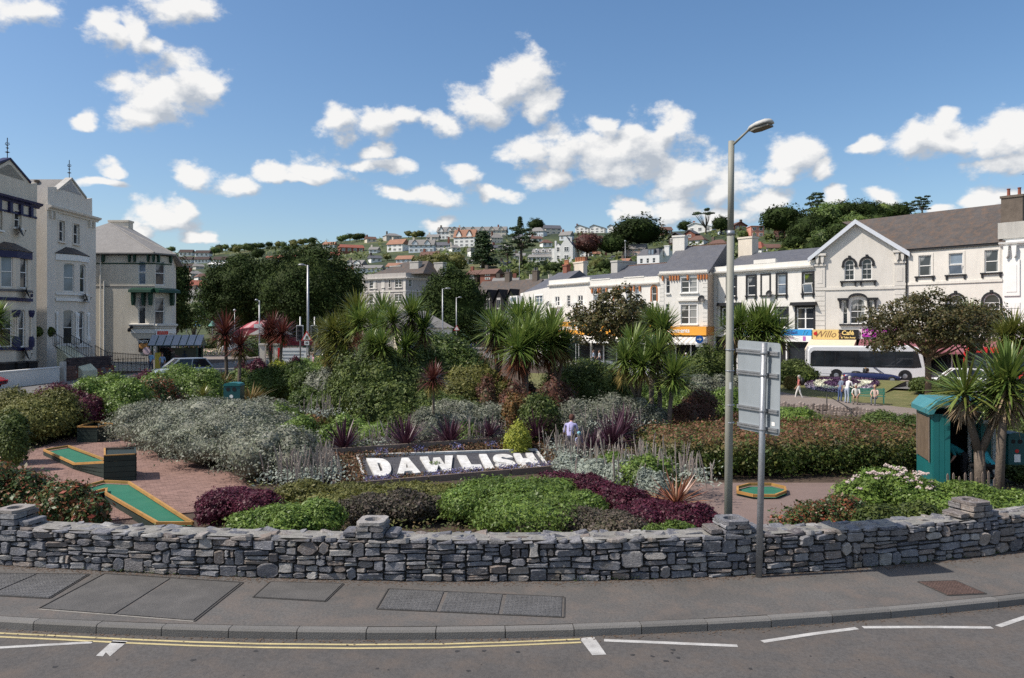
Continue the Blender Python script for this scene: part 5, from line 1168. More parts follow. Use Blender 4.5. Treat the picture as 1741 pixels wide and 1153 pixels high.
def limb_tree(name,mtrunk,mleaf,H,trunk_r,crown,fork=.35,nl=7,loc=(0,0,0),label=None,cat='tree',group=None,lean=0.0,core=None):
 t_=empty(name,loc,0,label,cat,group);v,f,cs=crown;s=MB();z=H*fork
 s.tube([(0,0,-.6),(lean*.3,0,z*.5),(lean,0,z)],[trunk_r*1.25,trunk_r,trunk_r*.8],9)
 for c in cs[NR.permutation(len(cs))[:nl]]:
  a=Vector((lean,0,z*R.uniform(.75,1.0)));b_=Vector(c);m_=a.lerp(b_,.5)+Vector((R.uniform(-.1,.1)*H*.2,R.uniform(-.1,.1)*H*.2,-H*.02))
  s.tube([a,m_,b_],[trunk_r*.55,trunk_r*.34,trunk_r*.1],6,cap=False)
 s.build('trunk',mtrunk,t_,smooth=True);link('crown',np_mesh('crown',v,f,mleaf,core),t_);return t_
def C3(*h):return[tuple(c) for c in h]
M['bark']=mat('bark',(.105,.085,.065),.95,.25,3,.6,fine=18);M['bark_warm']=mat('warm bark',(.20,.135,.085),.95,.2,3,.6,fine=18)
M['lf_dark']=leafmat('dark evergreen foliage',C3((.012,.020,.007),(.018,.030,.009),(.026,.041,.012),(.036,.052,.016)),.12,.7,.1,cv=.4,clump=.35,k=(1.35,1.35,1.15))
M['lf_mid']=leafmat('mid green foliage',C3((.026,.050,.014),(.045,.078,.020),(.062,.105,.030),(.085,.120,.035)),.2,cv=.4,clump=.25)
M['lf_olive']=leafmat('olive green foliage',C3((.050,.062,.018),(.080,.092,.028),(.105,.110,.035),(.060,.075,.022)),.2,cv=.35,clump=.3)
M['lf_scrub']=leafmat('hillside scrub foliage',C3((.022,.038,.011),(.038,.060,.017),(.062,.080,.024),(.030,.046,.015)),.15,cv=.5,clump=.05)
M['lf_copper']=leafmat('copper beech foliage',C3((.035,.014,.014),(.055,.022,.020),(.028,.014,.012)),.15,cv=.3,clump=.4)
M['lf_pine']=leafmat('pine foliage',C3((.012,.026,.012),(.020,.040,.018),(.032,.054,.024)),.1,cv=.35,clump=.4)
# ================================================================ HOUSES ON THE HILL
s=MB();s.bx(-.5,-.06,-.5,.5,.04,.5,0);s.quad((-.40,-.065,-.40),(.40,-.065,-.40),(.40,-.065,.40),(-.40,-.065,.40),1);s.bx(-.035,-.075,-.4,.035,-.06,.4,0);s.bx(-.4,-.075,.0,.4,-.06,.05,0)
HW=s.mesh('window',[M['white'],M['glass']])
def hhouse(label,px,pyb,wpx,hpx,kind,wm,rm,yaw=18,dep=.75,nw=3,fl=2,chim=1,d=None,z=None,eave=.62,dup=None,group='houses on the hillside'):
 if d is None:o=hill_at(px,pyb)
 else:o=P(px,pyb,d)
 d=o.y;Wd,H=wpx*d/F,hpx*d/F;a=rad(yaw);k=dep if kind!='row' else.35;w=Wd/(abs(math.cos(a))+k*abs(math.sin(a)));D=max(4.5,w*k);he=H*eave
 if yaw>0:pass
 rt=empty('hillside_house',(o.x,o.y,o.z),a-math.atan2(o.x,o.y),label,'house',group);hw=w/2;wl=MB();rf=MB();b0=-4
 if kind in('side','row','hip','flat','dormer'):
  wl.quad((-hw,0,b0),(hw,0,b0),(hw,0,he),(-hw,0,he));wl.quad((hw,D,b0),(-hw,D,b0),(-hw,D,he),(hw,D,he))
  for sx in(-hw,hw):
   p=[(sx,0,b0),(sx,D,b0),(sx,D,he)]+([(sx,D/2,H)] if kind in('side','row','dormer') else[])+[(sx,0,he)];wl.add(p,[tuple(range(len(p)))])
  ov=.35;hi=(min(hw*.6,D/2) if kind=='hip' else-ov)
  if kind=='flat':rf.bx(-hw-.2,-.3,he,hw+.2,D+.2,H)
  else:
   sl=(H-he)/(D/2);e_=he-sl*ov
   q=[(-hw-ov,-ov,e_),(hw+ov,-ov,e_),(hw-hi,D/2,H+.1),(-hw+hi,D/2,H+.1),(-hw-ov,D+ov,e_),(hw+ov,D+ov,e_)]
   rf.add(q+[(x,y,z_-.15) for x,y,z_ in q],[(0,1,2,3),(3,2,5,4),(0,3,4),(1,5,2),(0,6,7,1),(4,5,11,10),(6,9,8,7),(9,10,11,8)])
 if kind in('front','mono'):
  ap=0 if kind=='front' else-hw*.45
  for y_ in(0,D):wl.add([(-hw,y_,b0),(hw,y_,b0),(hw,y_,he),(ap,y_,H),(-hw,y_,he if kind=='front' else he+(H-he)*.45)],[(0,1,2,3,4)])
  for sx,hh in((-hw,he if kind=='front' else he+(H-he)*.45),(hw,he)):wl.quad((sx,0,b0),(sx,D,b0),(sx,D,hh),(sx,0,hh))
  hl=he if kind=='front' else he+(H-he)*.45
  q=[(-hw-.3,-.4,hl-.15),(ap,-.4,H+.15),(hw+.3,-.4,he-.15),(-hw-.3,D+.3,hl-.15),(ap,D+.3,H+.15),(hw+.3,D+.3,he-.15)]
  rf.add(q+[(x,y,z_-.22) for x,y,z_ in q],[(0,3,4,1),(1,4,5,2),(0,1,7,6),(1,2,8,7),(6,7,10,9),(7,8,11,10)])
 wl.build('wall',wm,rt);r_=rf.build('roof',rm,rt)
 if kind=='dormer' or kind=='row':
  n=max(2,int(w/5));
  for i in range(n):
   x=-hw+w*(i+.5)/n;s=MB();g_=1.25;zt=he+(H-he)*.8;s.add([(x-g_,-.25,he-.6),(x+g_,-.25,he-.6),(x+g_,-.25,he+.4),(x,-.25,zt),(x-g_,-.25,he+.4)],[(0,1,2,3,4)]);s.build('dormer',wm if kind=='row' else M['white'],rt)
   s=MB();
   for sd in(-1,1):s.add([(x,-.5,zt+.25),(x+sd*(g_+.25),-.5,he+.3),(x+sd*(g_+.25),D/2,he+.3),(x,D/2,zt+.25)],[(0,1,2,3)])
   s.build('dormer_roof',rm,rt)
 for c in range(chim):
  x=-hw*.7+c*w*.7 if kind!='front' else hw*.5;s=MB();s.bx(x-.4,D*.45,H*.7,x+.4,D*.45+.7,H+1.1);s.build('chimney',R.choice([M['brick'],M['chim_brown'],M['render_cream']]),r_)
 fh=he/fl
 for j in range(fl):
  for i in range(nw):
   x=-hw+w*(i+.5)/nw;o_=link('window',HW,rt,(x,-.01,fh*(j+.55)));o_.scale=(min(1.5,w/nw*.55),1,min(1.5,fh*.55))
 sx=-hw if yaw>0 else hw
 o_=link('window',HW,rt,(-(hw+.01) if yaw<0 else hw+.01,D*.5,he*.5),rad(-90 if yaw<0 else 90));o_.scale=(1,1,1)
 return rt
w_,c_,g_,pk_=M['white'],M['render_cream'],M['render_grey'],mat('salmon pink render',(.60,.27,.20),.85,.08,1)
sl_,sg_,to_,tb_,tr_,br_=M['slate'],M['slate_grey'],M['tile_orange'],M['tile_brown'],M['tile_red'],M['brick'];dk_=mat('dark brown cladding',(.055,.035,.03),.85,.2,2);pw_=mat('bluish white render',(.62,.66,.70),.85,.05,1);lp_=mat('pale pink render',(.60,.44,.38),.85,.08,1)
HH=[('long pale terrace with grey roof and gabled bays on the ridge of the hill',812,404,100,20,'row',c_,sg_,dict(yaw=-8,nw=12,chim=5)),('white house with grey roof and gable at the left end of the ridge terrace',757,407,34,22,'dormer',w_,sg_,dict(yaw=-15,nw=4)),('tall white gabled house with bright orange roof under the ridge terrace',789,420,40,30,'row',w_,to_,dict(yaw=-22,nw=4,fl=3)),('white house with a round glazed bay under the ridge terrace',845,414,22,17,'hip',c_,sg_,dict(nw=4,yaw=10)),('blue white flat roofed block left of the cedar on the ridge',911,403,32,17,'hip',pw_,sg_,dict(nw=6,yaw=-20,chim=0)),('cream house with low roof on the ridge right of the cedar',941,398,32,16,'side',c_,sl_,dict(nw=3,yaw=15,chim=0)),('first of three modern white houses with dark sloping roofs on the ridge',989,394,26,14,'mono',w_,sl_,dict(nw=3,yaw=-15,chim=0)),('middle one of three modern white houses with dark sloping roofs on the ridge',1015,396,29,14,'mono',w_,sl_,dict(nw=3,yaw=-15,chim=0)),('modern white house with dark sloping roof next to the large round oak',1042,395,22,14,'mono',w_,sl_,dict(nw=2,yaw=-15,chim=0)),('white gabled house with orange roof and red bay windows',671,428,38,22,'side',w_,to_,dict(yaw=-32,nw=3)),('row of white gabled houses with grey roofs, right of the orange roofed one',716,429,46,22,'row',pw_,sg_,dict(yaw=-14,nw=5,chim=3)),('low white house right of the white gabled row',750,426,34,15,'side',w_,sl_,dict(yaw=-20,nw=3,chim=0)),('white bungalow with pale orange roof in the trees',686,449,34,15,'side',pw_,to_,dict(yaw=-24,nw=3,fl=1,chim=0)),('tall narrow white house with brown roof right of the bungalow',728,452,36,25,'side',w_,tb_,dict(yaw=-18,nw=3)),('long white house with orange brown roof behind the grey villa',680,463,54,17,'side',w_,to_,dict(yaw=-14,nw=5,fl=1,chim=0)),('long white house with grey roof and orange ridge above the two big trees',624,464,52,14,'side',w_,sg_,dict(yaw=-14,nw=6,fl=1,chim=0)),('brown half timbered house with grey hipped gable',600,460,38,18,'dormer',br_,sg_,dict(yaw=-28,nw=2)),('long low house with red roof high among the trees',599,430,44,15,'side',br_,tr_,dict(yaw=10,nw=4,fl=1,chim=0)),('grey roofed house on the skyline left of the white gabled row',670,408,32,12,'hip',g_,sg_,dict(nw=2,fl=1)),('small red roofed house above the gap between the two big trees',484,447,38,14,'side',w_,tr_,dict(yaw=-20,nw=3,fl=1,chim=0)),('white house with red roof left of the small red roofed house',460,444,20,9,'side',w_,tr_,dict(yaw=-20,nw=2,fl=1,chim=0)),('left hand brown clad house of the upper terrace on the far left hill',315,436,26,12,'side',w_,dk_,dict(yaw=-20,nw=3,fl=1,chim=0)),('right hand brown clad house of the upper terrace on the far left hill',343,437,28,12,'side',w_,dk_,dict(yaw=-20,nw=3,fl=1,chim=0)),('left hand brown house of the second terrace on the far left hill',312,448,30,12,'side',w_,dk_,dict(yaw=-20,nw=4,fl=1,chim=0)),('middle brown house of the second terrace on the far left hill',342,448,28,12,'side',w_,dk_,dict(yaw=-20,nw=4,fl=1,chim=0)),('right hand brown house of the second terrace on the far left hill',373,449,25,13,'side',w_,dk_,dict(yaw=-20,nw=4,fl=1,chim=0)),('brown roofed house below the second terrace on the far left hill',318,457,28,9,'side',dk_,dk_,dict(yaw=-20,nw=3,fl=1,chim=0)),('broad white house below the brown terraces on the far left hill',368,456,38,11,'side',pw_,w_,dict(yaw=-25,nw=4,fl=1,chim=0)),('small pale grey house left of the broad white house',340,458,16,9,'side',g_,sg_,dict(nw=2,fl=1,chim=0)),('pale house with hipped grey roof above the red roofs on the left',335,473,24,13,'hip',c_,sg_,dict(nw=2,fl=1)),('white bungalow with brown hipped roof left of the big trees',347,479,24,14,'hip',w_,tb_,dict(nw=4,fl=1,chim=0)),('large red roofed house at the foot of the left hill',340,500,50,24,'side',br_,tr_,dict(yaw=-12,nw=3,chim=0)),('pale house with wide grey roof in front of the large red roof',333,517,42,26,'side',c_,sg_,dict(yaw=-35,nw=2)),('white house partly hidden behind the small green tree on the left',352,542,36,32,'side',w_,sl_,dict(yaw=-20,nw=2)),('pair of dark roofed gabled houses with white bargeboards',1148,415,30,20,'front',dk_,sl_,dict(yaw=-25,nw=2,fl=1,chim=0)),('dark gabled house with white bargeboards behind the pair',1172,407,26,16,'front',br_,sl_,dict(yaw=-25,nw=1,fl=1,chim=0)),('white bungalow with brown hipped roof and green shutters',1184,418,30,18,'hip',w_,tb_,dict(yaw=-20,nw=2,fl=1,chim=0)),('low bungalow with brown tiled roof near the lamp post',1218,423,36,16,'hip',c_,tb_,dict(yaw=-20,nw=3,fl=1)),('large modern white house with a steep roof behind the bare pine',1190,396,48,18,'mono',w_,pw_,dict(yaw=-15,nw=3,fl=1)),('brown brick house beside the bare pine',1134,399,22,14,'side',br_,tb_,dict(nw=2,fl=1)),('pale pink house glimpsed under the large round oak',1077,436,42,22,'side',lp_,sg_,dict(nw=4,yaw=-10)),('brown gabled house on the skyline just right of the lamp post',1259,392,28,15,'front',br_,tb_,dict(yaw=25,nw=2,fl=1)),('salmon pink block left of the big oak on the right hill',1288,404,26,20,'flat',pk_,pk_,dict(nw=2,chim=0,eave=.95)),('salmon pink block seen under the big oak on the right hill',1341,404,40,14,'flat',pk_,pk_,dict(nw=4,fl=1,chim=0,eave=.95)),('small white house with brown roof among the right hand trees',1316,431,28,17,'side',w_,tb_,dict(nw=2,fl=1,chim=0)),('white house with red brown hipped roof behind the skylights',1280,438,40,27,'hip',w_,tr_,dict(yaw=-30,nw=2)),('small white house on the slope left of the gothic villa',931,420,20,13,'hip',w_,tb_,dict(nw=2,fl=1,chim=0)),('pale grey house above the gothic villa',960,409,24,16,'side',pw_,sg_,dict(nw=2,fl=1,yaw=-25)),('small white bungalow above the cedar slope, with pale roof',868,428,20,12,'hip',w_,sg_,dict(nw=2,fl=1)),('white cottage with brown roof under the cedar on the ridge',914,412,20,11,'side',w_,tb_,dict(nw=2,fl=1)),('tiny white house right of the white gabled row',776,428,18,12,'hip',w_,sg_,dict(nw=2,fl=1)),('pale house with grey roof left of the ridge terrace',735,410,24,12,'side',c_,sg_,dict(nw=3,fl=1,yaw=-15)),('white house half hidden below the tall white gabled house',812,436,28,15,'flat',w_,sg_,dict(nw=3,fl=1,chim=0)),('small cream house below the round glazed bay',848,428,20,12,'side',c_,sl_,dict(nw=2,fl=1)),('pale cottage on the skyline left of the grey roofed house',632,412,20,10,'side',c_,tb_,dict(nw=2,fl=1)),('white villa with red roof among the dark trees left of centre',566,441,24,13,'side',w_,tr_,dict(nw=2,fl=1)),('small white house with slate roof above the long white house',640,446,22,12,'side',w_,sl_,dict(nw=2,fl=1)),('low white house in the trees below the white gabled row',770,447,24,12,'hip',w_,tb_,dict(nw=3,fl=1)),('white house with tiled roof below the three modern houses',1022,412,22,12,'hip',w_,tb_,dict(nw=2,fl=1)),('brown roofed bungalow right of the dark gabled houses',1110,408,24,12,'hip',c_,tb_,dict(nw=3,fl=1)),('red brick gabled house at the foot of the hill',829,477,36,20,'side',br_,tb_,dict(yaw=-30,nw=1,d=205)),('dark brown barn roofed house left of the red brick one',802,477,26,18,'side',dk_,tb_,dict(yaw=-30,nw=1,d=210)),('grey roofed house behind the timbered building',858,492,46,20,'side',g_,sg_,dict(yaw=-10,nw=3,d=182,chim=2)),('grey roofed house with many chimneys behind the white terrace',922,492,52,18,'side',g_,sg_,dict(yaw=8,nw=3,d=175,chim=3)),('dark slate roofed house behind the white terrace',975,490,44,16,'side',c_,sl_,dict(yaw=8,nw=3,d=165,chim=2)),('brown roofed shop just behind the timbered gables',842,505,42,22,'side',dk_,M['slate_brown'],dict(yaw=-10,nw=2,d=168)),]
for l,px,py,wpx,hpx,kd,wm,rm,kw in HH:hhouse(l,px,py,wpx,hpx,kd,wm,rm,**kw)
A=P(1083,462,152);B=P(1121,462,150);C_=P(1149,462,158)
rt=root_at('mansard_house','white house with dark mansard roof and paired dormer above the terrace roofs','house',A[:2],B[:2],A.z);g=Pl(rt,A[:2],B[:2]);r2=Pl(rt,B[:2],C_[:2]);cm=crop(960,340,6.218)
o=wins(g,cm,[(797,622,827,672),(866,618,892,668),(931,614,958,664)]);ze=g.loc(1100,434.5)[1];zt=g.loc(1100,422.5)[1];wall_face(g,0,g.L,-3,ze,o,w_);[window(g,q,'sash',glass=M['glass']) for q in o];wall_face(r2,0,r2.L,-3,ze,[],M['render_white'],top=[(0,ze),(r2.L,ze),(r2.L*.75,zt),(r2.L*.2,zt)])
s=MB();p0,p1,p2=g.at(0,0,ze),g.at(g.L,0,ze),r2.at(r2.L,0,ze);bk=p0+(p2-p1);up_=lambda a,t_,z_:Vector(((a.x-ctr.x)*t_+ctr.x,(a.y-ctr.y)*t_+ctr.y,z_));ctr=(p0+p2)/2
t4=[up_(q,.72,zt) for q in(p0,p1,p2,bk)];s.add([p0,p1,p2,bk]+t4,[(0,1,5,4),(1,2,6,5),(2,3,7,6),(3,0,4,7),(4,5,6,7)]);s.build('roof',sl_,rt)
q=g.rect(*cm(875,515,945,580));s=MB();s.bx(q[0],.2,q[1],q[2],1.6,q[3]);g.part('dormer',s,sl_);s=MB();s.bx(q[0]+.15,.14,q[1],(q[0]+q[2])/2-.1,.19,q[3]-.2);s.bx((q[0]+q[2])/2+.1,.14,q[1],q[2]-.15,.19,q[3]-.2);g.part('dormer_window',s,M['glass_pale'])
q=g.rect(*cm(770,672,990,708));s=MB();s.prism([(.0,q[3]),(-1.2,q[1]+.3),(-1.2,q[1]+.1),(0,q[1]+.1)],q[0],q[2]);s.v=[(y,x,z) for x,y,z in s.v];g.part('veranda_roof',s,sl_);chimney(g,g.L+.8,2.5,.9,.8,ze,zt+.6,w_,0)
o=hill_at(957,446);d=o.y;k=d/F
rt=empty('gothic_villa',o,-math.atan2(o.x,o.y)+rad(-12),'white gothic villa with steep gables and tall chimneys in the middle of the hill','house');s=MB();s.prism([(-20*k,-3),(20*k,-3),(20*k,24*k),(-20*k,24*k)],.6,9);s.build('wall',w_,rt)
for x,wd,hh,pr in((-8,7,32,-.2),(7,11,42,-.8)):
 s=MB();s.prism([((x-wd)*k,-3),((x+wd)*k,-3),((x+wd)*k,(hh-wd*1.35)*k),(x*k,hh*k),((x-wd)*k,(hh-wd*1.35)*k)],pr,8);s.build('gable',w_,rt);s=MB()
 for sd in(-1,1):s.add([(x*k,.2,(hh+.8)*k),((x+sd*(wd+.6))*k,.2,(hh-wd*1.35-.2)*k),((x+sd*(wd+.6))*k,8.5,(hh-wd*1.35-.2)*k),(x*k,8.5,(hh+.8)*k)],[(0,1,2,3)])
 s.build('roof',sl_,rt)
 for zz in(8,22):w0=link('window',HW,rt,(x*k,pr-.02,zz*k));w0.scale=(wd*k*.75,1,8*k)
for x,hh in((-15,38),(12,44)):s=MB();s.bx((x-1.3)*k,2,0,(x+1.3)*k,3,hh*k);s.build('chimney',w_,rt)
o=hill_at(919,446);rt=empty('villa_wing',o,-math.atan2(o.x,o.y)+rad(-12),'long low white wing with grey roofs and arched dormers joined to the gothic villa','house');k=o.y/F;s=MB();s.prism([(-22*k,-3),(22*k,-3),(22*k,10*k),(-22*k,10*k)],0,6);s.prism([(-18*k,0),(22*k,0),(22*k,19*k),(-18*k,19*k)],3,9);s.build('wall',w_,rt)
s=MB();s.add([(-23*k,-.4,9*k),(23*k,-.4,9*k),(23*k,3,15*k),(-23*k,3,15*k)],[(0,1,2,3)]);s.add([(-19*k,2.6,18.5*k),(23*k,2.6,18.5*k),(23*k,6,26*k),(-19*k,6,26*k),(23*k,9.4,18.5*k),(-19*k,9.4,18.5*k)],[(0,1,2,3),(3,2,4,5)]);s.build('roof',sg_,rt)
for i in range(3):s=MB();x=(-10+12*i)*k;s.prism([(x-2.6*k,18*k),(x+2.6*k,18*k),(x+2.6*k,22*k),(x,25*k),(x-2.6*k,22*k)],2.4,5);s.build('dormer',w_,rt);w0=link('window',HW,rt,(x,2.36,21*k));w0.scale=(.8,1,.8)
for i in range(6):w0=link('window',HW,rt,((-18+7*i)*k,-.02,5*k));w0.scale=(1.0,1,1.1)
# ================================================================ TREES ON THE HILL
def cor(r_,h,z):return lobes_cloud([(0,0,z,r_,r_,h)],10,.1,core=1.0,lump=.14,floor=-9)[2]
def proto(name,kind):
 if kind=='round':v,f,c=clump_crown((3.6,3.6,3.2),(0,0,5.2),60,1.1,50,.5,.6,-.7);f=f;t_=limb_tree(name,M['bark'],M['lf_mid'],8,.25,(v,f,c),core=cor(3.1,2.7,5.2))
 if kind=='dark':v,f,c=clump_crown((3.9,3.9,3.0),(0,0,4.9),64,1.15,50,.5,.6,-.75);t_=limb_tree(name,M['bark'],M['lf_dark'],8,.28,(v,f,c),core=cor(3.4,2.6,4.9))
 if kind=='olive':v,f,c=clump_crown((3.2,3.2,2.6),(0,0,3.9),40,1.0,44,.55,.4,-.7);t_=limb_tree(name,M['bark'],M['lf_olive'],6,.2,(v,f,c),core=cor(2.7,2.2,3.9))
 if kind=='bush':v,f,c=clump_crown((2.6,2.6,1.5),(0,0,1.5),30,.95,40,.55,.4,-.4);t_=limb_tree(name,M['bark'],M['lf_scrub'],2.5,.12,(v,f,c),nl=4,core=cor(2.1,1.2,1.5))
 if kind=='conifer':
  vv=[];ff=[];cs=[];b0=0
  for i in range(40):
   z=1.5+i*.25;r_=3.1*(1-(z-1.5)/11)**.8;v,f,c=clump_crown((r_,r_,.5),(0,0,z),5,.85,22,.6,.5,-.3,flat=.5);vv.append(v);ff.append(f+b0);b0+=len(v);cs.append(c)
  t_=limb_tree(name,M['bark'],M['lf_pine'],11,.3,(np.concatenate(vv),np.concatenate(ff),np.concatenate(cs)),fork=.8,nl=10)
 if kind in('pine','barepine'):
  vv=[];ff=[];cs=[];b0=0;bare=kind=='barepine'
  for i in range(9 if bare else 14):
   a=i*2.4;z=(9.2+.9*math.cos(i*1.3)) if bare else 5.6+5.2*i/14;rr=(3.9*abs(math.sin(i*1.1))+.8) if bare else 3.3*(1-.5*i/14)*(.5+.5*abs(math.sin(i*1.9)))
   v,f,c=clump_crown((1.35,1.35,.35),(rr*math.cos(a),rr*math.sin(a),z),9,.62,34,.42,.2,-.2,flat=.5);vv.append(v);ff.append(f+b0);b0+=len(v);cs.append(c[:2])
  t_=limb_tree(name,M['bark'],M['lf_pine'],11,.34,(np.concatenate(vv),np.concatenate(ff),np.concatenate(cs)),fork=.30 if bare else.6,nl=16)
 return t_
PR={k:proto({'conifer':'conifer','pine':'pine_tree','barepine':'pine_tree','bush':'hillside_bush'}.get(k,'hillside_tree'),k) for k in('round','dark','olive','bush','conifer','pine','barepine')}
PH={'round':8.4,'dark':8,'olive':6.6,'bush':3.1,'conifer':12,'pine':11.2,'barepine':10.8};used=set();TREES=[]
def htree(kind,px,pyb,hpx,label,group=None,wide=1.0,d=None,mat_=None):
 o=hill_at(px,pyb) if d is None else P(px,pyb,d);k=hpx*o.y/F/PH[kind];p=PR[kind];rz=R.uniform(0,6.28)
 TREES.append((px,pyb-hpx*.4,kind));t_=p if kind not in used and not mat_ else copy_tree(p);used.add(kind if not mat_ else '');t_.location=(o.x,o.y,o.z-.3);t_.rotation_euler=(0,0,rz);t_.scale=(k*wide,k*wide,k);tag(t_,label,'tree' if kind!='bush' else 'bush',group)
 if group is None and 'group' in t_:del t_['group']
 if mat_:
  for c in t_.children:
   if c.name.startswith('crown'):c.data=c.data.copy();c.data.materials[0]=mat_
 return t_
htree('dark',1086,432,66,'large round holm oak on the hill above the white mansard house',wide=1.35);htree('dark',1040,440,42,'lower dark tree at the left foot of the large round holm oak',wide=1.2)
htree('barepine',1200,398,44,'bare stemmed umbrella pine on the ridge left of the lamp post',wide=1.0);htree('dark',1226,400,34,'dark round tree behind the lamp post on the ridge',wide=.9)
htree('dark',1166,398,24,'rounded green tree on the ridge between the round oak and the bare pine',wide=1.1);htree('conifer',884,396,32,'dark conifer on the ridge beside the long terrace');htree('dark',911,392,27,'spreading cedar on the ridge',wide=1.1)
htree('conifer',821,456,66,'broad dark conifer in front of the orange roofed tall house',wide=1.5);htree('pine',886,458,76,'tall dark pine left of the gothic villa',wide=1.05);htree('pine',863,456,48,'smaller dark pine leaning beside the tall pine',wide=1.0)
htree('round',998,442,48,'copper beech beside the gothic villa',mat_=M['lf_copper'],wide=1.1);htree('dark',1330,408,60,'big broad oak on the right hill in front of the salmon pink block',wide=1.25);htree('pine',1388,395,72,'tall pine rising above the wood on the right hill',wide=.8)
htree('pine',1568,378,48,'second pine standing above the wood behind the brown roof',wide=1.0);htree('pine',1545,380,40,'lower pine left of the second pine behind the brown roof',wide=.9)
for i,(x,y,h) in enumerate([(1380,410,50),(1410,400,58),(1440,392,52),(1470,388,48),(1500,384,42),(1525,384,40),(1365,420,45),(1400,430,45),(1350,432,34),(1430,425,50),(1455,410,50),(1490,400,40),(1385,440,34),(1560,384,24),(1590,384,14)]):
 htree(('dark','round','dark')[i%3],x,y,h,'dense dark tree in the wood on the right hill','trees of the wood on the right hill',wide=1.15)
for i,(x,y,h,k) in enumerate([(745,470,42,'olive'),(720,466,34,'olive'),(775,466,38,'olive'),(760,478,34,'round')]):htree(k,x,y,h,'grey green tree behind the villa chimneys','trees behind the grey villa',wide=1.15)
rects=[(px-w/2-1,py-h-1,px+w/2+1,py+1) for l,px,py,w,h,*r in HH]+[(897,402,982,447),(1080,420,1150,458)]
def clear(x,y,h,w):return not any(a<x+w and x-w<c and b<y and y-h<d for a,b,c,d in rects)
def rel(x,y,head):
 best=min((q for q in HH if len(q[0].split())<10),key=lambda q:(q[1]-x)**2+((q[2]-q[4]/2-y)*1.5)**2);dx,dy=x-best[1],y-(best[2]-best[4]/2)
 return '%s %s the %s'%(head,('left of' if dx<0 else 'right of') if abs(dx)>abs(dy)*1.6 else('above' if dy<0 else 'below'),best[0])
seen_l=set();rh=random.Random(3)
for i in range(1500):
 x=rh.uniform(555,1235);sk=interp(x,HX,HYS);y=sk+5+rh.random()*(452-sk);wpx=rh.uniform(17,26);hpx=wpx*rh.uniform(.5,.65)
 if not clear(x,y,hpx+1,wpx*.5):continue
 k=rh.randrange(4);l=rel(x,y,'small %s house'%('white','cream','pale blue','white')[k])
 if l in seen_l or len(l.split())>16:continue
 seen_l.add(l);hhouse(l,x,y,wpx,hpx,rh.choice(('side','hip','side','front')),(w_,c_,pw_,w_)[k],rh.choice((sg_,tb_,sl_,to_,sg_)),yaw=rh.uniform(-28,15),nw=2,fl=rh.choice((1,2)));rects.append((x-wpx/2-2,y-hpx-2,x+wpx/2+2,y+2))
 if len(seen_l)>44:break
rs=random.Random(4);cnt=0;UQ=set()
def uniq(k,x,y):
 best=min((q for q in HH if len(q[0].split())<11),key=lambda q:(q[1]-x)**2+((q[2]-q[4]/2-y)*1.5)**2);dx,dy=x-best[1],y-(best[2]-best[4]/2)
 if math.hypot(dx,dy)>45:return None
 r_=('just left of' if dx<0 else 'just right of') if abs(dx)>abs(dy)*1.6 else('just above' if dy<0 else 'just below');l='%s %s the %s'%({'round':'green tree','dark':'dark tree','olive':'olive tree','bush':'low bush'}[k],r_,best[0])
 if l in UQ or len(l.split())>16:return None
 UQ.add(l);return l
for i in range(6000):
 x=rs.uniform(285,1400);sk=interp(x,HX,HYS);y=sk+(490-sk)*rs.random()**1.25;
 if y>445+45*sm(600,900,x):continue
 h=rs.uniform(13,24)*(1.2 if x>1000 else 1.0);h=min(h,12+(y-sk)*.5)
 if not clear(x,y,h*.8,h*.36) or hill_at(x,y).y<95:continue
 left=x<640;k=rs.choices(('round','dark','olive','bush'),(3,3.4,2,2) if left else(3.4,1.3,2.6,3))[0]
 lab=uniq(k,x,y-h*.4) or{'round':'mid green tree among the houses of the hillside','dark':'dark evergreen tree among the houses of the hillside','olive':'olive green tree among the houses of the hillside','bush':'low scrubby bush on the hillside'}[k]
 htree(k,x,y,h*(.5 if k=='bush' else 1),lab,{'round':'mid green hillside trees','dark':'dark hillside trees','olive':'olive hillside trees','bush':'hillside bushes'}[k],wide=rs.uniform(.9,1.3));cnt+=1
 rects.append((x-h*.12,y-h*.12,x+h*.12,y));
 if cnt>=230:break
pts=[];nrm=[]
for i in range(90000):
 x=rs.uniform(200,1500);sk=interp(x,HX,HYS);y=sk+.5+(500-sk)*rs.random();
 if rs.random()>.5+.5*math.sin(x*.031+y*.17)*math.sin(x*.013-y*.11):continue
 if not clear(x,y,4,2):continue
 o=hill_at(x,y);pts.append((o.x+rs.uniform(-1,1),o.y+rs.uniform(-2,2),o.z+rs.uniform(.1,1.9)*(1 if rs.random()<.7 else 1.6)));nrm.append((rs.uniform(-.7,.4),rs.uniform(-1,.1),rs.uniform(.2,1.2)))
 if len(pts)>30000:break
v,f=leaf_arrays(np.array(pts),np.array(nrm),NR.uniform(.8,1.9,len(pts)),.7);tag(link('scrub',np_mesh('scrub',v,f,M['lf_scrub'])),kind='stuff')
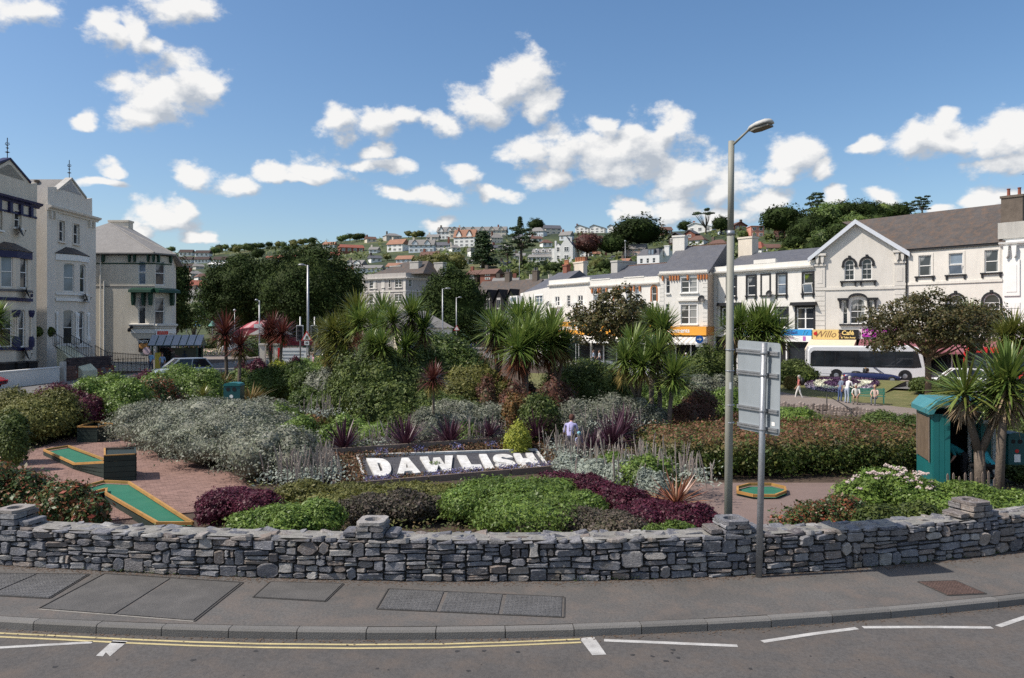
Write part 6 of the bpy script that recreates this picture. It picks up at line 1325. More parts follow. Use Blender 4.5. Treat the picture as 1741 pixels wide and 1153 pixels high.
# ================================================================ GARDEN PLANTS
M['lf_green']=leafmat('bright green shrub leaves',C3((.045,.085,.020),(.070,.125,.028),(.100,.155,.040),(.060,.105,.028)),.25,.45,cv=.35,clump=1.6)
M['lf_deep']=leafmat('deep green glossy leaves',C3((.017,.032,.009),(.030,.050,.013),(.048,.072,.019),(.072,.098,.030)),.15,.55,.25,cv=.4,clump=1.4)
M['lf_lime']=leafmat('yellow green leaves',C3((.16,.20,.03),(.22,.25,.045),(.12,.17,.03)),.25,cv=.25)
M['lf_silver']=leafmat('silver grey leaves',C3((.13,.14,.105),(.20,.20,.165),(.27,.26,.23),(.085,.10,.062),(.17,.16,.14)),.12,.8,.15,cv=.42,clump=1.6,k=(1.12,1.17,1.1))
M['lf_purple']=leafmat('dark purple barberry leaves',C3((.050,.012,.022),(.085,.018,.034),(.120,.026,.045),(.030,.010,.014)),.25,.5,cv=.4,clump=1.8,k=(1.2,1.1,1.2))
M['lf_hedge']=leafmat('hedge leaves',C3((.034,.060,.015),(.056,.085,.020),(.075,.098,.026),(.030,.054,.013),(.050,.078,.019)),.22,.5,cv=.35,clump=1.0,k=(1.45,1.45,1.2))
M['lf_hedge_tips']=leafmat('hedge leaves with red brown young growth',C3((.034,.060,.015),(.056,.085,.020),(.085,.085,.026),(.030,.054,.013),(.050,.078,.019)),.22,.5,cv=.35,clump=1.0,k=(1.45,1.45,1.2),tip=((.21,.105,.055),.75,1.25))
M['lf_photinia']=leafmat('green and red leaves',C3((.030,.058,.020),(.045,.075,.025),(.20,.045,.030),(.070,.085,.030),(.028,.05,.018)),.22,.4,cv=.35,clump=1.5,k=(1.35,1.4,1.2))
M['lf_rust']=leafmat('rusty orange leaves',C3((.22,.085,.03),(.15,.07,.03),(.08,.08,.028),(.25,.12,.04)),.22,cv=.3,k=(1.0,1.1,1.0))
M['lf_redbrown']=leafmat('red brown leaves',C3((.085,.030,.024),(.055,.030,.020),(.11,.042,.030),(.045,.050,.020)),.2,cv=.3,k=(1.3,1.3,1.2))
M['lf_maple']=leafmat('bronze green leaves',C3((.052,.056,.020),(.080,.078,.028),(.105,.080,.030),(.045,.050,.018),(.13,.085,.038)),.2,.45,cv=.3,clump=1.0,k=(1.08,1.12,1.0))
M['lf_twig']=leafmat('twiggy dark leaves',C3((.050,.042,.036),(.075,.062,.05),(.040,.045,.024),(.060,.048,.048)),.15,cv=.35,clump=1.5,k=(1.4,1.3,1.2))
M['sw_green']=leafmat('green sword leaves',C3((.050,.095,.026),(.085,.135,.036),(.13,.18,.055),(.038,.075,.024)),.25,.36,.5,cv=.2)
M['sw_olive']=leafmat('olive sword leaves',C3((.085,.105,.026),(.125,.135,.036),(.16,.155,.05),(.06,.08,.02)),.22,.35,.4,cv=.2,k=(1.35,1.36,1.15))
M['sw_red']=leafmat('maroon sword leaves',C3((.085,.026,.022),(.13,.038,.032),(.055,.022,.018),(.16,.075,.05)),.2,.35,.4,cv=.2,k=(1.2,1.1,1.1))
M['sw_purple']=leafmat('purple sword leaves',C3((.065,.028,.042),(.095,.042,.060),(.045,.020,.030),(.13,.065,.085)),.2,.4,.35,cv=.2,k=(.95,.85,.95))
M['sw_orange']=leafmat('orange striped sword leaves',C3((.30,.10,.045),(.38,.17,.07),(.20,.075,.05),(.36,.22,.10)),.2,.35,.4,cv=.15,k=(0.95,0.95,1.1))
M['sw_brown']=leafmat('brown flax leaves',C3((.12,.085,.035),(.17,.12,.05),(.085,.062,.028),(.11,.10,.035)),.2,.4,cv=.2,k=(1.3,1.3,1.1))
M['sw_dead']=leafmat('dry hanging leaves',C3((.20,.145,.095),(.145,.10,.065),(.25,.19,.13),(.11,.075,.055)),.1,.8,.1,cv=.25,k=(1.15,1.15,1.1))
M['sw_fruit']=leafmat('dark red fruiting sprays',C3((.11,.038,.024),(.16,.062,.036),(.075,.032,.022)),.1,.8,.1,cv=.3,k=(1.2,1.2,1.1))
M['sw_seed']=leafmat('straw coloured sprays',C3((.19,.145,.050),(.24,.18,.07),(.15,.125,.04)),.15,.8,.1,cv=.3,k=(1.2,1.2,1.1))
M['spike']=leafmat('pale woolly flower spikes',C3((.36,.29,.255),(.43,.37,.33),(.30,.235,.215),(.38,.37,.32)),.1,.9,.1,cv=.15,k=(0.85,0.86,0.85))
M['lf_woolly']=leafmat('woolly grey green leaves',C3((.20,.225,.185),(.30,.32,.28),(.24,.265,.21)),.15,.8,.1,cv=.2,k=(1.15,1.18,1.18))
def gd(px,py):
 return gpt(px,py)
CB=[0]
def bush(name,label,m,lobes,n,leaf=.075,group=None,fuzz=.25,lump=.14,aspect=.55,box=False,cat='bush',core=.78,extra=None,up=.25,tilt=.6,fr=3.0):
 L=[]
 for q in lobes:
  px,d,hw,top=q[:4];x=(px-CX)/F*d;z0=gz(x,d);zt=EYE+(HY-top)/F*d;r=hw/F*d;h=max(.25,zt-z0);cz=z0+h*.48;L.append((x,d,cz,r,q[4] if len(q)>4 else r*.9,max(.15,zt-cz)))
 if not box and lump>.06:
  for(x,y,cz,r,dp,hh) in list(L):
   for _ in range(6):
    a,t_=R.uniform(0,6.28),R.uniform(.15,1.25);k=R.uniform(.28,.48);L.append((x+r*.72*math.sin(t_)*math.cos(a),y+dp*.72*math.sin(t_)*math.sin(a),cz+hh*.70*math.cos(t_),r*k,dp*k,hh*k*R.uniform(.9,1.25)))
 o=Vector((L[0][0],L[0][1],gz(L[0][0],L[0][1])));LL=[(a-o.x,b-o.y,c-o.z,d,e,f) for a,b,c,d,e,f in L]
 v,f,cr=lobes_cloud(LL,n,leaf,fuzz,lump,fr,core,-.15,aspect,up,tilt,box)
 b_=link(name,np_mesh(name,v,f,m,cr));b_.location=o;tag(b_,label,cat,group);return b_
B_=bush
B_('silver_shrub','very large mound of silver leaved shrub right of the paved golf court',M['lf_silver'],[(262,30.5,75,686),(330,29.5,95,682),(420,28,85,688),(450,23.3,84,722),(365,25.6,88,708),(300,27.8,68,706),(502,22.6,46,746)],52000,.075,lump=.2,fr=4.5,aspect=.5)
B_('silver_shrub','low silver shrub behind the largest silver mound, below the litter bin',M['lf_silver'],[(385,33.5,60,680),(440,33,60,678),(475,32,42,682)],9000,.10,aspect=.5)
B_('green_shrub','green leafy shrub growing out of the right end of the silver mound',M['lf_green'],[(505,27.5,42,712),(520,25.5,34,740),(480,30.5,34,690)],9000,.09)
B_('green_shrub','large domed bright green hedge shrub in front of the brick wall house',M['lf_green'],[(190,37,58,638),(215,35,48,648),(150,36,40,650)],20000,.10)
B_('green_shrub','wide green shrub in front of the silver car',M['lf_green'],[(305,43,55,624),(345,42,48,632),(270,41,38,636)],15000,.11)
B_('mixed_shrub','red and green leaved shrub between the two domed green hedges',M['lf_photinia'],[(262,38,40,646),(240,36,34,664),(285,38.5,34,655)],9000,.10)
B_('barberry','purple barberry behind the red and green shrub',M['lf_purple'],[(252,43,36,634)],4000,.10)
B_('green_shrub','long low light green hedge at the left edge',M['lf_olive'],[(20,33,60,668),(80,32.5,60,668),(50,31,60,684)],18000,.095)
B_('barberry','purple barberry on top of the hedge left of the domed green shrub',M['lf_purple'],[(105,34.5,42,654),(145,34,34,668),(80,34.5,28,658)],9000,.085)
B_('dark_shrub','dark hedge behind the dark timber box at the end of the golf court',M['lf_hedge'],[(110,34.2,55,680),(165,35.2,45,684),(205,36,30,684),(60,32.5,45,690)],16000,.09)
B_('green_shrub','small rounded green bush at the left edge above the wall',M['lf_deep'],[(8,26,40,700),(22,24.5,26,722)],8000,.08)
B_('photinia','red tipped photinia behind the wall at the left corner',M['lf_photinia'],[(40,18.2,62,803),(110,17.4,55,822),(-30,18,60,790),(155,16.6,30,848)],16000,.085,lump=.22,fuzz=.4)
B_('barberry','rounded purple barberry on the wall left of the second stone pier',M['lf_purple'],[(400,17.3,60,832),(440,16.6,40,836),(365,17,32,846)],15000,.055)
B_('green_shrub','trailing green shrub spilling over the wall left of the second stone pier',M['lf_green'],[(480,15.0,70,862),(545,15.2,40,852),(425,14.8,40,872)],15000,.055)
B_('twiggy_shrub','dark twiggy shrub behind the second stone pier',M['lf_twig'],[(620,16.0,48,842),(690,16.2,52,838),(735,16.4,30,846)],13000,.055,fuzz=.35)
B_('green_shrub','low mixed green planting in front of the lettered bed',M['lf_olive'],[(520,18.6,50,818),(600,18.6,66,824),(690,18.8,62,820),(560,17.2,46,842),(740,18.4,50,822),(650,17.4,70,838)],22000,.06)
B_('green_shrub','broad bright green shrub in front of the lettered bed, in the middle of the wall',M['lf_green'],[(850,17.2,88,815),(925,17.4,62,814),(800,16.2,50,832),(900,15.4,95,846),(985,16.4,46,836),(880,16.4,90,826)],46000,.058)
B_('barberry','long sweep of purple barberry running down from the lettered bed to the third pier',M['lf_purple'],[(950,18.4,46,802),(1000,17.8,48,810),(1060,17.0,50,828),(1120,16.2,52,850),(1175,15.4,50,860),(1085,15.6,50,862)],36000,.055,lump=.10)
B_('twiggy_shrub','dark twiggy heather below the purple barberry along the wall',M['lf_twig'],[(970,15.2,60,862),(1040,14.9,62,872),(905,14.8,40,884)],13000,.05,fuzz=.35)
B_('green_shrub','small green plant at the wall foot of the purple barberry, by the third pier',M['lf_green'],[(1150,14.5,36,888),(1110,14.4,26,894)],3500,.05)
h0=(1150-CX)/F*23
hb=B_('clipped_hedge','long clipped hedge with red brown tips behind the golf hole, right of the palms',M['lf_hedge_tips'],[(1165,25.2,72,728,2.0),(1255,25.4,72,724,2.2),(1345,25.8,72,722,2.2),(1430,26.0,70,722,2.1),(1510,26.4,60,726,2.0)],46000,.085,fuzz=.28,lump=.07,box=True,cat='hedge')
B_('flowering_shrub','bushy plant with flat pinkish white flower heads near the kiosk',M['lf_green'],[(1500,19.0,52,800),(1460,18.6,42,818),(1550,18.4,50,812)],17000,.075,lump=.2,fuzz=.4)
B_('green_shrub','spreading green ground cover over the wall below the forked palm',M['lf_green'],[(1640,18.4,62,822),(1700,18.4,60,835),(1590,17.6,40,838),(1690,16.4,60,858),(1640,17.0,50,848)],26000,.06)
B_('mixed_shrub','straggly shrub with reddish leaves beside the octagonal golf hole',M['lf_photinia'],[(1385,16.4,50,852),(1440,16.8,46,846),(1340,15.2,36,872)],9000,.06,fuzz=.55,lump=.3,core=.5)
B_('dark_shrub','low dark green shrub on the wall under the pink flower heads',M['lf_deep'],[(1500,15.8,50,862),(1560,16.0,46,858)],10000,.06,fuzz=.35)
B_('dark_shrub','very large dark glossy shrub left of the tall palm trunk',M['lf_deep'],[(645,36,78,588),(620,33.5,62,620),(690,34.5,62,625),(655,32,72,655),(585,35,34,645)],40000,.115,lump=.2)
B_('green_shrub','broad olive shrub right of the tall palm trunk',M['lf_hedge'],[(760,43,72,572),(715,42,44,585),(800,42,36,600)],17000,.13,lump=.2)
B_('dark_shrub','dark bush left of the middle palms',M['lf_olive'],[(800,36,58,622),(840,36,42,640),(775,34,46,650)],15000,.10,lump=.18)
B_('dark_shrub','low dark planting under the tall palm trunk',M['lf_deep'],[(730,32,66,668),(690,31,40,690),(780,31,46,676)],12000,.09)
B_('green_shrub','low dark green bush beside the golf hole in the middle distance',M['lf_hedge'],[(530,36,44,662),(560,35,34,664),(505,35.5,26,672)],9000,.09)
B_('silver_shrub','small silver shrub at the bend of the far path',M['lf_silver'],[(546,43,27,628),(562,42,22,636)],4000,.10)
B_('silver_shrub','silver shrub behind the purple spikes of the lettered bed',M['lf_silver'],[(775,29.5,62,684),(730,28.5,42,694),(840,29.5,48,690)],14000,.085,aspect=.4)
B_('silver_shrub','wide silver shrub beyond the stooping woman',M['lf_silver'],[(1030,31,56,673),(985,30.5,46,684),(1080,31.5,42,678),(1110,31.5,30,690)],17000,.09,aspect=.4)
B_('dark_shrub','clipped round dark green bush behind the lettered bed',M['lf_deep'],[(918,28,36,672,.75)],8000,.09,lump=.05,fuzz=.15)
B_('rusty_shrub','rusty orange shrub beside the round dark bush',M['lf_rust'],[(880,29.5,24,668),(868,29,18,680)],4500,.08,fuzz=.4)
B_('lime_shrub','small yellow green conifer at the back edge of the lettered bed',M['lf_lime'],[(880,26.3,24,722)],3500,.06)
B_('dark_shrub','dark shrub in front of the amusements, right of the middle palms',M['lf_deep'],[(995,40,62,612),(960,39,40,628),(1040,40,38,622)],15000,.11)
B_('green_shrub','bright green hedge under the right hand palms',M['lf_green'],[(1075,42,50,652),(1130,42,40,656)],8000,.10)
B_('green_shrub','bright green low planting behind the right end of the palms',M['lf_green'],[(1165,37,40,668),(1230,37.5,42,664),(1290,36,40,688),(1350,36,46,694)],14000,.09)
B_('red_shrub','dark red shrub right of the palm trunks',M['lf_redbrown'],[(1190,34,34,668),(1165,33,28,684)],6000,.085)
B_('red_shrub','low red edging plants along the brook',M['lf_redbrown'],[(1270,36,40,702),(1380,35,44,715),(1330,36,36,708)],5000,.08)
B_('green_shrub','feathery green shrub in front of the amusements, left of the lamp post',M['lf_deep'],[(1213,57,36,588),(1195,56,22,605)],9000,.13,fuzz=.35)
B_('dark_shrub','dark low bush between the feathery shrub and the palms',M['lf_deep'],[(1165,58,38,612)],4500,.14)
B_('silver_shrub','low silver hedge on the lawn left of the sign board',M['lf_silver'],[(1195,54.5,22,638),(1225,54.5,24,638),(1255,54,20,640)],5000,.12)
B_('dark_shrub','dark rounded bush at the tail of the white bus',M['lf_deep'],[(1350,62.5,30,612),(1368,61.5,24,624),(1330,61.5,24,622)],8000,.14)
B_('dry_grass','tuft of dry straw coloured grass below the dark rounded bush',M['sw_seed'],[(1343,58.5,11,641)],1800,.22,aspect=.12,fuzz=.5)
B_('dark_shrub','dark bushes at the foot of the bronze leaved tree',M['lf_deep'],[(1572,55,24,642),(1604,53,28,644)],7000,.13)
B_('dark_shrub','dark bush on the right edge behind the second litter bin',M['lf_deep'],[(1740,22.5,46,780),(1700,24.5,30,800),(1760,26,50,720)],12000,.085)
B_('green_shrub','mid green shrubs behind the right hand palms',M['lf_mid'],[(1725,34,50,660),(1660,36,40,680),(1500,33,36,700),(1545,32,34,708)],15000,.10)
B_('lime_shrub','yellow green shrub in the far hedge row',M['lf_lime'],[(472,52,20,608),(480,51,17,618)],3500,.12)
B_('dark_shrub','dark clipped hedge along the far path',M['lf_hedge'],[(498,51,40,618),(530,49,36,628),(455,50.5,30,626),(560,50,24,622)],16000,.12)
B_('green_shrub','bright green hedge top in front of the traffic lights',M['lf_green'],[(545,58,38,612),(515,59,30,614),(585,58,26,612)],10000,.13)
B_('barberry','purple shrubs in the far hedge row',M['lf_purple'],[(437,55,24,612),(415,56,18,616),(500,57,18,609)],5000,.13)
B_('green_shrub','green shrubs at the foot of the small maroon palms',M['lf_mid'],[(410,52,28,628),(372,50,26,632),(440,50,22,636),(345,48,22,636)],10000,.12)
B_('green_shrub','rounded willow like shrub beyond the street by the stone pillars',M['lf_mid'],[(432,86,22,572)],5000,.20)
B_('red_shrub','red brown bush under the left palms of the middle group',M['lf_redbrown'],[(830,34,22,645),(875,32.5,32,650),(935,33,34,648),(905,37,26,650),(960,36.5,26,650)],10000,.09,fuzz=.4)
s=MB()
for i in range(60):
 px,d=R.uniform(1435,1585),R.uniform(17.6,19.2);top=interp(px,[1435,1470,1500,1550,1590],[828,806,794,802,812]);p=P(px,top+R.uniform(-6,26),d);r_=R.uniform(.06,.13)
 for k in range(9):a=R.uniform(0,6.28);q=R.uniform(0,r_);s.ball((p.x+q*math.cos(a),p.y+q*math.sin(a),p.z+R.uniform(-.015,.02)),R.uniform(.014,.026),5)
M['flower_pink']=leafmat('pinkish white flower heads',C3((.62,.48,.45),(.70,.60,.55),(.55,.38,.36),(.72,.66,.58)),.1,.8,.1,cv=.1,k=(1.0,1.0,1.0));o=s.build('flower_heads',M['flower_pink']);o.parent=[q for q in COL.objects if q.name.startswith('flowering_shrub')][0];o.matrix_parent_inverse=o.parent.matrix_basis.inverted();tag(o,kind='stuff')
pts=[];nn=[]
rs=random.Random(9)
while len(pts)<42000:
 px,y=rs.uniform(-60,1800),14.2+44*rs.random()**1.3;x=(px-CX)/F*y
 if y>interp(px,*GEDGE)-2:continue
 if inpoly(x,y,court) or(1150<px<1470 and 15.0<y<23.5) or(y<wy(x)+.7) or(px>1100 and y>43):continue
 if-6<x<2.6 and 21.5<y<28:continue
 pts.append((x,y,gz(x,y)+rs.uniform(.03,.22)));nn.append((rs.uniform(-.5,.5),rs.uniform(-.8,.2),1))
v,f=leaf_arrays(np.array(pts),np.array(nn),NR.uniform(.05,.13,len(pts))*(np.array(pts)[:,1]/25)**.6,.6)
tag(link('ground_cover',np_mesh('ground_cover',v,f,leafmat('ground cover leaves',C3((.035,.055,.018),(.06,.075,.025),(.085,.062,.035),(.045,.065,.02)),.15,cv=.5,clump=.5))),kind='stuff')
# ---------------------------------------------------------------- sword leaved plants
def straps(b,d,L,w,g):
 N=len(b);T=(0,.35,.7,1.0);Wd=(.55,1,.75,.04);up=np.array([0,0,1.0]);sd=np.cross(d,up)+1e-4*NR.normal(size=(N,3));sd/=np.linalg.norm(sd,axis=1,keepdims=True)
 V=np.zeros((N,8,3))
 for i,t_ in enumerate(T):
  p=b+d*(L*t_)[:,None];p[:,2]-=g*L*t_*t_;V[:,2*i]=p-sd*(w*Wd[i]*.5)[:,None];V[:,2*i+1]=p+sd*(w*Wd[i]*.5)[:,None]
 q=np.array([[0,1,3,2],[2,3,5,4],[4,5,7,6]]);f=(np.arange(N)[:,None,None]*8+q[None]).reshape(-1,4);return V.reshape(-1,3),f
def head_dirs(N,lo,hi):z=NR.uniform(math.cos(rad(hi)),math.cos(rad(lo)),N);t_=NR.uniform(0,2*math.pi,N);q=np.sqrt(1-z*z);return np.stack([q*np.cos(t_),q*np.sin(t_),z],1)
HEADS={}
def head_mesh(kind,mt,var):
 k=(kind,mt,var)
 if k in HEADS:return HEADS[k]
 if kind=='crown':N=260;d=head_dirs(N,4,112);L=NR.uniform(.85,1.25,N);g=np.full(N,.16)*NR.uniform(.2,1.8,N)*(1-d[:,2]*.7);w=NR.uniform(.045,.07,N);b=d*.05+np.array([0,0,1.0])*NR.uniform(-.18,.12,N)[:,None]
 if kind=='skirt':N=90;d=head_dirs(N,105,168);L=NR.uniform(.4,.75,N);g=np.full(N,.25);w=NR.uniform(.03,.06,N);b=d*np.array([.10,.10,.05])+np.array([0,0,-.12])-np.array([0,0,.22])*NR.uniform(0,1,N)[:,None]
 if kind=='spray':N=260;d=head_dirs(N,50,150);L=NR.uniform(.3,.75,N);g=np.full(N,.45);w=NR.uniform(.012,.03,N);b=d*NR.uniform(.0,.35,N)[:,None]
 if kind=='tuft':N=150;d=head_dirs(N,2,92);L=NR.uniform(.65,1.15,N);g=NR.uniform(.0,.25,N)*(1-d[:,2]);w=NR.uniform(.035,.06,N);b=d*np.array([.1,.1,.02])
 if kind=='flax':N=90;d=head_dirs(N,3,62);L=NR.uniform(.6,1.1,N);g=NR.uniform(.1,.55,N);w=NR.uniform(.04,.065,N);b=d*np.array([.15,.15,.0])
 v,f=straps(b,d,L,w,g);HEADS[k]=np_mesh({'crown':'leaf_crown','skirt':'dead_leaves','spray':'fruit_spray'}.get(kind,'leaves'),v,f,M[mt]);return HEADS[k]
M['palm_trunk']=mat('cabbage palm bark',(.145,.115,.09),.95,.2,4,.8,fine=22)
def palm(label,base,heads,mt='sw_green',skirt=None,spray=None,tr=.11,group='cabbage palms in the garden',fork=.55):
 px,d=base;x=(px-CX)/F*d;z0=gz(x,d);t_=empty('cabbage_palm',(x,d,z0),0,label,'palm tree',group);s=MB();O=t_.location;fk=None
 for i,hq in enumerate(heads):
  hx,hy,hr=hq[:3];dd=hq[3] if len(hq)>3 else R.uniform(-.5,.5);p=P(hx,hy,d+dd)-O;r_=hr/F*(d+dd)
  if len(heads)==1:s.tube([(0,0,-.3),(p.x*.3,p.y*.3,p.z*.5),p],[tr*1.15,tr,tr*.75],9)
  else:
   if fk is None:hm=min(EYE+(HY-q[1])/F*d-z0 for q in heads);fk=Vector((0,0,max(.3,hm*fork)));s.tube([(0,0,-.3),fk*.5,fk],[tr*1.2,tr,tr*.95],9)
   s.tube([fk-Vector((0,0,.1)),fk.lerp(p,.5)+Vector((p.x*.12,0,-.08*p.z*.3)),p],[tr*.8,tr*.65,tr*.55],8)
  o=link('leaf_crown',head_mesh('crown',mt,i%3),t_,p,R.uniform(0,6.28),r_)
  if skirt:link('dead_leaves',head_mesh('skirt',skirt,i%2),t_,p,R.uniform(0,6.28),r_*R.uniform(.8,1.15))
  if spray and i%2==0:link('fruit_spray',head_mesh('spray',spray,i%2),t_,p-Vector((0,.15,r_*.55)),R.uniform(0,6.28),r_*.85)
 s.build('trunk',M['palm_trunk'],t_,smooth=True);return t_
palm('tall palm with three green heads rising above the large dark shrub',(687,37),[(690,590,36,-.4),(668,545,38),(720,560,40),(700,535,40,.5)],skirt='sw_dead',tr=.12,fork=.85)
palm('palm with olive heads left of the tall three headed palm',(640,40),[(640,556,42),(612,548,40,.6),(650,530,36,.8)],mt='sw_green',skirt='sw_olive',spray='sw_seed')
palm('low palm with drooping olive heads at the left end of the palm group',(590,42),[(588,570,48,.2),(566,562,36),(608,532,42,.8)],mt='sw_olive',skirt='sw_olive')
palm('bushy olive palm behind the dark parked car',(568,45),[(558,588,34),(575,600,34,-.3),(548,565,30)],mt='sw_olive',skirt='sw_olive',spray='sw_seed')
palm('small bright green palm head in front of the palm group',(648,34.5),[(650,588,34),(632,582,26)],mt='sw_green',skirt='sw_olive')
palm('middle palm, tallest of the group, in front of the timbered building',(892,37),[(882,545,46,.8),(905,548,44,1.2)],skirt='sw_dead')
palm('left palm of the middle group with dark red fruit',(845,36),[(842,562,46),(856,570,38,.5)],spray='sw_fruit',skirt='sw_dead',tr=.14)
palm('broad palm in the centre of the middle group with red fruit sprays',(893,34.5),[(880,592,50,-.2),(905,586,46,.3),(895,570,42,.6)],spray='sw_fruit',skirt='sw_fruit',tr=.15,fork=.7)
palm('right palm of the middle group with straw coloured sprays',(946,36),[(935,578,50),(958,590,40,.6),(940,556,40,.9),(915,560,36,.6)],spray='sw_fruit',skirt='sw_seed',tr=.12)
palm('palm with large upper head in front of the amusements sign',(1108,33),[(1128,560,46,.5),(1110,548,36,1)],spray='sw_seed',skirt='sw_seed')
palm('palm with straw coloured skirts leaning left in the right hand group',(1085,31.5),[(1062,612,40),(1092,622,40,-.4),(1075,588,40,.6)],spray='sw_seed',skirt='sw_seed',tr=.10)
palm('palm with a hanging brown skirt in the right hand group',(1122,32),[(1118,600,42),(1105,590,30,.6)],skirt='sw_dead',tr=.10)
palm('drooping green palm at the right end of the right hand group',(1136,31),[(1145,640,50)],mt='sw_green',skirt='sw_green',tr=.09)
palm('palm behind the sign board with dark upright leaves',(1300,56),[(1300,556,52,.5),(1322,568,42),(1278,566,36),(1285,548,36,.6)],skirt='sw_dead')
palm('palm behind the lamp post with leaves reaching left of it',(1250,57),[(1258,552,42),(1244,560,36)],skirt='sw_dead',spray='sw_seed')
palm('small palm in front of the arched window of the wing',(1680,50),[(1685,548,26),(1650,536,30,.5)],skirt='sw_olive')
palm('palm with drooping olive leaves at the right edge behind the forked palm',(1728,40),[(1722,566,40),(1745,572,42,.4),(1705,572,30)],mt='sw_olive',skirt='sw_olive',spray='sw_seed')
palm('palm cut off by the left edge beside the navy trimmed house',(-8,38),[(-6,540,34),(-14,560,44,-.2)],mt='sw_green',skirt='sw_olive',spray='sw_seed')
for lb,b_,hs in(('maroon palm, the larger one left of the lamp column',(386,50),[(383,566,36)]),('smaller maroon palm just right of the larger one',(406,49),[(409,588,30)]),('maroon palm with ivy covered trunk right of the lamp column',(461,52),[(463,560,30),(455,565,24)]),('slim maroon palm left of the left traffic light',(474,52),[(480,568,30)]),('maroon palm head half hidden in the olive palms',(617,38),[(612,583,20)])):palm(lb,b_,hs,'sw_red','sw_brown',tr=.11,group='maroon palms')
palm('red palm with pale dry skirt standing over the silver shrub',(737,28.5),[(737,645,30)],'sw_red','sw_seed',tr=.05,group='maroon palms')
LM_=[]
for i in range(5):
 b=np.zeros((1,3));d_=np.array([[.0,.0,1.0]]);V=[];w=.055;dr=(.02,.08,.16,.24,.34)[i]
 s=MB();pv=None
 for t_,ww in((0,.5),(.3,1),(.65,.85),(1,.03)):V.append(((-w*ww/2,-dr*t_*t_,t_*(1-dr*.4*t_)),(0,-dr*t_*t_+w*ww*.25,t_*(1-dr*.4*t_)),(w*ww/2,-dr*t_*t_,t_*(1-dr*.4*t_))))
 for a in range(3):s.quad(V[a][0],V[a][1],V[a+1][1],V[a+1][0]);s.quad(V[a][1],V[a][2],V[a+1][2],V[a+1][1])
 s2=MB();ix={}
 for v_,f_ in((s.v,s.f),):
  for q in f_:
   k=[]
   for j in q:
    key=tuple(round(c,5) for c in v_[j])
    if key not in ix:ix[key]=len(s2.v);s2.v.append(v_[j])
    k.append(ix[key])
   s2.f.append(tuple(k));s2.m.append(0)
 LM_.append(s2)
LMC={}
def leaf_obj(i,mt,parent,p,d,L,roll=0):
 if(i,mt) not in LMC:LMC[(i,mt)]=LM_[i].mesh('leaf',M[mt])
 o=bpy.data.objects.new('leaf',LMC[(i,mt)]);COL.objects.link(o);o.parent=parent;d=Vector(d).normalized();y=Vector((0,0,1))-d*d.z;y=(y if y.length>.05 else Vector((1,0,0))).normalized();x=y.cross(d);m=Matrix((x,y,d)).transposed()
 o.rotation_euler=m.to_euler();o.location=p;o.scale=(L*1.1,L,L);return o
d=21.0;x=(1682-CX)/F*d;z0=gz(x,d);t_=empty('cabbage_palm',(x,d,z0),0,'forked palm with dry skirts in front of the teal kiosk, nearest of all palms','palm tree','cabbage palms in the garden');O=t_.location;s=MB();fk=P(1665,765,d)-O
b0=P(1668,832,d)-O;b0.z=-.3;s.tube([b0,fk*.6+b0*.4,fk],[.15,.135,.13],10);hs=[P(1640,668,d)-O,P(1704,672,d-.2)-O]
for h in hs:s.tube([fk-Vector((0,0,.12)),fk.lerp(h,.5)+Vector(((h.x-fk.x)*.15,0,0)),h],[.11,.095,.085],9)
s.build('trunk',M['palm_trunk'],t_,smooth=True);n_=0
for h,r_,N in((hs[0],78/F*d,105),(hs[1],86/F*d,110)):
 for dq in head_dirs(N,3,105):leaf_obj(min(4,int((1-dq[2])*3.2)),R.choice(('sw_green','sw_green','sw_olive')),t_,h+Vector(dq)*.05+Vector((0,0,R.uniform(-.15,.1))),dq,r_*R.uniform(.75,1.1))
 link('dead_leaves',head_mesh('skirt','sw_dead',0),t_,h,R.uniform(0,6),r_*.72);link('dead_leaves',head_mesh('skirt','sw_dead',1),t_,h-Vector((0,0,.15)),R.uniform(0,6),r_*.62)
palm('straight palm trunk just right of the forked palm, its head behind it',(1697,20.4),[(1714,644,74,.3)],skirt='sw_dead',tr=.105)
def spikes(label,px,py,d,r_,mt,kind='tuft',name='spiky_plant',group='purple spiky plants around the lettered bed',leaves=0):
 p=P(px,py,d);t_=empty(name,p,0,label,'spiky plant',group)
 if leaves:
  for dq in head_dirs(leaves,3,84):leaf_obj(min(4,int((1-dq[2])*3)),mt,t_,Vector(dq)*.04,dq,r_/F*d*R.uniform(.75,1.12))
 else:link('leaves',head_mesh(kind,mt,R.randrange(3)),t_,(0,0,0),R.uniform(0,6),r_/F*d)
 return t_
spikes('orange striped flax at the end of the purple barberry, near the third pier',1150,858,16.6,60,'sw_orange',name='flax',group=None,leaves=70)
for lb,px,py,d,r_ in(('purple spiky plant at the left back corner of the lettered bed',585,762,25.2,52),('large purple spiky plant behind the letter A, second from the left',690,756,26,54),('purple spiky plant behind the letters W and L',766,752,26.6,46),('slim purple spiky plant behind the letter L',832,742,27,34),('purple spiky plant behind the letter I, against the dark round bush',912,742,27.2,44),('large purple spiky plant right of the stooping woman',1038,756,25.2,52),('low purple spiky plant left of the largest one on the right',1008,764,24.5,36),('tall purple spiky plant at the back right of the lettered bed',1058,738,26.5,50),('purple spiky plant in the silver mound, upper one',478,764,23.6,36),('purple spiky plant in the silver mound, lower right one',512,782,23,38)):spikes(lb,px,py,d,r_*1.08,'sw_purple')
spikes('brown arching flax just right of the litter bin',425,684,37,48,'sw_brown','flax','flax','brown flaxes in the far beds');spikes('brown arching flax behind the litter bin',378,655,44,38,'sw_brown','flax','flax','brown flaxes in the far beds');spikes('yellow green flax left of the litter bin',345,672,38,30,'sw_olive','flax','flax','brown flaxes in the far beds')
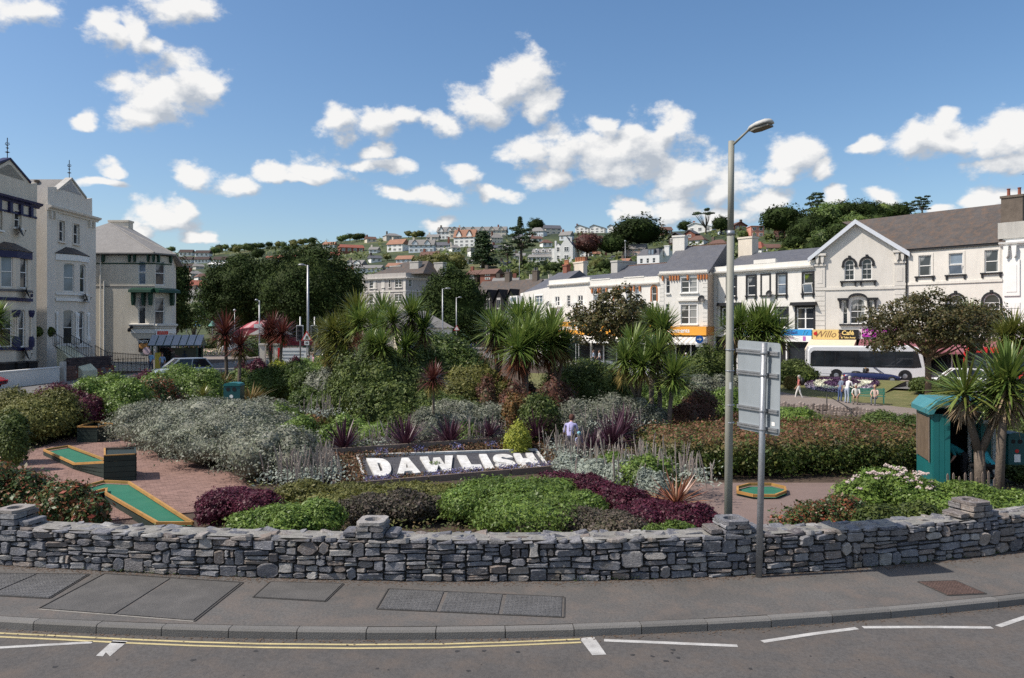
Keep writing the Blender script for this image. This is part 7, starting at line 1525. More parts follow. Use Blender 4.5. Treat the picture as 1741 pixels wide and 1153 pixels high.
def stachys(label,spots,n,hmin=.45,hmax=.95,leafy=True):
 px,py,d,w,dd=spots;p0=P(px,py,d);x0,y0=p0.x,p0.y;z0=p0.z;t_=empty('flower_clump',(x0,y0,z0),0,label,'flowers','clumps of pale flower spikes');s=MB();P_=[];N_=[]
 for i in range(n):
  x,y=R.gauss(0,w/F*d*.5),R.gauss(0,dd*.5);h=R.uniform(hmin,hmax);lx,ly=R.gauss(0,.14)*h,R.gauss(0,.1)*h;r_=R.uniform(.010,.018);s.tube([(x,y,-.05),(x+lx*.4,y+ly*.4,h*.5),(x+lx*.8,y+ly*.8,h*.85),(x+lx,y+ly,h)],[.006,r_,r_*1.1,.004],5)
  for k in range(7):z=R.uniform(.35,.95);P_.append((x+lx*z+R.uniform(-.02,.02),y+ly*z+R.uniform(-.02,.02),h*z));N_.append((R.uniform(-1,1),-1,.3))
 tag(s.build('flower_spikes',M['spike'],t_),kind='stuff');v,f=leaf_arrays(np.array(P_),np.array(N_),NR.uniform(.03,.05,len(P_)),.6);link('florets',np_mesh('florets',v,f,M['spike']),t_)
 if leafy:
  N=n*14;q=np.stack([NR.normal(0,w/F*d*.55,N),NR.normal(0,dd*.55,N),NR.uniform(.0,.28,N)],1);v,f=leaf_arrays(q,NR.normal(size=(N,3))*.6+[0,-.2,.8],NR.uniform(.07,.15,N),.4);link('basal_leaves',np_mesh('basal_leaves',v,f,M['lf_woolly']),t_)
for a in(('pale flower spikes left of the lettered bed, below the silver mound',(520,812,21.6,60,1.3),75),('pale flower spikes at the left corner of the lettered bed',(552,800,22.6,24,.9),30),('pale flower spikes right of the stooping woman',(975,772,25.2,42,1.4),60),('pale flower spikes between the lettered bed and the orange flax',(1065,800,22,95,2.0),75),('pale flower spikes below the clipped hedge beside the orange flax',(1175,815,20.6,34,.9),24),('pale flower spikes behind the lettered bed, left of the small conifer',(825,752,27.6,50,.9),36),('pale flower spikes behind the lettered bed at the path',(655,760,27,42,.7),26),('small clump of pale spikes beyond the silver mound',(545,708,31,34,.8),22),('pale flower spikes in front of the wide silver shrub',(1045,728,28,50,.9),26)):stachys(*a)
B_('silver_plant','white felted plant left of the orange flax',M['lf_woolly'],[(1120,18.2,24,806),(1098,18.8,20,800)],3500,.085,aspect=.35,fuzz=.5)
B_('silver_plant','grey green felted plants on the right of the lettered bed',M['lf_woolly'],[(1010,21.6,44,782),(1060,21,40,786),(965,23.4,26,772)],8000,.08,aspect=.35,fuzz=.5)
B_('green_shrub','loose green plants between the lettered bed and the hedge',M['lf_green'],[(1090,20.6,40,776),(1040,22,34,770),(1130,21,30,782)],8000,.08,fuzz=.5)
B_('mixed_shrub','low russet planting behind the left end of the lettered bed',M['lf_rust'],[(720,29.5,24,708),(530,30,30,704),(640,29,26,722)],3600,.08,fuzz=.5)
B_('green_shrub','low leafy plants behind the large purple spikes',M['lf_green'],[(640,28.4,46,718),(590,29,34,708),(560,27.5,28,726),(800,28,30,716)],8000,.08,fuzz=.4)
# ---------------------------------------------------------------- street and park trees
def bigtree(name,label,px,pyb,d,top,hw,mleaf,K,m,rc,leaf,tr,fork,group=None,z0=None,shell=.5,lo=-.75,depth=.85,bark='bark',nl=9,uneven=.25,flat=.9,cyoff=.5,px0=None,solid=False):
 zt=EYE+(HY-top)/F*d;zb=EYE+(HY-pyb)/F*d;x=(px-CX)/F*d;zg=gz(x,d) if z0 is None else z0;r_=hw/F*d;cz=lerp(zb,zt,cyoff)-zg;cx=0 if px0 is None else(px0-px)/F*d
 v,f,c=clump_crown((r_*.9,r_*depth,(zt-zb)/2*.9),(cx,0,cz),K,rc,m,leaf,shell,lo,.6,flat,uneven);cr=lobes_cloud([(cx,0,cz,r_*.8,r_*depth*.8,(zt-zb)/2*.8)],10,.1,core=1.0,lump=.12)[2] if solid else None;return limb_tree(name,M[bark],mleaf,cz+(zt-zb)*.3,tr,(v,f,c),fork,nl,(x,d,zg),label,'tree',group,core=cr)
bigtree('park_tree','left of the two large dark trees behind the market',412,590,122,430,72,M['lf_dark'],240,130,1.35,.36,.5,.3,'large dark trees behind the market',shell=.6,nl=12,solid=True,uneven=.14)
bigtree('park_tree','right of the two large dark trees behind the market, the wider one',522,596,112,416,95,M['lf_dark'],300,130,1.45,.36,.55,.3,'large dark trees behind the market',shell=.6,nl=12,solid=True,uneven=.14)
bigtree('street_tree','large dark tree between the grey villa and the timbered building',772,606,118,454,62,M['lf_dark'],230,120,1.3,.34,.45,.3,shell=.6,nl=12,solid=True,uneven=.14)
bigtree('street_tree','dark tree behind the corner house',296,575,92,440,24,M['lf_dark'],90,110,1.1,.32,.3,.3,shell=.6,solid=True)
bigtree('small_tree','small mid green tree right of the corner house',330,570,100,512,22,M['lf_mid'],50,70,.8,.25,.15,.3,shell=.3)
bigtree('garden_tree','broad bronze leaved tree in front of the cafe and the white bus',1578,626,46,486,112,M['lf_maple'],280,62,.52,.16,.17,.62,shell=.15,lo=-.6,bark='bark_warm',nl=26,uneven=.3,flat=.6,depth=.8,cyoff=.48,px0=1574)
bigtree('garden_tree','second bronze leaved tree right of the broad one, partly behind it',1650,596,48,512,60,M['lf_maple'],100,52,.46,.17,.11,.6,shell=.15,lo=-.6,nl=14,uneven=.3,flat=.6,px0=1655)
bigtree('garden_tree','small spreading bronze tree in front of the orange arched house',1062,606,50,494,84,M['lf_maple'],190,58,.5,.21,.14,.6,shell=.2,lo=-.7,nl=16,uneven=.35,flat=.7,px0=1052)
# ================================================================ STREET FURNITURE
def pole(pts,r,name,parent,mt,n=10,o=(0,0,0)):s=MB();s.tube([Vector(p)-Vector(o) for p in pts],r,n);return s.build(name,mt,parent,smooth=True)
d=13.9;O=P(1237.5,868,d);O.z=-.1;t_=empty('street_lamp',O,0,'tall grey green lamp post standing behind the third pier of the wall','street lamp');top=P(1243.5,240,d)-O
pole([(0,0,0),top*.78],[.071,.062],'pole',t_,M['lamp_grey'],14);pole([top*.78,top],[.054,.052],'upper_pole',t_,M['lamp_grey'],14)
pole([top*.775,top*.787],[.066,.066],'pole_collar',t_,M['galv'],14);hp=P(1272,222,d-.25)-O;pole([top-Vector((0,0,.09)),hp],[.022,.02],'bracket',t_,M['lamp_grey'],8)
s=MB();e=P(1314,207,d-.55)-O;ax=(e-hp).normalized();sd=Vector((-ax.y,ax.x,0)).normalized();up_=sd.cross(ax)*-1
if up_.z<0:up_=-up_
L=(e-hp).length;st=[(0,.03,.03),(.12,.09,.09),(.4,.14,.12),(.75,.145,.12),(.95,.11,.08),(1,.05,.03)];n=10;vs=[]
for t0,w,h in st:c=hp+ax*L*t0;vs+=[c+sd*w*math.cos(2*math.pi*k/n)+up_*(h*.75*max(0,math.sin(2*math.pi*k/n))+.02*min(0,math.sin(2*math.pi*k/n))) for k in range(n)]
s.add(vs,[(i*n+k,i*n+(k+1)%n,(i+1)*n+(k+1)%n,(i+1)*n+k) for i in range(5) for k in range(n)]+[tuple(range(n)),tuple(5*n+k for k in range(n))]);lh=s.build('lantern',mat('lantern housing',(.50,.50,.48),.6,.1,8,dirt=(.22,.21,.2)),t_,smooth=True)
s=MB();c=[hp+ax*L*a+sd*b_-up_*.028 for a,b_ in((.15,-.07),(.4,-.12),(.9,-.1),(.9,.1),(.4,.12),(.15,.07))];s.add(c+[q-up_*.03 for q in c],[tuple(range(6,12))]+[(i,(i+1)%6,6+(i+1)%6,6+i) for i in range(6)]);s.build('lantern_bowl',mat('dirty lamp bowl',(.17,.16,.13),.35,.2,6),t_)
q=P(1241.5,656,d-.074)-O;s=MB();s.bx(q.x-.02,q.y,q.z-.06,q.x+.02,q.y+.004,q.z+.06);s.build('number_plate',M['white'],t_)
O=G(1290,981,0);t_=empty('road_sign',O,0,'grey back of a large direction sign on a leaning galvanised pole','road sign');pt=P(1299.5,583,12.62)-O;pole([(0,0,-.05),pt],[.051,.049],'sign_pole',t_,M['galv'],14,)
cn=[P(1248,729,13.72)-O,P(1316,742,12.32)-O,P(1318,584,12.32)-O,P(1246,578,13.72)-O];ex=(cn[1]-cn[0]).normalized();nb=ex.cross(Vector((0,0,1))).normalized()
if nb.y>0:nb=-nb
def pan(u,v,o_=0):return bil(cn,u,v)-nb*(.09-o_)
s=MB();r_=.045;ring=[(r_,0),(1-r_,0),(1-r_*.3,r_*.25),(1,r_),(1,1-r_),(1-r_*.3,1-r_*.25),(1-r_,1),(r_,1),(r_*.3,1-r_*.25),(0,1-r_),(0,r_),(r_*.3,r_*.25)];k=len(ring)
s.add([pan(*q) for q in ring]+[pan(*q,-.006) for q in ring],[tuple(range(k)),tuple(range(2*k-1,k-1,-1))]+[(i,(i+1)%k,k+(i+1)%k,k+i) for i in range(k)]);s.build('sign_panel',M['sign_grey'],t_)
for v in(.055,.255,.645,.885):
 s=MB()
 for dv in(-.012,.012):a,b_=[pan(u,v+dv,0) for u in(.0,.985)];h=Vector((0,0,.014));s.add([a-h,b_-h,b_+h,a+h]+[q+nb*.035 for q in(a-h,b_-h,b_+h,a+h)],[(4,5,6,7),(0,4,7,3),(1,2,6,5),(3,7,6,2),(0,1,5,4)])
 s.build('sign_rail',M['galv'],t_)
 for u,w in((.0,.075),(.72,.06)):q=pan(u,v,.05) if u else P(1241,720,13.9)-O+Vector((0,0,pan(0,v).z-(P(1241,720,13.9)-O).z));s=MB();s.lathe([(w,-.014),(w+.004,0),(w,.014)],12,(q.x,q.y+(.0 if u else 0),q.z)) if not u else s.lathe([(w,-.014),(w+.003,0),(w,.014)],12,(pt.x*q.z/pt.z,pt.y*q.z/pt.z,q.z));s.build('clamp',M['galv'],t_)
s=MB();q=pan(.86,.12,.002);s.add([q+ex*a+Vector((0,0,b_))+nb*.002 for a,b_ in((-.05,-.03),(.05,-.03),(.05,.03),(-.05,.03))],[(0,1,2,3)]);s.build('sticker',M['white'],t_)
# ---------------------------------------------------------------- lettered flower bed
BL,BR,TR,TL=Vector((-4.78,21.7,-.42)),Vector((2.3,25.0,-.42)),Vector((1.25,27.6,.04)),Vector((-5.55,24.3,.04));O=BL.copy();bed=empty('lettered_flower_bed',O,0,'tilted flower bed spelling DAWLISH in large white letters','flower bed');nb=(BR-BL).cross(TL-BL).normalized()
def bp(px,py,h=0.0):
 dr=Vector(((px-CX)/F,1,(HY-py)/F));t0=(BL-Vector((0,0,EYE))).dot(nb)/dr.dot(nb);return Vector((0,0,EYE))+dr*t0+nb*h-O
C4=[q-O for q in(BL,BR,TR,TL)]
s=MB();n=24;s.add([bil(C4,i/n,j/8)+nb*R.uniform(-.02,.03) for j in range(9) for i in range(n+1)],[(j*(n+1)+i,j*(n+1)+i+1,(j+1)*(n+1)+i+1,(j+1)*(n+1)+i) for j in range(8) for i in range(n)]);s.build('bed_soil',M['soil'],bed)
for(a,b_),hh in(((0,1),.16),((1,2),.14),((2,3),.24),((3,0),.14)):
 p,q=C4[a],C4[b_];dd=(q-p).normalized();w=Vector((dd.y,-dd.x,0)).normalized()*.08
 for k in range(3 if a%2==0 else 1):
  N=3 if a%2==0 else 1;p0,q0=p.lerp(q,k/N+.002),p.lerp(q,(k+1)/N-.002);s=MB();z=Vector((0,0,hh));zz=Vector((0,0,-.45));s.add([p0+zz,q0+zz,q0+z,p0+z]+[v+w for v in(p0+zz,q0+zz,q0+z,p0+z)],[(0,1,2,3),(4,7,6,5),(3,2,6,7),(0,3,7,4),(1,5,6,2)]);s.build('edging_board',M['timber'],bed)
cl=crop(560,720,4.352);M['gravel']=mat('grey slate chippings',(.075,.075,.085),.9,.3,4,.9,fine=30);M['chalk']=mat('white painted letter',(.72,.71,.68),.85,.08,1.5,.2,fine=9,dirt=(.34,.31,.25),dirt_amt=.55)
inn=[bp(*cl(250,395),.03),bp(*cl(1625,345),.03),bp(*cl(1525,208),.03),bp(*cl(205,252),.03)]
s=MB();s.add(inn,[(0,1,2,3)]);s.build('chippings_panel',M['gravel'],bed)
for i in(1,2,3):p,q=inn[i],inn[(i+1)%4];s=MB();dd=(q-p).normalized();w=dd.cross(nb)*.03;s.add([p-w,q-w,q+w,p+w]+[v+nb*.07 for v in(p-w,q-w,q+w,p+w)],[(4,5,6,7),(0,1,5,4),(1,2,6,5),(2,3,7,6),(3,0,4,7)]);s.build('panel_kerb',M['chalk'],bed)
arc=lambda cx,cy,rx,ry,a0,a1,k=10:[(cx+rx*math.cos(rad(a0+(a1-a0)*i/k)),cy+ry*math.sin(rad(a0+(a1-a0)*i/k))) for i in range(k+1)]
LET={'D':[[(0,0),(.55,0)]+arc(.55,.5,.45,.5,-90,90)+[(0,1)],[(.40,.27),(.40,.73),(.52,.73),(.58,.5),(.52,.27)]],'A':[[(0,0),(.28,0),(.34,.16),(.64,.16),(.70,0),(1,0),(.68,1),(.32,1)],[(.44,.36),(.50,.60),(.56,.36)]],'W':[[(0,1),(.16,0),(.38,0),(.5,.42),(.62,0),(.84,0),(1,1),(.76,1),(.70,.45),(.60,.92),(.40,.92),(.30,.45),(.24,1)]],'L':[[(0,0),(1,0),(1,.34),(.52,.34),(.52,1),(0,1)]],'I':[[(.08,0),(.92,0),(.92,1),(.08,1)]],'S':[arc(.5,.3,.5,.3,-180,60,10)+[(.45,.63),(.38,.72),(.5,.78)]+[(.66,.70),(.98,.72)]+arc(.5,.7,.5,.3,10,205,10)+[(.22,.42),(.55,.36),(.58,.24),(.36,.22),(.30,.34)]],'H':[[(0,0),(.36,0),(.36,.34),(.64,.34),(.64,0),(1,0),(1,1),(.64,1),(.64,.64),(.36,.64),(.36,1),(0,1)]]}
for ch,c in zip('DAWLISH',(((335,415),(470,405),(440,280),(272,280)),((500,398),(675,388),(625,275),(490,277)),((700,385),(935,375),(912,258),(668,270)),((1000,370),(1138,358),(1075,258),(942,258)),((1150,362),(1228,355),(1165,248),(1100,250)),((1235,352),(1390,345),(1345,245),(1200,248)),((1410,352),(1565,340),(1500,238),(1360,243)))):
 cc_=[Vector((*cl(*q),0)) for q in c];cu=bpy.data.curves.new('letter','CURVE');cu.dimensions='2D';cu.fill_mode='BOTH'
 for loop in LET[ch]:sp=cu.splines.new('POLY');sp.points.add(len(loop)-1);sp.use_cyclic_u=True;[setattr(sp.points[i],'co',(*q,0,1)) for i,q in enumerate(loop)]
 cu.extrude=.03;ob=bpy.data.objects.new('letter',cu);COL.objects.link(ob);me=bpy.data.meshes.new_from_object(ob);bpy.data.objects.remove(ob);bpy.data.curves.remove(cu)
 for v in me.vertices:w=bil(cc_,v.co.x,v.co.y);v.co=bp(w.x,w.y,.07+(.03 if v.co.z>0 else-.04)+.006*math.sin(v.co.x*9+v.co.y*7))
 me.name='letter';me.materials.append(M['chalk']);link('letter',me,bed)
def bedflowers(name,m,N,uv,sz,h=.12):
 q=[]
 while len(q)<N:
  u,v=R.random(),R.random()
  if uv(u,v):q.append(bil(C4,u,v)+nb*R.uniform(.01,h))
 v,f=leaf_arrays(np.array([tuple(x) for x in q]),NR.normal(size=(N,3))*.5+[0,-.3,.9],NR.uniform(sz*.6,sz*1.3,N),.6);tag(link(name,np_mesh(name,v,f,m),bed),kind='stuff')
M['fl_blue']=leafmat('lavender blue flowers',C3((.18,.18,.36),(.27,.27,.46),(.12,.11,.26),(.06,.08,.04),(.22,.20,.40)),.1,.8,.1,k=(1,1,1));M['lf_bronze']=leafmat('bronze bedding leaves',C3((.09,.05,.032),(.12,.062,.04),(.06,.045,.025),(.05,.055,.025)),.1,cv=.4,clump=3)
bedflowers('bedding_leaves',M['lf_bronze'],9000,lambda u,v:(u<.12 or u>.88 or v>.80 or v<.14),.07,.16);bedflowers('bedding_flowers',M['fl_blue'],3800,lambda u,v:(v<.15 and u>.1 and(math.sin(u*40)+math.sin(u*17)>-.7)) or(v>.83 and.12<u<.8 and math.sin(u*38)>.5),.055,.2)
bedflowers('chippings_weeds',M['lf_twig'],2600,lambda u,v:.16<u<.86 and.18<v<.78 and R.random()<.6,.05,.035);bedflowers('green_weed',M['lf_green'],120,lambda u,v:(u-.395)**2+((v-.42)*.4)**2<.0005,.06,.16)
# ---------------------------------------------------------------- mini golf
def rail(p,q,parent,w=.07,z0=-.02,z1=.1,mt='timber_yellow',name='edging'):
 dd=(q-p);dd.z=0;w_=Vector((dd.y,-dd.x,0)).normalized()*w/2;s=MB();a=[p-w_,q-w_,q+w_,p+w_];s.add([v+Vector((0,0,z0)) for v in a]+[v+Vector((0,0,z1)) for v in a],[(0,3,2,1),(4,5,6,7),(0,1,5,4),(1,2,6,5),(2,3,7,6),(3,0,4,7)]);return s.build(name,M[mt],parent)
def golf(label,pix,dz=None,boards=True,h=.16,base=None):
 c=[gpt(*q) for q in pix];zf=sum(p.z for p in c)/len(c)+.03;O=sum(c,Vector())/len(c);O.z=zf;t_=empty('golf_hole',O,0,label,'mini golf hole','mini golf holes');p=[Vector((q.x-O.x,q.y-O.y,(dz[i] if dz else 0))) for i,q in enumerate(c)];n=len(p)
 s=MB();s.add([q+Vector((0,0,h-.06)) for q in p],[tuple(range(n))]);s.build('playing_carpet',M['turf_green'],t_)
 for i in range(n):
  a,b_=p[i],p[(i+1)%n];rail(a+Vector((0,0,h)),b_+Vector((0,0,h)),t_,.055,-.03,.04);z=max(a.z,b_.z)+h-.03;k=max(1,int(z/.13)) if boards else 0
  for j in range(k):
   A=Vector((a.x,a.y,-.06+(a.z+h)*j/k));B=Vector((b_.x,b_.y,-.06+(b_.z+h)*j/k));rail(A,B,t_,.05,.0,(z+.02)/k-.012,'timber_dark','side_board')
 return t_,p
golf('mini golf hole with a dog leg, just behind the wall at the left',[(268,908),(328,908),(292,884),(219,836),(176,834),(118,850),(130,862),(181,847),(180,855)],h=.2)
golf('mini golf ramp hole rising to a dark plank box',[(75,776),(126,800),(196,821),(231,812),(176,795),(116,770)],[0,.05,.48,.55,.1,0],h=.14)
c=gpt(205,822);t_=empty('golf_ramp_box',c,0,'dark planked box at the high end of the mini golf ramp','mini golf hole','mini golf holes');p=[gpt(*q)-c for q in((178,822),(230,819),(230,807),(178,808))]
for i in range(4):
 for j in range(5):rail(Vector((p[i].x,p[i].y,.155*j)),Vector((p[(i+1)%4].x,p[(i+1)%4].y,.155*j)),t_,.05,0,.145,'timber_dark','plank')
 rail(Vector((p[i].x,p[i].y,.775)),Vector((p[(i+1)%4].x,p[(i+1)%4].y,.775)),t_,.05,0,.03,'timber_yellow' if i in(0,3) else 'timber_dark')
s=MB();s.add([q+Vector((0,0,.77)) for q in p],[(0,1,2,3)]);s.build('lid',M['timber_dark'],t_)
c=gpt(155,752);t_=empty('golf_box',c,0,'dark planked box hole with yellow rim at the far end of the golf court','mini golf hole','mini golf holes');p=[gpt(*q)-c for q in((132,754),(166,754),(196,750),(160,745))]
for i in range(4):
 for j in range(4):rail(Vector((p[i].x,p[i].y,.16*j)),Vector((p[(i+1)%4].x,p[(i+1)%4].y,.16*j)),t_,.05,0,.15,'timber_dark','plank')
 rail(Vector((p[i].x,p[i].y,.64)),Vector((p[(i+1)%4].x,p[(i+1)%4].y,.64)),t_,.08,0,.05)
golf('octagonal green mini golf hole on the pink path, right of the lamp post',[(1254,844),(1282,850),(1318,850),(1336,843),(1334,836),(1312,831),(1274,831),(1254,836)],h=.08)
golf('green mini golf hole beside the far path, nearer one',[(464,676),(492,682),(512,678),(482,671)],h=.12);golf('green mini golf hole beside the far path, farther one',[(494,664),(515,668),(545,662),(520,658)],h=.12)
golf('sliver of a mini golf hole seen between the shrubs in front of the lettered bed',[(728,886),(770,886),(770,872),(732,872)],h=.15)
# ---------------------------------------------------------------- bins, bench, kiosk
def bin_(label,px,pyb,d,hpx,wpx,mt,low=False,rz=0):
 x=(px-CX)/F*d;z=EYE+(HY-pyb)/F*d;t_=empty('litter_bin',(x,d,z),rz,label,'litter bin','litter bins');w=wpx/F*d/2;h=hpx/F*d;s=MB();s.slab([(-w,-w*.8),(w,-w*.8),(w,w*.8),(-w,w*.8)],0,h*.86);s.build('body',mt,t_)
 s=MB();s.prism([(-w*1.05,h*.865),(w*1.05,h*.865),(w*.9,h*.96),(w*.4,h),(-w*.4,h),(-w*.9,h*.96)],-w*.86,w*.86);s.build('lid',M['teal'] if not low else mt,t_)
 for k,r_ in((-.45,w*.24),(.3,w*.26)):
  s=MB();s.lathe([(r_,-.004),(r_,.004)],14);s.v=[(a+k*w,b_*0-w*.8-.006+c*.5,b_+h*.72) for a,b_,c in s.v];s.build('slot',M['dark'],t_)
 s=MB();s.lathe([(w*.22,-.004),(w*.22,.004)],14);s.v=[(a-.05*w,-w*.8-.006+c*.5,b_+h*.42) for a,b_,c in s.v];s.build('emblem',M['white'] if not low else M['red'],t_)
 s=MB();s.bx(w*.45,-w*.82,h*.1,w*.75,-w*.81,h*.32) if not low else s.bx(-w*.35,-w*.82,h*.08,w*.35,-w*.81,h*.32);s.build('notice',M['white'],t_);return t_
bin_('teal litter bin with round openings standing beyond the silver shrubs',398,690,36,40,28,M['bin_green']);bin_('dark green litter bin with a red emblem at the right edge',1722,788,21.5,54,30,M['bin_green'],True)
bin_('small dark bin in the far distance by the market hedge',284,581,96,15,9,M['bin_green'],True)
A=P(1487,684,50);t_=empty('park_bench',(A.x,A.y,gz(A.x,A.y)+.12),rad(-22),'green park bench on the riverside path with people sitting on it','bench')
for k in range(4):s=MB();s.bx(-1.5,-.05-.11*k,.43,.6,.04-.11*k,.46);s.build('seat_slat',M['bench_green'],t_)
for k in range(4):s=MB();s.bx(-1.5,.06+.02*k,.53+.1*k,.6,.09+.02*k,.61+.1*k);s.build('back_slat',M['bench_green'],t_)
for x in(-1.42,.48):s=MB();s.bx(x,-.38,0,x+.06,-.32,.62);s.bx(x,.1,0,x+.06,.16,.95);s.bx(x,-.38,.62,x+.06,.12,.66);s.bx(x,-.34,.38,x+.06,.1,.43);s.build('end_frame',M['bench_green'],t_)
k0=P(1586,800,21.5);kz=gz(11,21.5);ky=rad(-15);t_=empty('golf_kiosk',(k0.x,21.5,kz),ky,'teal wooden kiosk with a sunlit-coloured curved roof edge and an open white door frame','kiosk');h=P(1575,676,22.4).z-kz;wd,dp=1.0,1.9
s=MB();s.bx(0,.02,0,.06,dp,h-.35);s.bx(0,dp-.06,0,wd,dp,h-.35);s.bx(wd+.3,dp-1.4,0,wd+.36,dp,h-.35);s.build('wall',M['teal'],t_)
for i in range(3):s=MB();s.bx(.02+i*.135,-.02,0,.02+i*.135+.127,.03,h-.36);s.build('front_plank',M['teal'],t_)
s=MB();s.prism([(-.12,h-.38),(-.12,h-.25),(.1,h),(wd+.5,h),(wd+.5,h-.08),(.12,h-.12),(.0,h-.36)],-.1,dp+.1);s.build('roof',M['teal_sunlit'],t_);s=MB();s.bx(-.03,.25,.75,-.005,dp-.25,h-.5);s.build('notice_board',mat('brown notice board',(.14,.10,.065),.7,.2,3),t_)
for y in(.22,dp-.25):s=MB();s.bx(-.045,y,.72,-.03,y+.06,h-.46);s.build('board_frame',M['timber'],t_)
s=MB();s.bx(wd+.1,.9,0,wd+.18,1.0,h-.6);s.bx(wd+.7,.9,0,wd+.78,1.0,h-.6);s.bx(wd+.1,.9,h-.68,wd+.78,1.0,h-.6);s.bx(wd+.18,.92,0,wd+.7,.98,.1);s.build('door_frame',M['white'],t_);s=MB();s.bx(wd+.2,.94,.1,wd+.68,.96,h-.68);s.build('door_panel',M['teal'],t_)
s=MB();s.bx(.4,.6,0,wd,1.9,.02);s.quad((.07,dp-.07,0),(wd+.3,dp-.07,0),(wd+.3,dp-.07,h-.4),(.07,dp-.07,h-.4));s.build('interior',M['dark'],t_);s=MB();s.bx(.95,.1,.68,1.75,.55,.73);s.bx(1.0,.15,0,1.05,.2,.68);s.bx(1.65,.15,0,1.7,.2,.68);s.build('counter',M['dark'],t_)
fn=empty('picket_fence',P(1640,838,20.4),0,'short pale picket stakes at the foot of the kiosk','fence');fn.location.z=gz(6,20.4)
for i in range(9):s=MB();x=-.45+i*.15;hh=R.uniform(.45,.7);s.prism([(x,-.1),(x+.05,-.1),(x+.05,hh),(x+.025,hh+.05),(x,hh)],0,.03);s.build('picket',M['timber'],fn)
# ---------------------------------------------------------------- far lamps, signals and signs
def lampcol(label,px,pyt,pyb,d,arm,w=.075,kind='arm',group='street lamps in the town'):
 O=P(px,pyb,d);t_=empty('street_lamp',O,0,label,'street lamp',group);h=(pyb-pyt)/F*d;pole([(0,0,-.5),(0,0,h*.3),(0,0,h)],[w*1.3,w,w*.8],'pole',t_,M['galv'],8);a=arm/F*d
 if a:pole([(0,0,h-.05),(a*.6,0,h+.02)],.035,'bracket',t_,M['galv'],6);s=MB();s.ball((a,0,h+.04),(abs(a)*.55,.16,.10),10);s.build('lantern',M['galv'],t_,smooth=True)
 else:s=MB();s.ball((0,0,h+.1),(.22,.22,.2),8);s.build('lantern',M['galv'],t_,smooth=True)
 return t_
lampcol('tall double sized lamp column in front of the larger dark tree, arm to the left',523.5,451,620,70,-11,.11);lampcol('very slim mast just left of the tall lamp column',508.5,440,560,120,0,.06);lampcol('lamp column right of the maroon palms with small signs on it',441,511,622,72,-5,.075)
lampcol('lamp column between the grey villa and the street tree, arm to the right',752.5,491,600,100,9,.09);lampcol('lamp column with a triangular sign in front of the street tree',776,506,592,112,6,.08);lampcol('small lamp column in front of the left dark tree',399,529,575,110,0,.05);lampcol('slim column on the hill above the timbered building',883,430,492,170,0,.05);lampcol('bracket lamp column on the hill above the terrace roofs',1063,411,470,160,0,.05)
O=P(441,622,71.8);s=MB();z=(622-555)/F*72;s.bx(-.45,-.14,z-.15,.28,-.10,z+.2);tag(s.build('direction_plate',M['white'],None,O),'white direction plate fixed to the lamp column beside the maroon palms','sign')
def signal(label,px,d):O=P(px,614,d);t_=empty('traffic_light',O,0,label,'traffic light','traffic lights');h=(614-580)/F*d;pole([(.0,.1,-.6),(.0,.1,h+1.9)],.06,'pole',t_,M['galv'],8);H=27/F*d;s=MB();s.bx(-.27,-.05,h,.27,.0,h+H);s.build('backing_board',M['white'],t_);s=MB();s.bx(-.22,-.16,h+.05,.22,-.06,h+H-.05);s.build('signal_head',M['black'],t_);[(lambda q:(q.lathe([(.10,-.004),(.10,.004)],12),setattr(q,'v',[(a,-.17+c,b_+h+H*(.22+.28*k)) for a,b_,c in q.v]),q.build('lens',M['dark'],t_)))(MB()) for k in range(3)];[(lambda q:(q.bx(-.13,-.32,h+H*(.22+.28*k)+.1,.13,-.16,h+H*(.22+.28*k)+.12),q.build('visor',M['black'],t_)))(MB()) for k in range(3)];return t_
signal('left hand traffic light with white edged backing board',510,62);signal('right hand traffic light beside the warning triangle',534.5,62.5)
def tri(label,px,pyc,pyb,d,r,car=True,plate=True):
 O=P(px,pyb,d);t_=empty('warning_sign',O,0,label,'road sign','triangular warning signs');zc=(pyb-pyc)/F*d;pole([(0,.06,-.5),(0,.06,zc+r)],.04,'pole',t_,M['galv'],8)
 for nm,k,y,mt in(('red_border',r,0,'red'),('white_field',r*.72,-.008,'white')):s=MB();a=[(k*1.0*math.sin(rad(120*i)),zc+k*math.cos(rad(120*i))) for i in range(3)];s.prism(a,y-.006,y);s.build(nm,M[mt],t_)
 if car:
  s=MB();z=zc-r*.05;s.prism([(-.14*r,z+.05*r),(.24*r,z-.02*r),(.22*r,z+.2*r),(-.10*r,z+.26*r)],-.02,-.0145);s.prism([(-.22*r,z-.14*r),(.25*r,z-.22*r),(.25*r,z-.05*r),(-.20*r,z+.02*r)],-.02,-.0145)
  for k in(-1,1):s.tube([(k*.12*r,-.017,z-.16*r),(k*.2*r,-.017,z-.28*r),(k*.12*r,-.017,z-.36*r)],.02*r,4)
  s.build('pictogram',M['black'],t_)
 if plate:s=MB();s.bx(-.36*r,-.01,zc-r*1.15,.36*r,0,zc-r*.55);s.build('plate',M['white'],t_);s=MB();[s.bx(-.2*r,-.014,zc-r*q,.2*r,-.011,zc-r*q+.06) for q in(.8,1.0)];s.build('plate_text',M['black'],t_)
tri('warning triangle with skidding car symbol between the traffic lights',521.5,573.5,612,60,.50);tri('small far warning triangle on the lamp column in the street',776.5,559,592,111,.52,False,False)
O=P(1189,625,66);t_=empty('direction_sign',O,0,'round blue sign with a white arrow in front of the amusements','road sign');z=(625-577)/F*66;pole([(0,.05,-.8),(0,.05,z+.3)],.04,'pole',t_,M['galv'],8);s=MB();s.lathe([(.34,-.004),(.34,.004)],20);s.v=[(a,c,b_+z) for a,b_,c in s.v];s.build('disc',M['deep_blue'],t_)
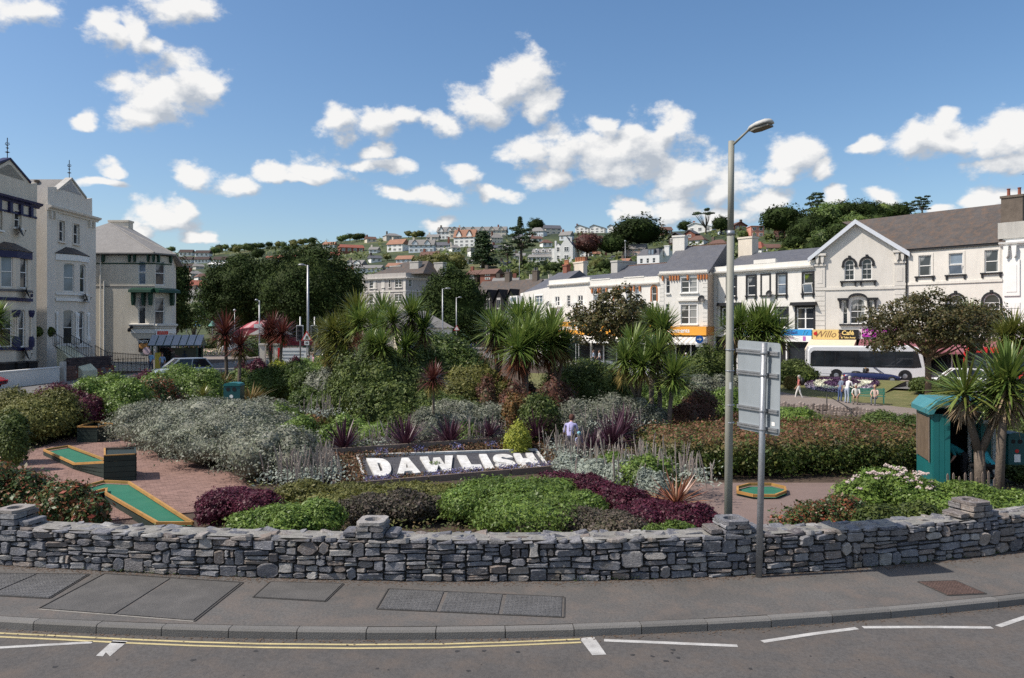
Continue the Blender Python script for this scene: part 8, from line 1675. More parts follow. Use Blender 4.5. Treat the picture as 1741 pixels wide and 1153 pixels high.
s=MB();s.prism([(-.2,z-.04),(.02,z-.04),(.02,z-.14),(.22,z),(.02,z+.14),(.02,z+.04),(-.2,z+.04)],-.012,-.006);s.build('arrow',M['white'],t_);s=MB();s.bx(-.3,-.01,z-.62,.3,0,z-.42);s.build('plate',M['white'],t_)
# ---------------------------------------------------------------- walls, railings and shelter on the left
def lowwall(name,label,a,b_,zb,zt,th,mt,cap=None):
 O=Vector((a[0],a[1],zb));t_=empty(name,O,math.atan2(b_[1]-a[1],b_[0]-a[0]),label,'wall');L=math.hypot(b_[0]-a[0],b_[1]-a[1]);s=MB();s.bx(0,0,-.3,L,th,zt-zb);s.build('wall_body',mt,t_)
 if cap:s=MB();s.bx(-.03,-.04,zt-zb,L+.03,th+.04,zt-zb+.07);s.build('coping',cap,t_)
 return t_,L
lowwall('boundary_wall','smooth white boundary wall in front of the navy trimmed house',(-30.6,45.5),(-30.45,53.6),.3,1.27,.2,M['render_white'],M['white'])
bw,L=lowwall('brick_wall','dark brick wall on a rubble base in front of the second house',(-31.8,57.0),(-31.4,62.8),.3,1.0,.3,M['brick']);M['brick_dark']=mat('sooty brick',(.075,.055,.055),.9,.25,3,.3,fine=14,obj=.3);s=MB();s.bx(0,0,0,.43,.3,.14);bm2=s.mesh('block',M['brick_dark'])
for j in range(6):
 for i in range(int(L/.45)):link('block' if j>0 else 'base_stone',bm2,bw,(i*.45+.2*(j%2),-.01,.70+.155*(j-1)))
for i in range(26):s=MB();x=R.uniform(0,L-.4);s.ball((x,0,R.uniform(.1,.5)),(R.uniform(.15,.3),.06,R.uniform(.08,.14)),6);s.build('base_stone',M['stone'],bw)
s=MB();s.bx(-.15,-.15,-.1,.15,.15,1.35);tag(s.build('gate_post',M['render_grey'],None,(-30.45,54.0,.3)),'grey stone gate post at the end of the white boundary wall','post');s=MB()
for i in range(7):s.bx(i*.16,0,.05,i*.16+.145,.04,1.0)
gt=empty('wooden_gate',(-30.6,54.6,.3),rad(85),'dark red wooden gate between the grey post and the brick wall','gate');[q.build('gate_board',M['tile_brown'],gt) for q in s.islands()];s=MB();s.bx(0,-.03,.25,1.1,-.005,.33);s.bx(0,-.03,.75,1.1,-.005,.83);s.build('gate_rail',M['tile_brown'],gt)
def railing(label,pts,h=1.0,gap=.13,z=None):
 O=Vector(pts[0]);t_=empty('railing',O,0,label,'railing','iron railings')
 for a,b_ in zip(pts,pts[1:]):
  a,b_=Vector(a)-O,Vector(b_)-O;L=(b_-a).length;s=MB()
  for zz in(.08,h):s.tube([a+Vector((0,0,zz)),b_+Vector((0,0,zz))],.022,5)
  [q.build('rail',M['iron'],t_) for q in s.islands()];s=MB();n=int(L/gap)
  for i in range(n+1):p=a.lerp(b_,i/n);s.bx(p.x-.012,p.y-.012,p.z+.05,p.x+.012,p.y+.012,p.z+h+.08)
  [q.build('baluster',M['iron'],t_) for q in s.islands()]
railing('iron railing beside the steps up to the entrance, nearer side',[(-33.2,57.6,2.6),(-31.6,58.0,1.5)]);railing('iron railing beside the steps up to the entrance, farther side',[(-33.2,59.3,2.6),(-31.6,59.9,1.5)]);railing('long thin railing stepping down in front of the corner house',[P(160,604,66),P(183,617,66),P(252,622,66)],.85);railing('black railing with brick planter in front of the corner house wall',[P(194,638,63),P(246,636,64)],1.25,.28)
s=MB();s.prism([(0,0),(2.2,0),(2.2,.5),(0,2.3)],0,1.5);st_=s.build('entrance_steps',M['render_lime'],None,(-33.5,58.6,.3),rad(-12));tag(st_,'pale yellow flank wall of the steps up to the entrance','steps');lowwall('retaining_wall','pale retaining wall below the railing of the corner house',tuple(P(150,600,66.4)[:2]),tuple(P(254,600,66.4)[:2]),.3,1.1,.3,M['render_ivory'])
for i,(px,d) in enumerate(((8,51.5),(28,52.5),(47,53.5))):O=P(px,648,d);O.z=.35;t_=empty('wheelie_bin',O,0,('first','second','third')[i]+' dark wheelie bin from the left, behind the white boundary wall','wheelie bin','wheelie bins');s=MB();s.add([(-.35,-.4,0),(.35,-.4,0),(.4,-.5,1.25),(-.4,-.5,1.25),(-.35,.4,0),(.35,.4,0),(.4,.5,1.25),(-.4,.5,1.25)],[(0,1,2,3),(5,4,7,6),(1,5,6,2),(4,0,3,7)]);s.build('body',M['dark'],t_);s=MB();s.bx(-.44,-.56,1.26,.44,.54,1.36);s.build('lid',M['iron'],t_)
for i,px in enumerate((64,85)):s=MB();p=P(px,564,58.6+i);v,f=leaf_arrays(np.array(dirs(500)*.36),dirs(500),np.full(500,.1),.6);o=link('topiary_ball',np_mesh('topiary_ball',v,f,M['lf_deep']));o.location=p;tag(o,('left','right')[i]+' hanging topiary ball beside the entrance','topiary','topiary balls');s.ball((0,0,0),.33,10);s.build('core',M['lf_deep'],o)
A=P(259,632,65);t_=empty('bus_shelter',(A.x,65,.3),rad(8),'dark green bus shelter with a ribbed pale roof on the left street','bus shelter');w,dp,h=3.5,1.7,2.15;s=MB()
for x in(0,w):
 for y in(0,dp):s.bx(x-.06,y-.06,0,x+.06,y+.06,h)
[q.build('post',M['green_paint'],t_) for q in s.islands()];s=MB();s.prism([(-.35,h),(dp+.35,h),(dp/2,h+.85)],-.3,w+.3);s.v=[(y,x,z) for x,y,z in s.v];s.build('roof',M['green_paint'],t_)
for i in range(7):s=MB();x=-.25+i*.6;s.add([(x,-.36,h+.06),(x+.52,-.36,h+.06),(x+.52,dp/2-.02,h+.90),(x,dp/2-.02,h+.90)],[(0,1,2,3)]);s.build('roof_panel',mat('pale roof sheet',(.26,.29,.33),.4,.1,3) if i==0 else o.data.materials[0],t_) if i==0 else None;o=s.build('roof_panel',bpy.data.materials['pale roof sheet'],t_) if i else[q for q in t_.children if q.name.startswith('roof_panel')][0]
for a in((1.75,-.02,.4,w-.08,.02,h-.2),(.08,dp-.02,.4,w-.08,dp+.02,h-.2)):s=MB();s.bx(*a);s.build('glass_panel',M['glass'],t_)
s=MB();s.bx(.15,.2,.2,.6,.24,1.6);s.build('timetable',mat('yellow timetable',(.6,.45,.06),.6),t_)
# ---------------------------------------------------------------- market beyond the street
def marquee(label,px,d,wpx,top,pyb,mts):
 O=P(px,pyb,d);t_=empty('marquee',O,0,label,'marquee','market tents');w=wpx/F*d/2;h=(pyb-top)/F*d;n=8
 for k in range(n):
  s=MB();a0,a1=-w+2*w*k/n,-w+2*w*(k+1)/n;f_=lambda x:h*(.55+.45*math.sqrt(max(0,1-(x/w)**2)));s.add([(a0,0,0),(a1,0,0),(a1,0,f_(a1)*.72),(a0,0,f_(a0)*.72)],[(0,1,2,3)],1);s.add([(a0,-.05,f_(a0)*.7),(a1,-.05,f_(a1)*.7),(a1,4,f_(a1)),(a0,4,f_(a0)),(a1,8,f_(a1)*.7),(a0,8,f_(a0)*.7)],[(0,1,2,3),(3,2,4,5)],0);s.build('canvas_panel',[M[mts[k%2]],M['tent_red']],t_)
M['tent_pink']=mat('faded pink canvas',(.50,.27,.28),.8,.1,1);M['tent_red']=mat('red canvas',(.33,.06,.08),.8,.1,1)
marquee('large red and pink striped marquee in front of the dark trees',432,106,78,544,588,('tent_pink','tent_red'));marquee('second red and pink marquee right of the larger one',508,110,90,543,588,('tent_red','tent_pink'))
for lb,px,d,c,w in(('blue market parasol left of the marquee',334,112,'blue_sign',14),('green market parasol left of the marquee',361,110,'bench_green',14),('dark red market stall roof at the far left',317,114,'tent_red',12)):O=P(px,576,d);t_=empty('market_parasol',O,0,lb,'parasol','market parasols');r_=w/F*d/2;pole([(0,0,-1),(0,0,2.4)],.04,'pole',t_,M['galv'],6);s=MB();s.lathe([(r_,1.75),(r_*.5,2.15),(.02,2.5)],10);s.build('canopy',M[c],t_)
s=MB();s.bx(-.6,0,-2,.6,1.0,1.9);ty=M['render_cream'];A=P(372,600,102);e=empty('stone_kiosk',P(432,592,100),0,'small hipped roof kiosk in front of the red marquee','kiosk');s=MB();s.bx(-1.6,0,-1,1.6,3,1.7);s.build('wall',M['red'],e);s=MB();s.add([(-2.2,-.6,1.7),(2.2,-.6,1.7),(2.2,3.6,1.7),(-2.2,3.6,1.7),(0,1.5,3.2)],[(0,1,4),(1,2,4),(2,3,4),(3,0,4),(0,3,2,1)]);s.build('roof',M['slate_grey'],e);e.location.x=(455-CX)/F*100
q=np.array([(lambda p:(p.x,p.y,zs(p.x,p.y)+R.uniform(.0,.5)))(P(R.uniform(325,455),0,R.uniform(92,106))) for _ in range(6000)]);v,f=leaf_arrays(q,NR.normal(size=(6000,3))*.5+[0,-.5,.8],NR.uniform(.1,.3,6000),.7);tag(link('flower_border',np_mesh('flower_border',v,f,leafmat('pink flower border',C3((.50,.25,.30),(.60,.42,.40),(.10,.14,.05),(.08,.11,.04),(.42,.36,.36)),.1,cv=.2))),kind='stuff')
B_('dark_shrub','long dark hedge behind the pink flower borders',M['lf_deep'],[(330,110,22,578),(360,109,22,576),(385,108,16,578)],5000,.25)
A=P(455,617,66);B=P(566,616,66);s=MB();t_=empty('banner_fence',A,0,'guard rail with a long white banner and red end behind the traffic lights','fence');L=B.x-A.x;h=1.35
for k in range(12):s.bx(L*k/11,0,-.3,L*k/11+.05,.05,h)
[q.build('fence_post',M['green_paint'],t_) for q in s.islands()];s=MB();s.bx(0,0,h,L,.06,h+.07);s.build('top_rail',M['green_paint'],t_);s=MB();s.bx(L*.2,-.03,.15,L*.62,-.01,h-.1);s.build('banner',M['canvas_white'],t_);s=MB();s.bx(L*.155,-.032,.15,L*.198,-.012,h-.1);s.build('banner_end',M['red'],t_)
for k in range(3):s=MB();s.bx(L*.23,-.04,.35+.28*k,L*(.52+.03*k),-.034,.45+.28*k);s.build('banner_print',M['sign_grey'],t_)
for i,px in enumerate((447,470)):s=MB();s.bx(-.22,-.22,-.4,.22,.22,1.5);s.bx(-.3,-.3,1.5,.3,.3,1.65);tag(s.build('stone_pillar',M['render_cream'],None,P(px,617,68)),('left','right')[i]+' pale stone gate pillar beyond the maroon palms','pillar','stone gate pillars')
# ---------------------------------------------------------------- planted bank and brook wall
c=[P(1352,668,58.8),P(1498,674,55.8),P(1541,648,59.2),P(1388,642,62)];c[0].z=c[1].z=-.82;O=c[0].copy();t_=empty('planted_bank',O,0,'tilted grass bank with a carpet bed of purple and white flowers below the bus','flower bed');p=[q-O for q in c];n=16
s=MB();s.add([bil(p,i/n,j/n)+Vector((0,0,.10*math.sin(math.pi*j/n))) for j in range(n+1) for i in range(n+1)],[(j*(n+1)+i,j*(n+1)+i+1,(j+1)*(n+1)+i+1,(j+1)*(n+1)+i) for j in range(n) for i in range(n)]);s.build('turf',M['lawn'],t_,smooth=True)
s=MB();dn=Vector((0,0,-1.6));s.add([p[1],p[2],p[2]+dn,p[1]+dn],[(0,1,2,3)]);s.add([p[2],p[3],p[3]+dn,p[2]+dn],[(0,1,2,3)]);s.add([p[0],p[3],p[3]+dn],[(0,1,2)]);s.build('side_wall',mat('dark stone side',(.085,.072,.062),.9,.2,3),t_)
for nm,m_,N,fn_,sz in(('purple_flowers',leafmat('purple carpet flowers',C3((.035,.018,.055),(.060,.030,.090),(.022,.014,.032)),.1),5200,lambda u,v,r_:r_<1 and not(.52<r_<.80 and v<.62+.2*u),.16),('white_flowers',leafmat('pale carpet flowers',C3((.45,.48,.46),(.34,.37,.36),(.52,.52,.50)),.1),2600,lambda u,v,r_:.52<r_<.82 and v<.62+.2*u,.16),('lavender_flowers',leafmat('lavender carpet flowers',C3((.20,.19,.30),(.28,.27,.38),(.15,.14,.22)),.1),1500,lambda u,v,r_:.82<r_<1.05 and v<.4,.16)):
 q=[]
 while len(q)<N:
  u,v=R.random(),R.random();r_=math.hypot((u-.42)/.40,(v-.50)/.46)
  if fn_(u,v,r_):q.append(tuple(bil(p,u,v)+Vector((0,0,.10*math.sin(math.pi*v)+R.uniform(.02,.2)))))
 v,f=leaf_arrays(np.array(q),NR.normal(size=(N,3))*.5+[0,-.4,.8],NR.uniform(sz*.6,sz*1.3,N),.7);tag(link(nm,np_mesh(nm,v,f,m_),t_),kind='stuff')
bw=empty('brook_wall',P(1330,690,47),0,'low rubble wall of upright stones along the brook','wall');bw.location.z=-.95;s=MB();s.add(*rock(blockpoly(-.17,.17,0,.34,.05),.15,.09,lambda a,b_,o:Vector((a,-o,b_))));km=s.mesh('stone',mat('brown brook stone',(.25,.205,.18),.9,.25,3,.4,fine=14,obj=.35));q0,q1=P(1165,0,51.5),P(1492,0,42.5)
for j in range(2):
 for i in range(64):u=(i+.5*(j%2))/64;a=q0.lerp(q1,u);o=link('stone',km,bw,(a.x-bw.location.x,a.y-bw.location.y+.1*j,.26*j),R.uniform(-.4,.2));o.scale=(R.uniform(.5,.95),1,R.uniform(.6,1.2))
for lb,a,b_ in(('thin rail beside the brook in front of the bench',(1405,686,46),(1448,712,43)),('thin rail beside the brook left of the lamp post',(1165,668,50),(1232,664,50))):a,b_=P(*a),P(*b_);t_=empty('brook_rail',a,0,lb,'railing','rails along the brook');q=b_-a;pole([(0,0,.5),q+Vector((0,0,.5))],.025,'rail',t_,M['iron'],6);[pole([q*k+Vector((0,0,-.6)),q*k+Vector((0,0,.55))],.03,'post',t_,M['iron'],6) for k in(.02,.98)]
# ================================================================ VEHICLES
def paint(name,c):return mat(name,c,.28,.03,2,spec=.6,coat=.6)
def wheel(t_,x,y,r):
 s=MB();s.lathe([(r*.62,-.10),(r*.93,-.10),(r,-.06),(r,.06),(r*.93,.10),(r*.62,.10)],18);s.v=[(a,c,b_) for a,b_,c in s.v];w=s.build('wheel',M['rubber'],t_,(x,y,r),smooth=True)
 s=MB();s.lathe([(r*.12,-.115),(r*.2,-.125),(r*.58,-.105),(r*.61,-.09),(r*.61,.09),(r*.58,.105),(r*.12,.115)],12);s.v=[(a,c,b_) for a,b_,c in s.v];s.build('rim',M['rim'],w)
def car(label,p,yaw,m,L=4.2,W=1.74,H=1.45,open_=False,van=False,group='parked and passing cars'):
 t_=empty('car',p,yaw,label,'car' if not van else 'van',group);h=L/2;w=W/2;zb,zs_=.22,H*.62
 st=[(-h,.86,.40,zs_*.80),(-h+.12,.95,.28,zs_*.97),(-h*.6,1,zb,zs_),(0,1,zb,zs_),(h*.35,1,zb,zs_*.98),(h*.75,.97,zb,zs_*.86),(h-.12,.90,.30,zs_*.72),(h,.80,.40,zs_*.58)]
 s=MB();n=8
 for x,k,a,z in st:q=w*k;s.v+=[(x,-q*.92,a),(x,-q,a+.18),(x,-q*.98,z-.14),(x,-q*.84,z),(x,q*.84,z),(x,q*.98,z-.14),(x,q,a+.18),(x,q*.92,a)]
 for i in range(len(st)-1):s.f+=[(i*n+j,(i+1)*n+j,(i+1)*n+(j+1)%n,i*n+(j+1)%n) for j in range(n)]
 s.f+=[tuple(range(n)),tuple(range((len(st)-1)*n,len(st)*n))];s.m=[0]*len(s.f);s.build('body',m,t_,smooth=True)
 if open_:
  s=MB();s.bx(-h*.5,-w*.72,zs_-.05,h*.16,w*.72,zs_+.015);s.build('cabin',M['dark'],t_);a,b_=(h*.38,zs_),(h*.12,H*.93)
  s=MB();s.add([(a[0],-w*.76,a[1]),(a[0],w*.76,a[1]),(b_[0],w*.62,b_[1]),(b_[0],-w*.62,b_[1])],[(0,1,2,3)]);s.build('windscreen',M['glass_pale'],t_);s=MB();s.tube([(a[0],-w*.76,a[1]),(b_[0],-w*.62,b_[1]),(b_[0],w*.62,b_[1]),(a[0],w*.76,a[1])],.03,6);s.build('windscreen_frame',m,t_)
  for y in(-.36,.36):s=MB();s.ball((-h*.22,y,zs_+.12),(.09,.22,.26),8);s.build('seat',M['black'],t_,smooth=True)
  s=MB();s.ball((-h*.52,0,zs_+.03),(.35,w*.72,.13),10);s.build('folded_hood',M['black'],t_,smooth=True)
 else:
  x0,x1,x2,x3=(-h*.93,-h*.72,h*.10,h*.45) if not van else(-h*.97,-h*.95,h*.35,h*.62);B=[(x0,w*.83,zs_-.02),(x3,w*.83,zs_-.04),(x2,w*.66,H),(x1,w*.66,H)];v=[(x,-y,z) for x,y,z in B]+[(x,y,z) for x,y,z in B]
  s=MB();s.add(v,[(0,1,2,3),(5,4,7,6),(1,5,6,2),(4,0,3,7)]);s.build('windows',M['glass'],t_);s=MB();s.add([(x1,-w*.66,H-.02),(x2,-w*.66,H-.02),(x2,w*.66,H-.02),(x1,w*.66,H-.02),(x1+.1,-w*.5,H+.05),(x2-.1,-w*.5,H+.05),(x2-.1,w*.5,H+.05),(x1+.1,w*.5,H+.05)],[(0,1,5,4),(1,2,6,5),(2,3,7,6),(3,0,4,7),(4,5,6,7)]);s.build('roof',m,t_,smooth=True);s=MB()
  for sd in(0,4):
   for a,b_ in((0,3),(1,2)):s.tube([v[sd+a],v[sd+b_]],.05,5)
   a,b_=Vector(v[sd]).lerp(Vector(v[sd+1]),.5),Vector(v[sd+3]).lerp(Vector(v[sd+2]),.5);s.tube([a,b_],.045,5);s.tube([v[sd+3],v[sd+2]],.045,5)
  [q.build('pillar',m,t_) for q in s.islands()]
 for y in(-1,1):
  s=MB();s.ball((h-.12,y*w*.66,zs_*.62),(.10,.2,.08),8);s.build('headlight',M['galv'],t_,smooth=True);s=MB();s.ball((-h+.07,y*w*.74,zs_*.74),(.07,.14,.10),8);s.build('tail_light',M['red'],t_,smooth=True)
  for x in(-h*.6,h*.64):wheel(t_,x,y*(w-.09),.31)
 s=MB();s.bx(-h-.015,-.26,.5,-h+.02,.26,.61);s.build('number_plate',M['yellow_letter'],t_);return t_
car('silver blue car parked by the bus shelter, half hidden by the green shrub',(-22.6,54.2,.34),rad(222),paint('silver blue car paint',(.30,.34,.40)),H=1.5)
cv_=car('dark blue open topped car driving past the white bus',(P(1481,0,62.2).x,62.2,-.40),rad(-14),paint('dark blue car paint',(.012,.018,.075)),4.2,1.75,1.3,True)
car('silver hatchback seen from behind in the middle street',(P(790,0,118).x,118,.38),rad(93),paint('silver car paint',(.42,.42,.43)));car('blue car farther up the middle street, in front of the silver one',(P(794,0,127).x,127,.42),rad(93),paint('mid blue car paint',(.05,.10,.20)))
car('white van behind the left palm of the middle group',(P(866,0,113).x,113,.36),rad(-85),paint('white van paint',(.72,.72,.72)),4.8,1.9,2.1,van=True);car('dark car with red tail lights behind the traffic lights',(P(566,0,82).x,82,.45),rad(60),paint('dark car paint',(.02,.022,.03)))
car('white car at the foot of the bronze trees, mostly behind the forked palm',(P(1625,0,56).x,56,-.40),rad(160),paint('white car paint',(.74,.74,.74)));car('bright red car just showing at the left edge of the street',(P(-62,0,46).x,46,.34),rad(4),paint('bright red car paint',(.55,.015,.03)))
car('white van parked at the market in front of the marquee',(P(408,0,99).x,99,.62),rad(200),paint('pale van paint',(.62,.63,.65)),4.6,1.9,2.2,van=True)
car('silver car parked at the kerb behind the right hand palms',(P(1092,0,66).x,66,-.3),rad(-40),paint('pale silver car paint',(.55,.55,.56)))
def bus(label,a,b_,z,H,m,name='bus',lo=.92,W=2.3):
 a,b_=Vector(a),Vector(b_);L=(b_-a).length;t_=empty('bus',(a.x,a.y,z),math.atan2(b_.y-a.y,b_.x-a.x),label,'bus','buses in the street');w=W;s=MB()
 prof=[(.10,.30),(.0,.6),(.02,H*.85),(.14,H-.12),(.40,H),(L*.55,H),(L*.58,H+.10),(L*.84,H+.10),(L-.62,H-.05),(L-.22,H*.84),(L-.05,H*.50),(L,H*.38),(L,.35),(L-.1,.25)]
 s.prism(prof,.12,w-.12);n=len(prof);ins=[(x*.985+L*.0075,.3+(z_-.3)*.94+.06) for x,z_ in prof]
 for y,yo in((.12,0.0),(w-.12,w)):s.v+=[(x,yo,z_) for x,z_ in ins];k=len(s.v)-n;o_=0 if y==.12 else n;s.f+=[(o_+i,o_+(i+1)%n,k+(i+1)%n,k+i) for i in range(n)]+[tuple(range(k,k+n))];s.m+=[0]*(n+1)
 s.build('body',m,t_);z0,z1=H*.40,H*.86;xs=[.32,1.35,2.15,3.75,5.3,6.8,L-.9]
 s=MB();s.prism([(.22,z0+.1),(.3,z0),(L*.9,z0-.06),(L-.3,z0),(L-.6,z1-.02),(.5,z1),(.24,z1-.2)],-.012,.0);s.build('window_band',M['black'],t_)
 for i in range(len(xs)-1):s=MB();s.bx(xs[i]+.04,-.022,z0+.07,xs[i+1]-.04,-.013,z1-.06);s.build('window',M['glass'],t_)
 s=MB();s.add([(L-.02,.25,H*.42),(L-.02,w-.25,H*.42),(L-.40,w-.3,H*.84),(L-.40,.3,H*.84)],[(0,1,2,3)]);s.v=[(x+.2,y,z_) for x,y,z_ in s.v];s.build('windscreen',M['glass'],t_)
 for x in(L*.25,L*.83):
  s=MB();s.lathe([(.52,-.012),(.52,.012)],18);s.v=[(p_+x,q,r_+.42) for p_,r_,q in s.v];s.build('wheel_arch',M['black'],t_)
  for y in(.10,w-.12):wheel(t_,x,y,.42)
 for a_ in((.62,.35,.85,.78),(1.1,.55,1.85,.98)):s=MB();s.bx(a_[0],-.014,a_[1],a_[2],-.004,a_[3]);s.build('side_panel',M['black'] if a_[0]<1 else m,t_)
 for y in(.3,w-.3):s=MB();s.ball((L-.04,y,.72),(.08,.18,.12),8);s.build('headlight',M['galv'],t_,smooth=True)
 s=MB();s.bx(L-1.9,-.2,.62,L-1.78,0,.80);s.build('filler_flap',M['black'],t_);return t_
bus('white single deck bus with dark windows in front of the cafe',P(1373,0,67)[:2],P(1574,0,64.6)[:2],-.44,2.86,paint('white bus paint',(.78,.78,.78)));bus('bright red bus partly behind the bronze trees and palms',P(1637,0,60.5)[:2],P(1775,0,57)[:2],-.42,2.9,paint('red bus paint',(.55,.02,.02)))
# ================================================================ PEOPLE
SK=mat('skin',(.48,.27,.19),.6,.06,6);TMP=[];CL={}
def cloth(c):
 if c not in CL:CL[c]=mat('cloth',c,.85,.12,9)
 return CL[c]
def person(label,px,d,h,yaw,pose,top,bot,hair=(.06,.035,.02),z=None,lean=0,x=None,group=None,hat=None):
 J={};k=h/1.72;seat=pose=='sit';pz=.50 if seat else(.42 if pose=='crouch' else.93)
 J['pel']=(0,0,pz,.13,.11);a=rad(lean);rot=lambda y,q:(y*math.cos(a)+q*math.sin(a),q*math.cos(a)-y*math.sin(a)+pz)
 for nm,y,q,r1,r2 in(('belly',.01,.18,.125,.10),('chest',.0,.40,.145,.10),('neck',.0,.55,.055,.055),('chin',.035,.63,.07,.075),('head',.02,.71,.082,.095),('crown',.01,.79,.05,.055)):Y,Z=rot(y,q);J[nm]=(0,Y,Z,r1,r2)
 E=[('pel','belly',1),('belly','chest',1),('chest','neck',1),('neck','chin',0),('chin','head',0),('head','crown',0)];Y,Z=rot(.125,.675);J['nose']=(0,Y,Z,.014,.014);E.append(('head','nose',0))
 for i,sd in enumerate((-1,1)):
  f={'walk':.20*sd,'stand':.03*sd}.get(pose,0);c=str(i);Y,Z=rot(0,.47);J['sh'+c]=(.175*sd,Y,Z,.062,.062)
  if pose in('reach','crouch') or seat:e,hd=rot(.16,.24),rot(.38,.26 if pose=='reach' else.14)
  else:e,hd=rot(-.04-f*.5,.20),rot(.06-f*.8,-.03)
  J['el'+c]=(.23*sd,e[0],e[1],.042,.042);J['wr'+c]=((.21 if not seat else.10)*sd,hd[0],hd[1],.028,.026);dv=Vector((0,hd[0]-e[0],hd[1]-e[1])).normalized();b0=Vector(J['wr'+c][:3]);pm=b0+dv*.07;J['pm'+c]=(*pm,.036,.022);E+=[('chest','sh'+c,1),('sh'+c,'el'+c,1),('el'+c,'wr'+c,0),('wr'+c,'pm'+c,0)]
  for q in range(4):o_=(q-1.5)*.02;f1=pm+dv*(.05+.006*(q in(1,2)))+Vector((0,o_,0));f2=f1+(dv+Vector((-.35*sd,0,0)))*.035;J['f%d%s'%(q,c)]=(*f1,.009,.009);J['g%d%s'%(q,c)]=(*f2,.008,.008);E+=[('pm'+c,'f%d%s'%(q,c),0),('f%d%s'%(q,c),'g%d%s'%(q,c),0)]
  J['th'+c]=(*(b0+dv*.05+Vector((-.02*sd,.045,0))),.01,.01);E.append(('wr'+c,'th'+c,0))
  hp=(.095*sd,0,pz-.03)
  if seat:kn,an,to=(.11*sd,.43,pz),(.11*sd,.42,.09),(.12*sd,.57,.05)
  elif pose=='crouch':kn,an,to=(.16*sd,.34,.46),(.13*sd,.05,.09),(.14*sd,.2,.05)
  else:kn,an,to=(.10*sd,f*.6+.03,.50),(.10*sd,f*1.3-.03,.09),(.115*sd,f*1.3+.13,.045)
  J['hp'+c]=(*hp,.098,.098);J['kn'+c]=(*kn,.062,.062);J['an'+c]=(*an,.042,.042);J['to'+c]=(*to,.042,.034);E+=[('pel','hp'+c,2),('hp'+c,'kn'+c,2),('kn'+c,'an'+c,2),('an'+c,'to'+c,3)]
 nm=list(J);me=bpy.data.meshes.new('body');me.from_pydata([J[q][:3] for q in nm],[(nm.index(a_),nm.index(b_)) for a_,b_,m_ in E],[]);ob=bpy.data.objects.new('body',me);COL.objects.link(ob);md=ob.modifiers.new('skin','SKIN');md.use_smooth_shade=True;md.branch_smoothing=.3;lay=me.skin_vertices[0] if me.skin_vertices else None
 if lay is None:me.attributes.new('skin','FLOAT','POINT')
 if me.skin_vertices:
  for i,q in enumerate(nm):me.skin_vertices[0].data[i].radius=J[q][3:5];me.skin_vertices[0].data[i].use_root=i==0
 sb=ob.modifiers.new('sub','SUBSURF');sb.levels=sb.render_levels=1
 X=(px-CX)/F*d if x is None else x;zz=(gz(X,d)+.07) if z is None else z;rt=empty('person',(X,d,zz),yaw,label,'person',group);rt.scale=(k,k,k);TMP.append((ob,rt,[(J[a_][:3],J[b_][:3],m_) for a_,b_,m_ in E],[SK,cloth(top),cloth(bot),M['black']]))
 Y,Z=rot(-.015,.745);s=MB();s.ball((0,Y-.01,Z),(.10,.11,.105),12);Y,Z=rot(-.045,.68);s.ball((0,Y,Z),(.088,.075,.10),10);s.build('hair',cloth(hair) if not hat else cloth(hat),rt,smooth=True)
 s=MB();
 for sd in(-1,1):Y,Z=rot(.105,.70);s.ball((.032*sd,Y,Z),.011,6)
 [q.build('eye',M['black'],rt) for q in s.islands()];return rt
GREY=(.42,.40,.37);BL_=rad(180)
w1=person('woman with brown hair and a lavender top stooping among the flower spikes',968,25.6,1.66,rad(-15),'reach',(.36,.34,.55),(.05,.05,.08),(.075,.03,.02),lean=38);person('small child in a pale blue sun hat beside the stooping woman',984,25.2,.98,rad(30),'stand',(.30,.32,.50),(.10,.11,.2),z=w1.location.z+.1,hat=(.22,.52,.62))
gp='people around the green bench'
w3=person('grey haired walker in a red top and white shorts with a dark backpack',1358,54.5,1.66,rad(80),'walk',(.50,.16,.14),(.70,.68,.64),GREY,z=-1.0);s=MB();s.ball((0,-.22,1.28),(.19,.16,.27),12);s.v=[(w3.location.x+x*math.cos(rad(80))-y*math.sin(rad(80)),w3.location.y+x*math.sin(rad(80))+y*math.cos(rad(80)),w3.location.z+z) for x,y,z in s.v];bp_=s.build('backpack',M['iron'],None,smooth=True);tag(bp_,'dark backpack on the back of the grey haired walker','backpack')
person('person in blue jacket and blue skirt standing leftmost in the group by the bench',1428,51.6,1.66,rad(-75),'stand',(.16,.20,.28),(.07,.11,.24),GREY,z=-.86,lean=18,group=gp);person('man in a white shirt and pale blue trousers leaning over the seated man',1440,50.4,1.76,rad(-60),'reach',(.66,.66,.68),(.36,.42,.52),GREY,z=-.86,lean=24,group=gp)
person('seated man in a white shirt and khaki trousers at the left end of the bench',1456,49.6,1.72,rad(150),'sit',(.66,.66,.62),(.24,.20,.14),(.5,.48,.45),z=-.82,lean=14,group=gp);person('seated woman in a pale pink top at the right end of the bench',1488,49.0,1.64,rad(140),'sit',(.60,.46,.40),(.16,.18,.19),(.42,.30,.18),z=-.82,lean=6,group=gp)
person('kiosk worker in a teal shirt and dark shorts bending inside the kiosk',1640,21.9,1.74,rad(75),'reach',(.02,.22,.24),(.02,.02,.025),z=gz(12,22),lean=62);person('person in a bright turquoise top crouching behind the palm trunks',1688,21.4,1.72,rad(20),'crouch',(.05,.42,.48),(.03,.03,.035),z=gz(12,21)+.25,lean=48)
person('man in dark blue walking along the far left pavement',340,97,1.75,rad(-100),'walk',(.05,.08,.15),(.05,.08,.10));gs='people waiting at the bus shelter';person('person in a light blue top standing left of the bus shelter',257,62.5,1.72,rad(160),'stand',(.22,.42,.62),(.05,.06,.10),z=.34,group=gs);person('person in a blue shirt in front of the bus shelter opening',276,62.0,1.6,rad(200),'stand',(.24,.34,.50),(.1,.1,.12),z=.34,group=gs)
gm='people in the middle street'
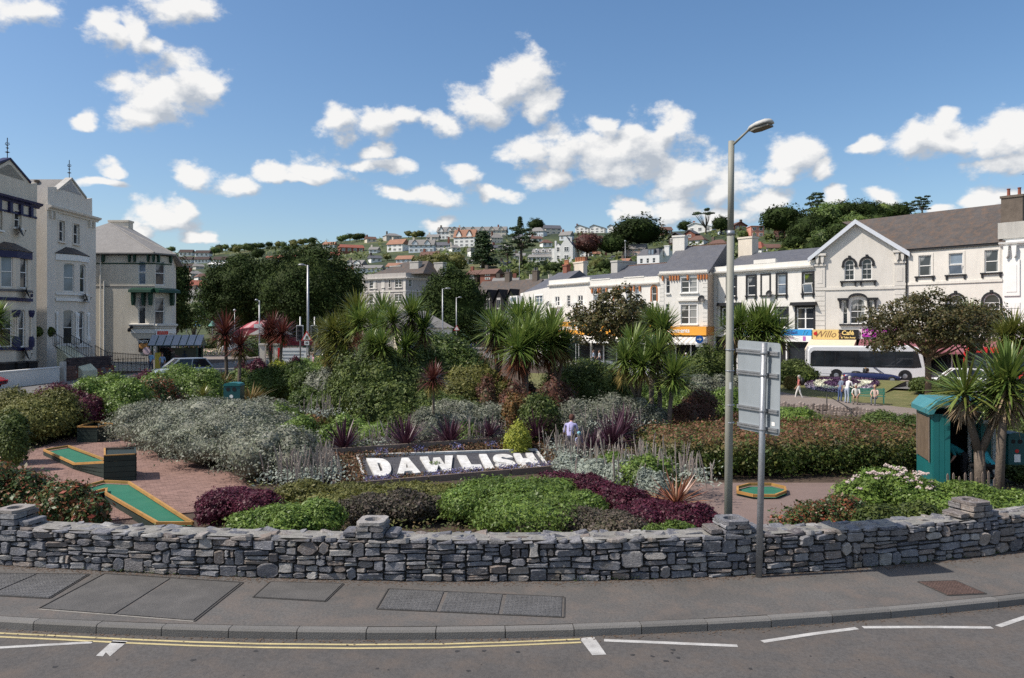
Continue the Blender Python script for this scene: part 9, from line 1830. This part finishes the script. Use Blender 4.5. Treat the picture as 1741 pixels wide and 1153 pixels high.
for lb,px,d,c in(('person in a pale mauve top in the middle street, left of the red one',782,123,(.45,.38,.45)),('person in a red top in the middle street',788,124,(.55,.03,.05)),('person in a bright blue top in the middle street',793.5,123,(.04,.30,.60)),('person in pale clothes left of the silver hatchback',772,114,(.60,.58,.48)),('person in dark clothes right of the cars in the middle street',807,126,(.02,.02,.03))):person(lb,px,d,1.72,rad(R.uniform(0,360)),'walk',c,(.05,.06,.10),group=gm)
ga='people in front of the amusements'
for lb,px,d,c,b_,hr in(('person in a pale blue shirt at the amusements, left of the white one',1009,84.5,(.40,.48,.60),(.08,.1,.15),(.1,.06,.04)),('person in a white shirt among the tables of the amusements',1019,84,(.70,.70,.70),(.05,.05,.07),(.1,.06,.04)),('person in a white top walking under the upper palm head',1144,76,(.66,.66,.68),(.03,.04,.08),(.05,.03,.02)),('white haired person in a blue jacket outside the amusements',1166,75,(.10,.13,.26),(.06,.07,.12),(.60,.58,.56)),('person in grey just right of the blue round sign',1196,74,(.45,.45,.44),(.1,.1,.1),(.3,.2,.12))):person(lb,px,d,1.72,rad(R.choice((80,-80,150))),'walk',c,b_,hr,z=-.2,group=ga)
gf='people by the guard rail';person('person in a pink shirt behind the guard rail',533,65.2,1.7,rad(120),'stand',(.62,.34,.44),(.1,.1,.14),z=.1,group=gf);person('person in grey green behind the guard rail',524,65.4,1.66,rad(-100),'stand',(.30,.34,.30),(.1,.1,.14),GREY,z=.05,group=gf)
gk='shoppers in the far market'
for i,(px,c) in enumerate(((312,(.5,.1,.12)),(322,(.6,.6,.6)),(346,(.2,.3,.5)),(372,(.6,.5,.4)),(303,(.35,.06,.08)),(388,(.5,.5,.55)))):person(('person in dark red at the far market, right of another in red','person in white at the far market','person in blue at the far market','person in tan at the far market','person in maroon near the corner house shop','person in pale grey at the far market near the maroon palm')[i],px,103+i,1.7,rad(60*i),'walk',c,(.06,.06,.09),group=gk)
gd_='people in the open topped car';cx_=cv_.location
for i,y in enumerate((-.36,.36)):q=Matrix.Rotation(rad(-14),2)@Vector((-.30,y));person(('driver with dark hair','passenger with fair hair')[i]+' in the open topped blue car',0,cx_.y+q.y,1.7,rad(-104),'sit',((.05,.05,.06),(.55,.35,.28))[i],(.05,.05,.08),((.03,.02,.015),(.30,.19,.09))[i],z=cx_.z-.12,x=cx_.x+q.x,group=gd_)
bpy.context.view_layer.update();dg=bpy.context.evaluated_depsgraph_get()
for ob,rt,E,ms in TMP:
 me=bpy.data.meshes.new_from_object(ob.evaluated_get(dg));me.materials.clear();[me.materials.append(m_) for m_ in ms];c=np.array([tuple(p.center) for p in me.polygons]);best=np.full(len(c),9.0);ix=np.zeros(len(c),int)
 for a_,b_,m_ in E:a_,b_=np.array(a_),np.array(b_);t_=np.clip(((c-a_)@(b_-a_))/max(1e-9,(b_-a_)@(b_-a_)),0,1);ds=np.linalg.norm(c-a_-t_[:,None]*(b_-a_),axis=1);k=ds<best;best[k]=ds[k];ix[k]=m_
 me.polygons.foreach_set('material_index',ix.astype(np.int32));me.polygons.foreach_set('use_smooth',np.ones(len(c),bool));bpy.data.objects.remove(ob);me.name='body';link('body',me,rt)
for o in TEXTS:
 if isinstance(o,str):continue
 me=bpy.data.meshes.new_from_object(o.evaluated_get(dg));q=bpy.data.objects.new('lettering',me);COL.objects.link(q);q.parent=o.parent;q.location=o.location;q.rotation_euler=o.rotation_euler;q.scale=o.scale;bpy.data.objects.remove(o)
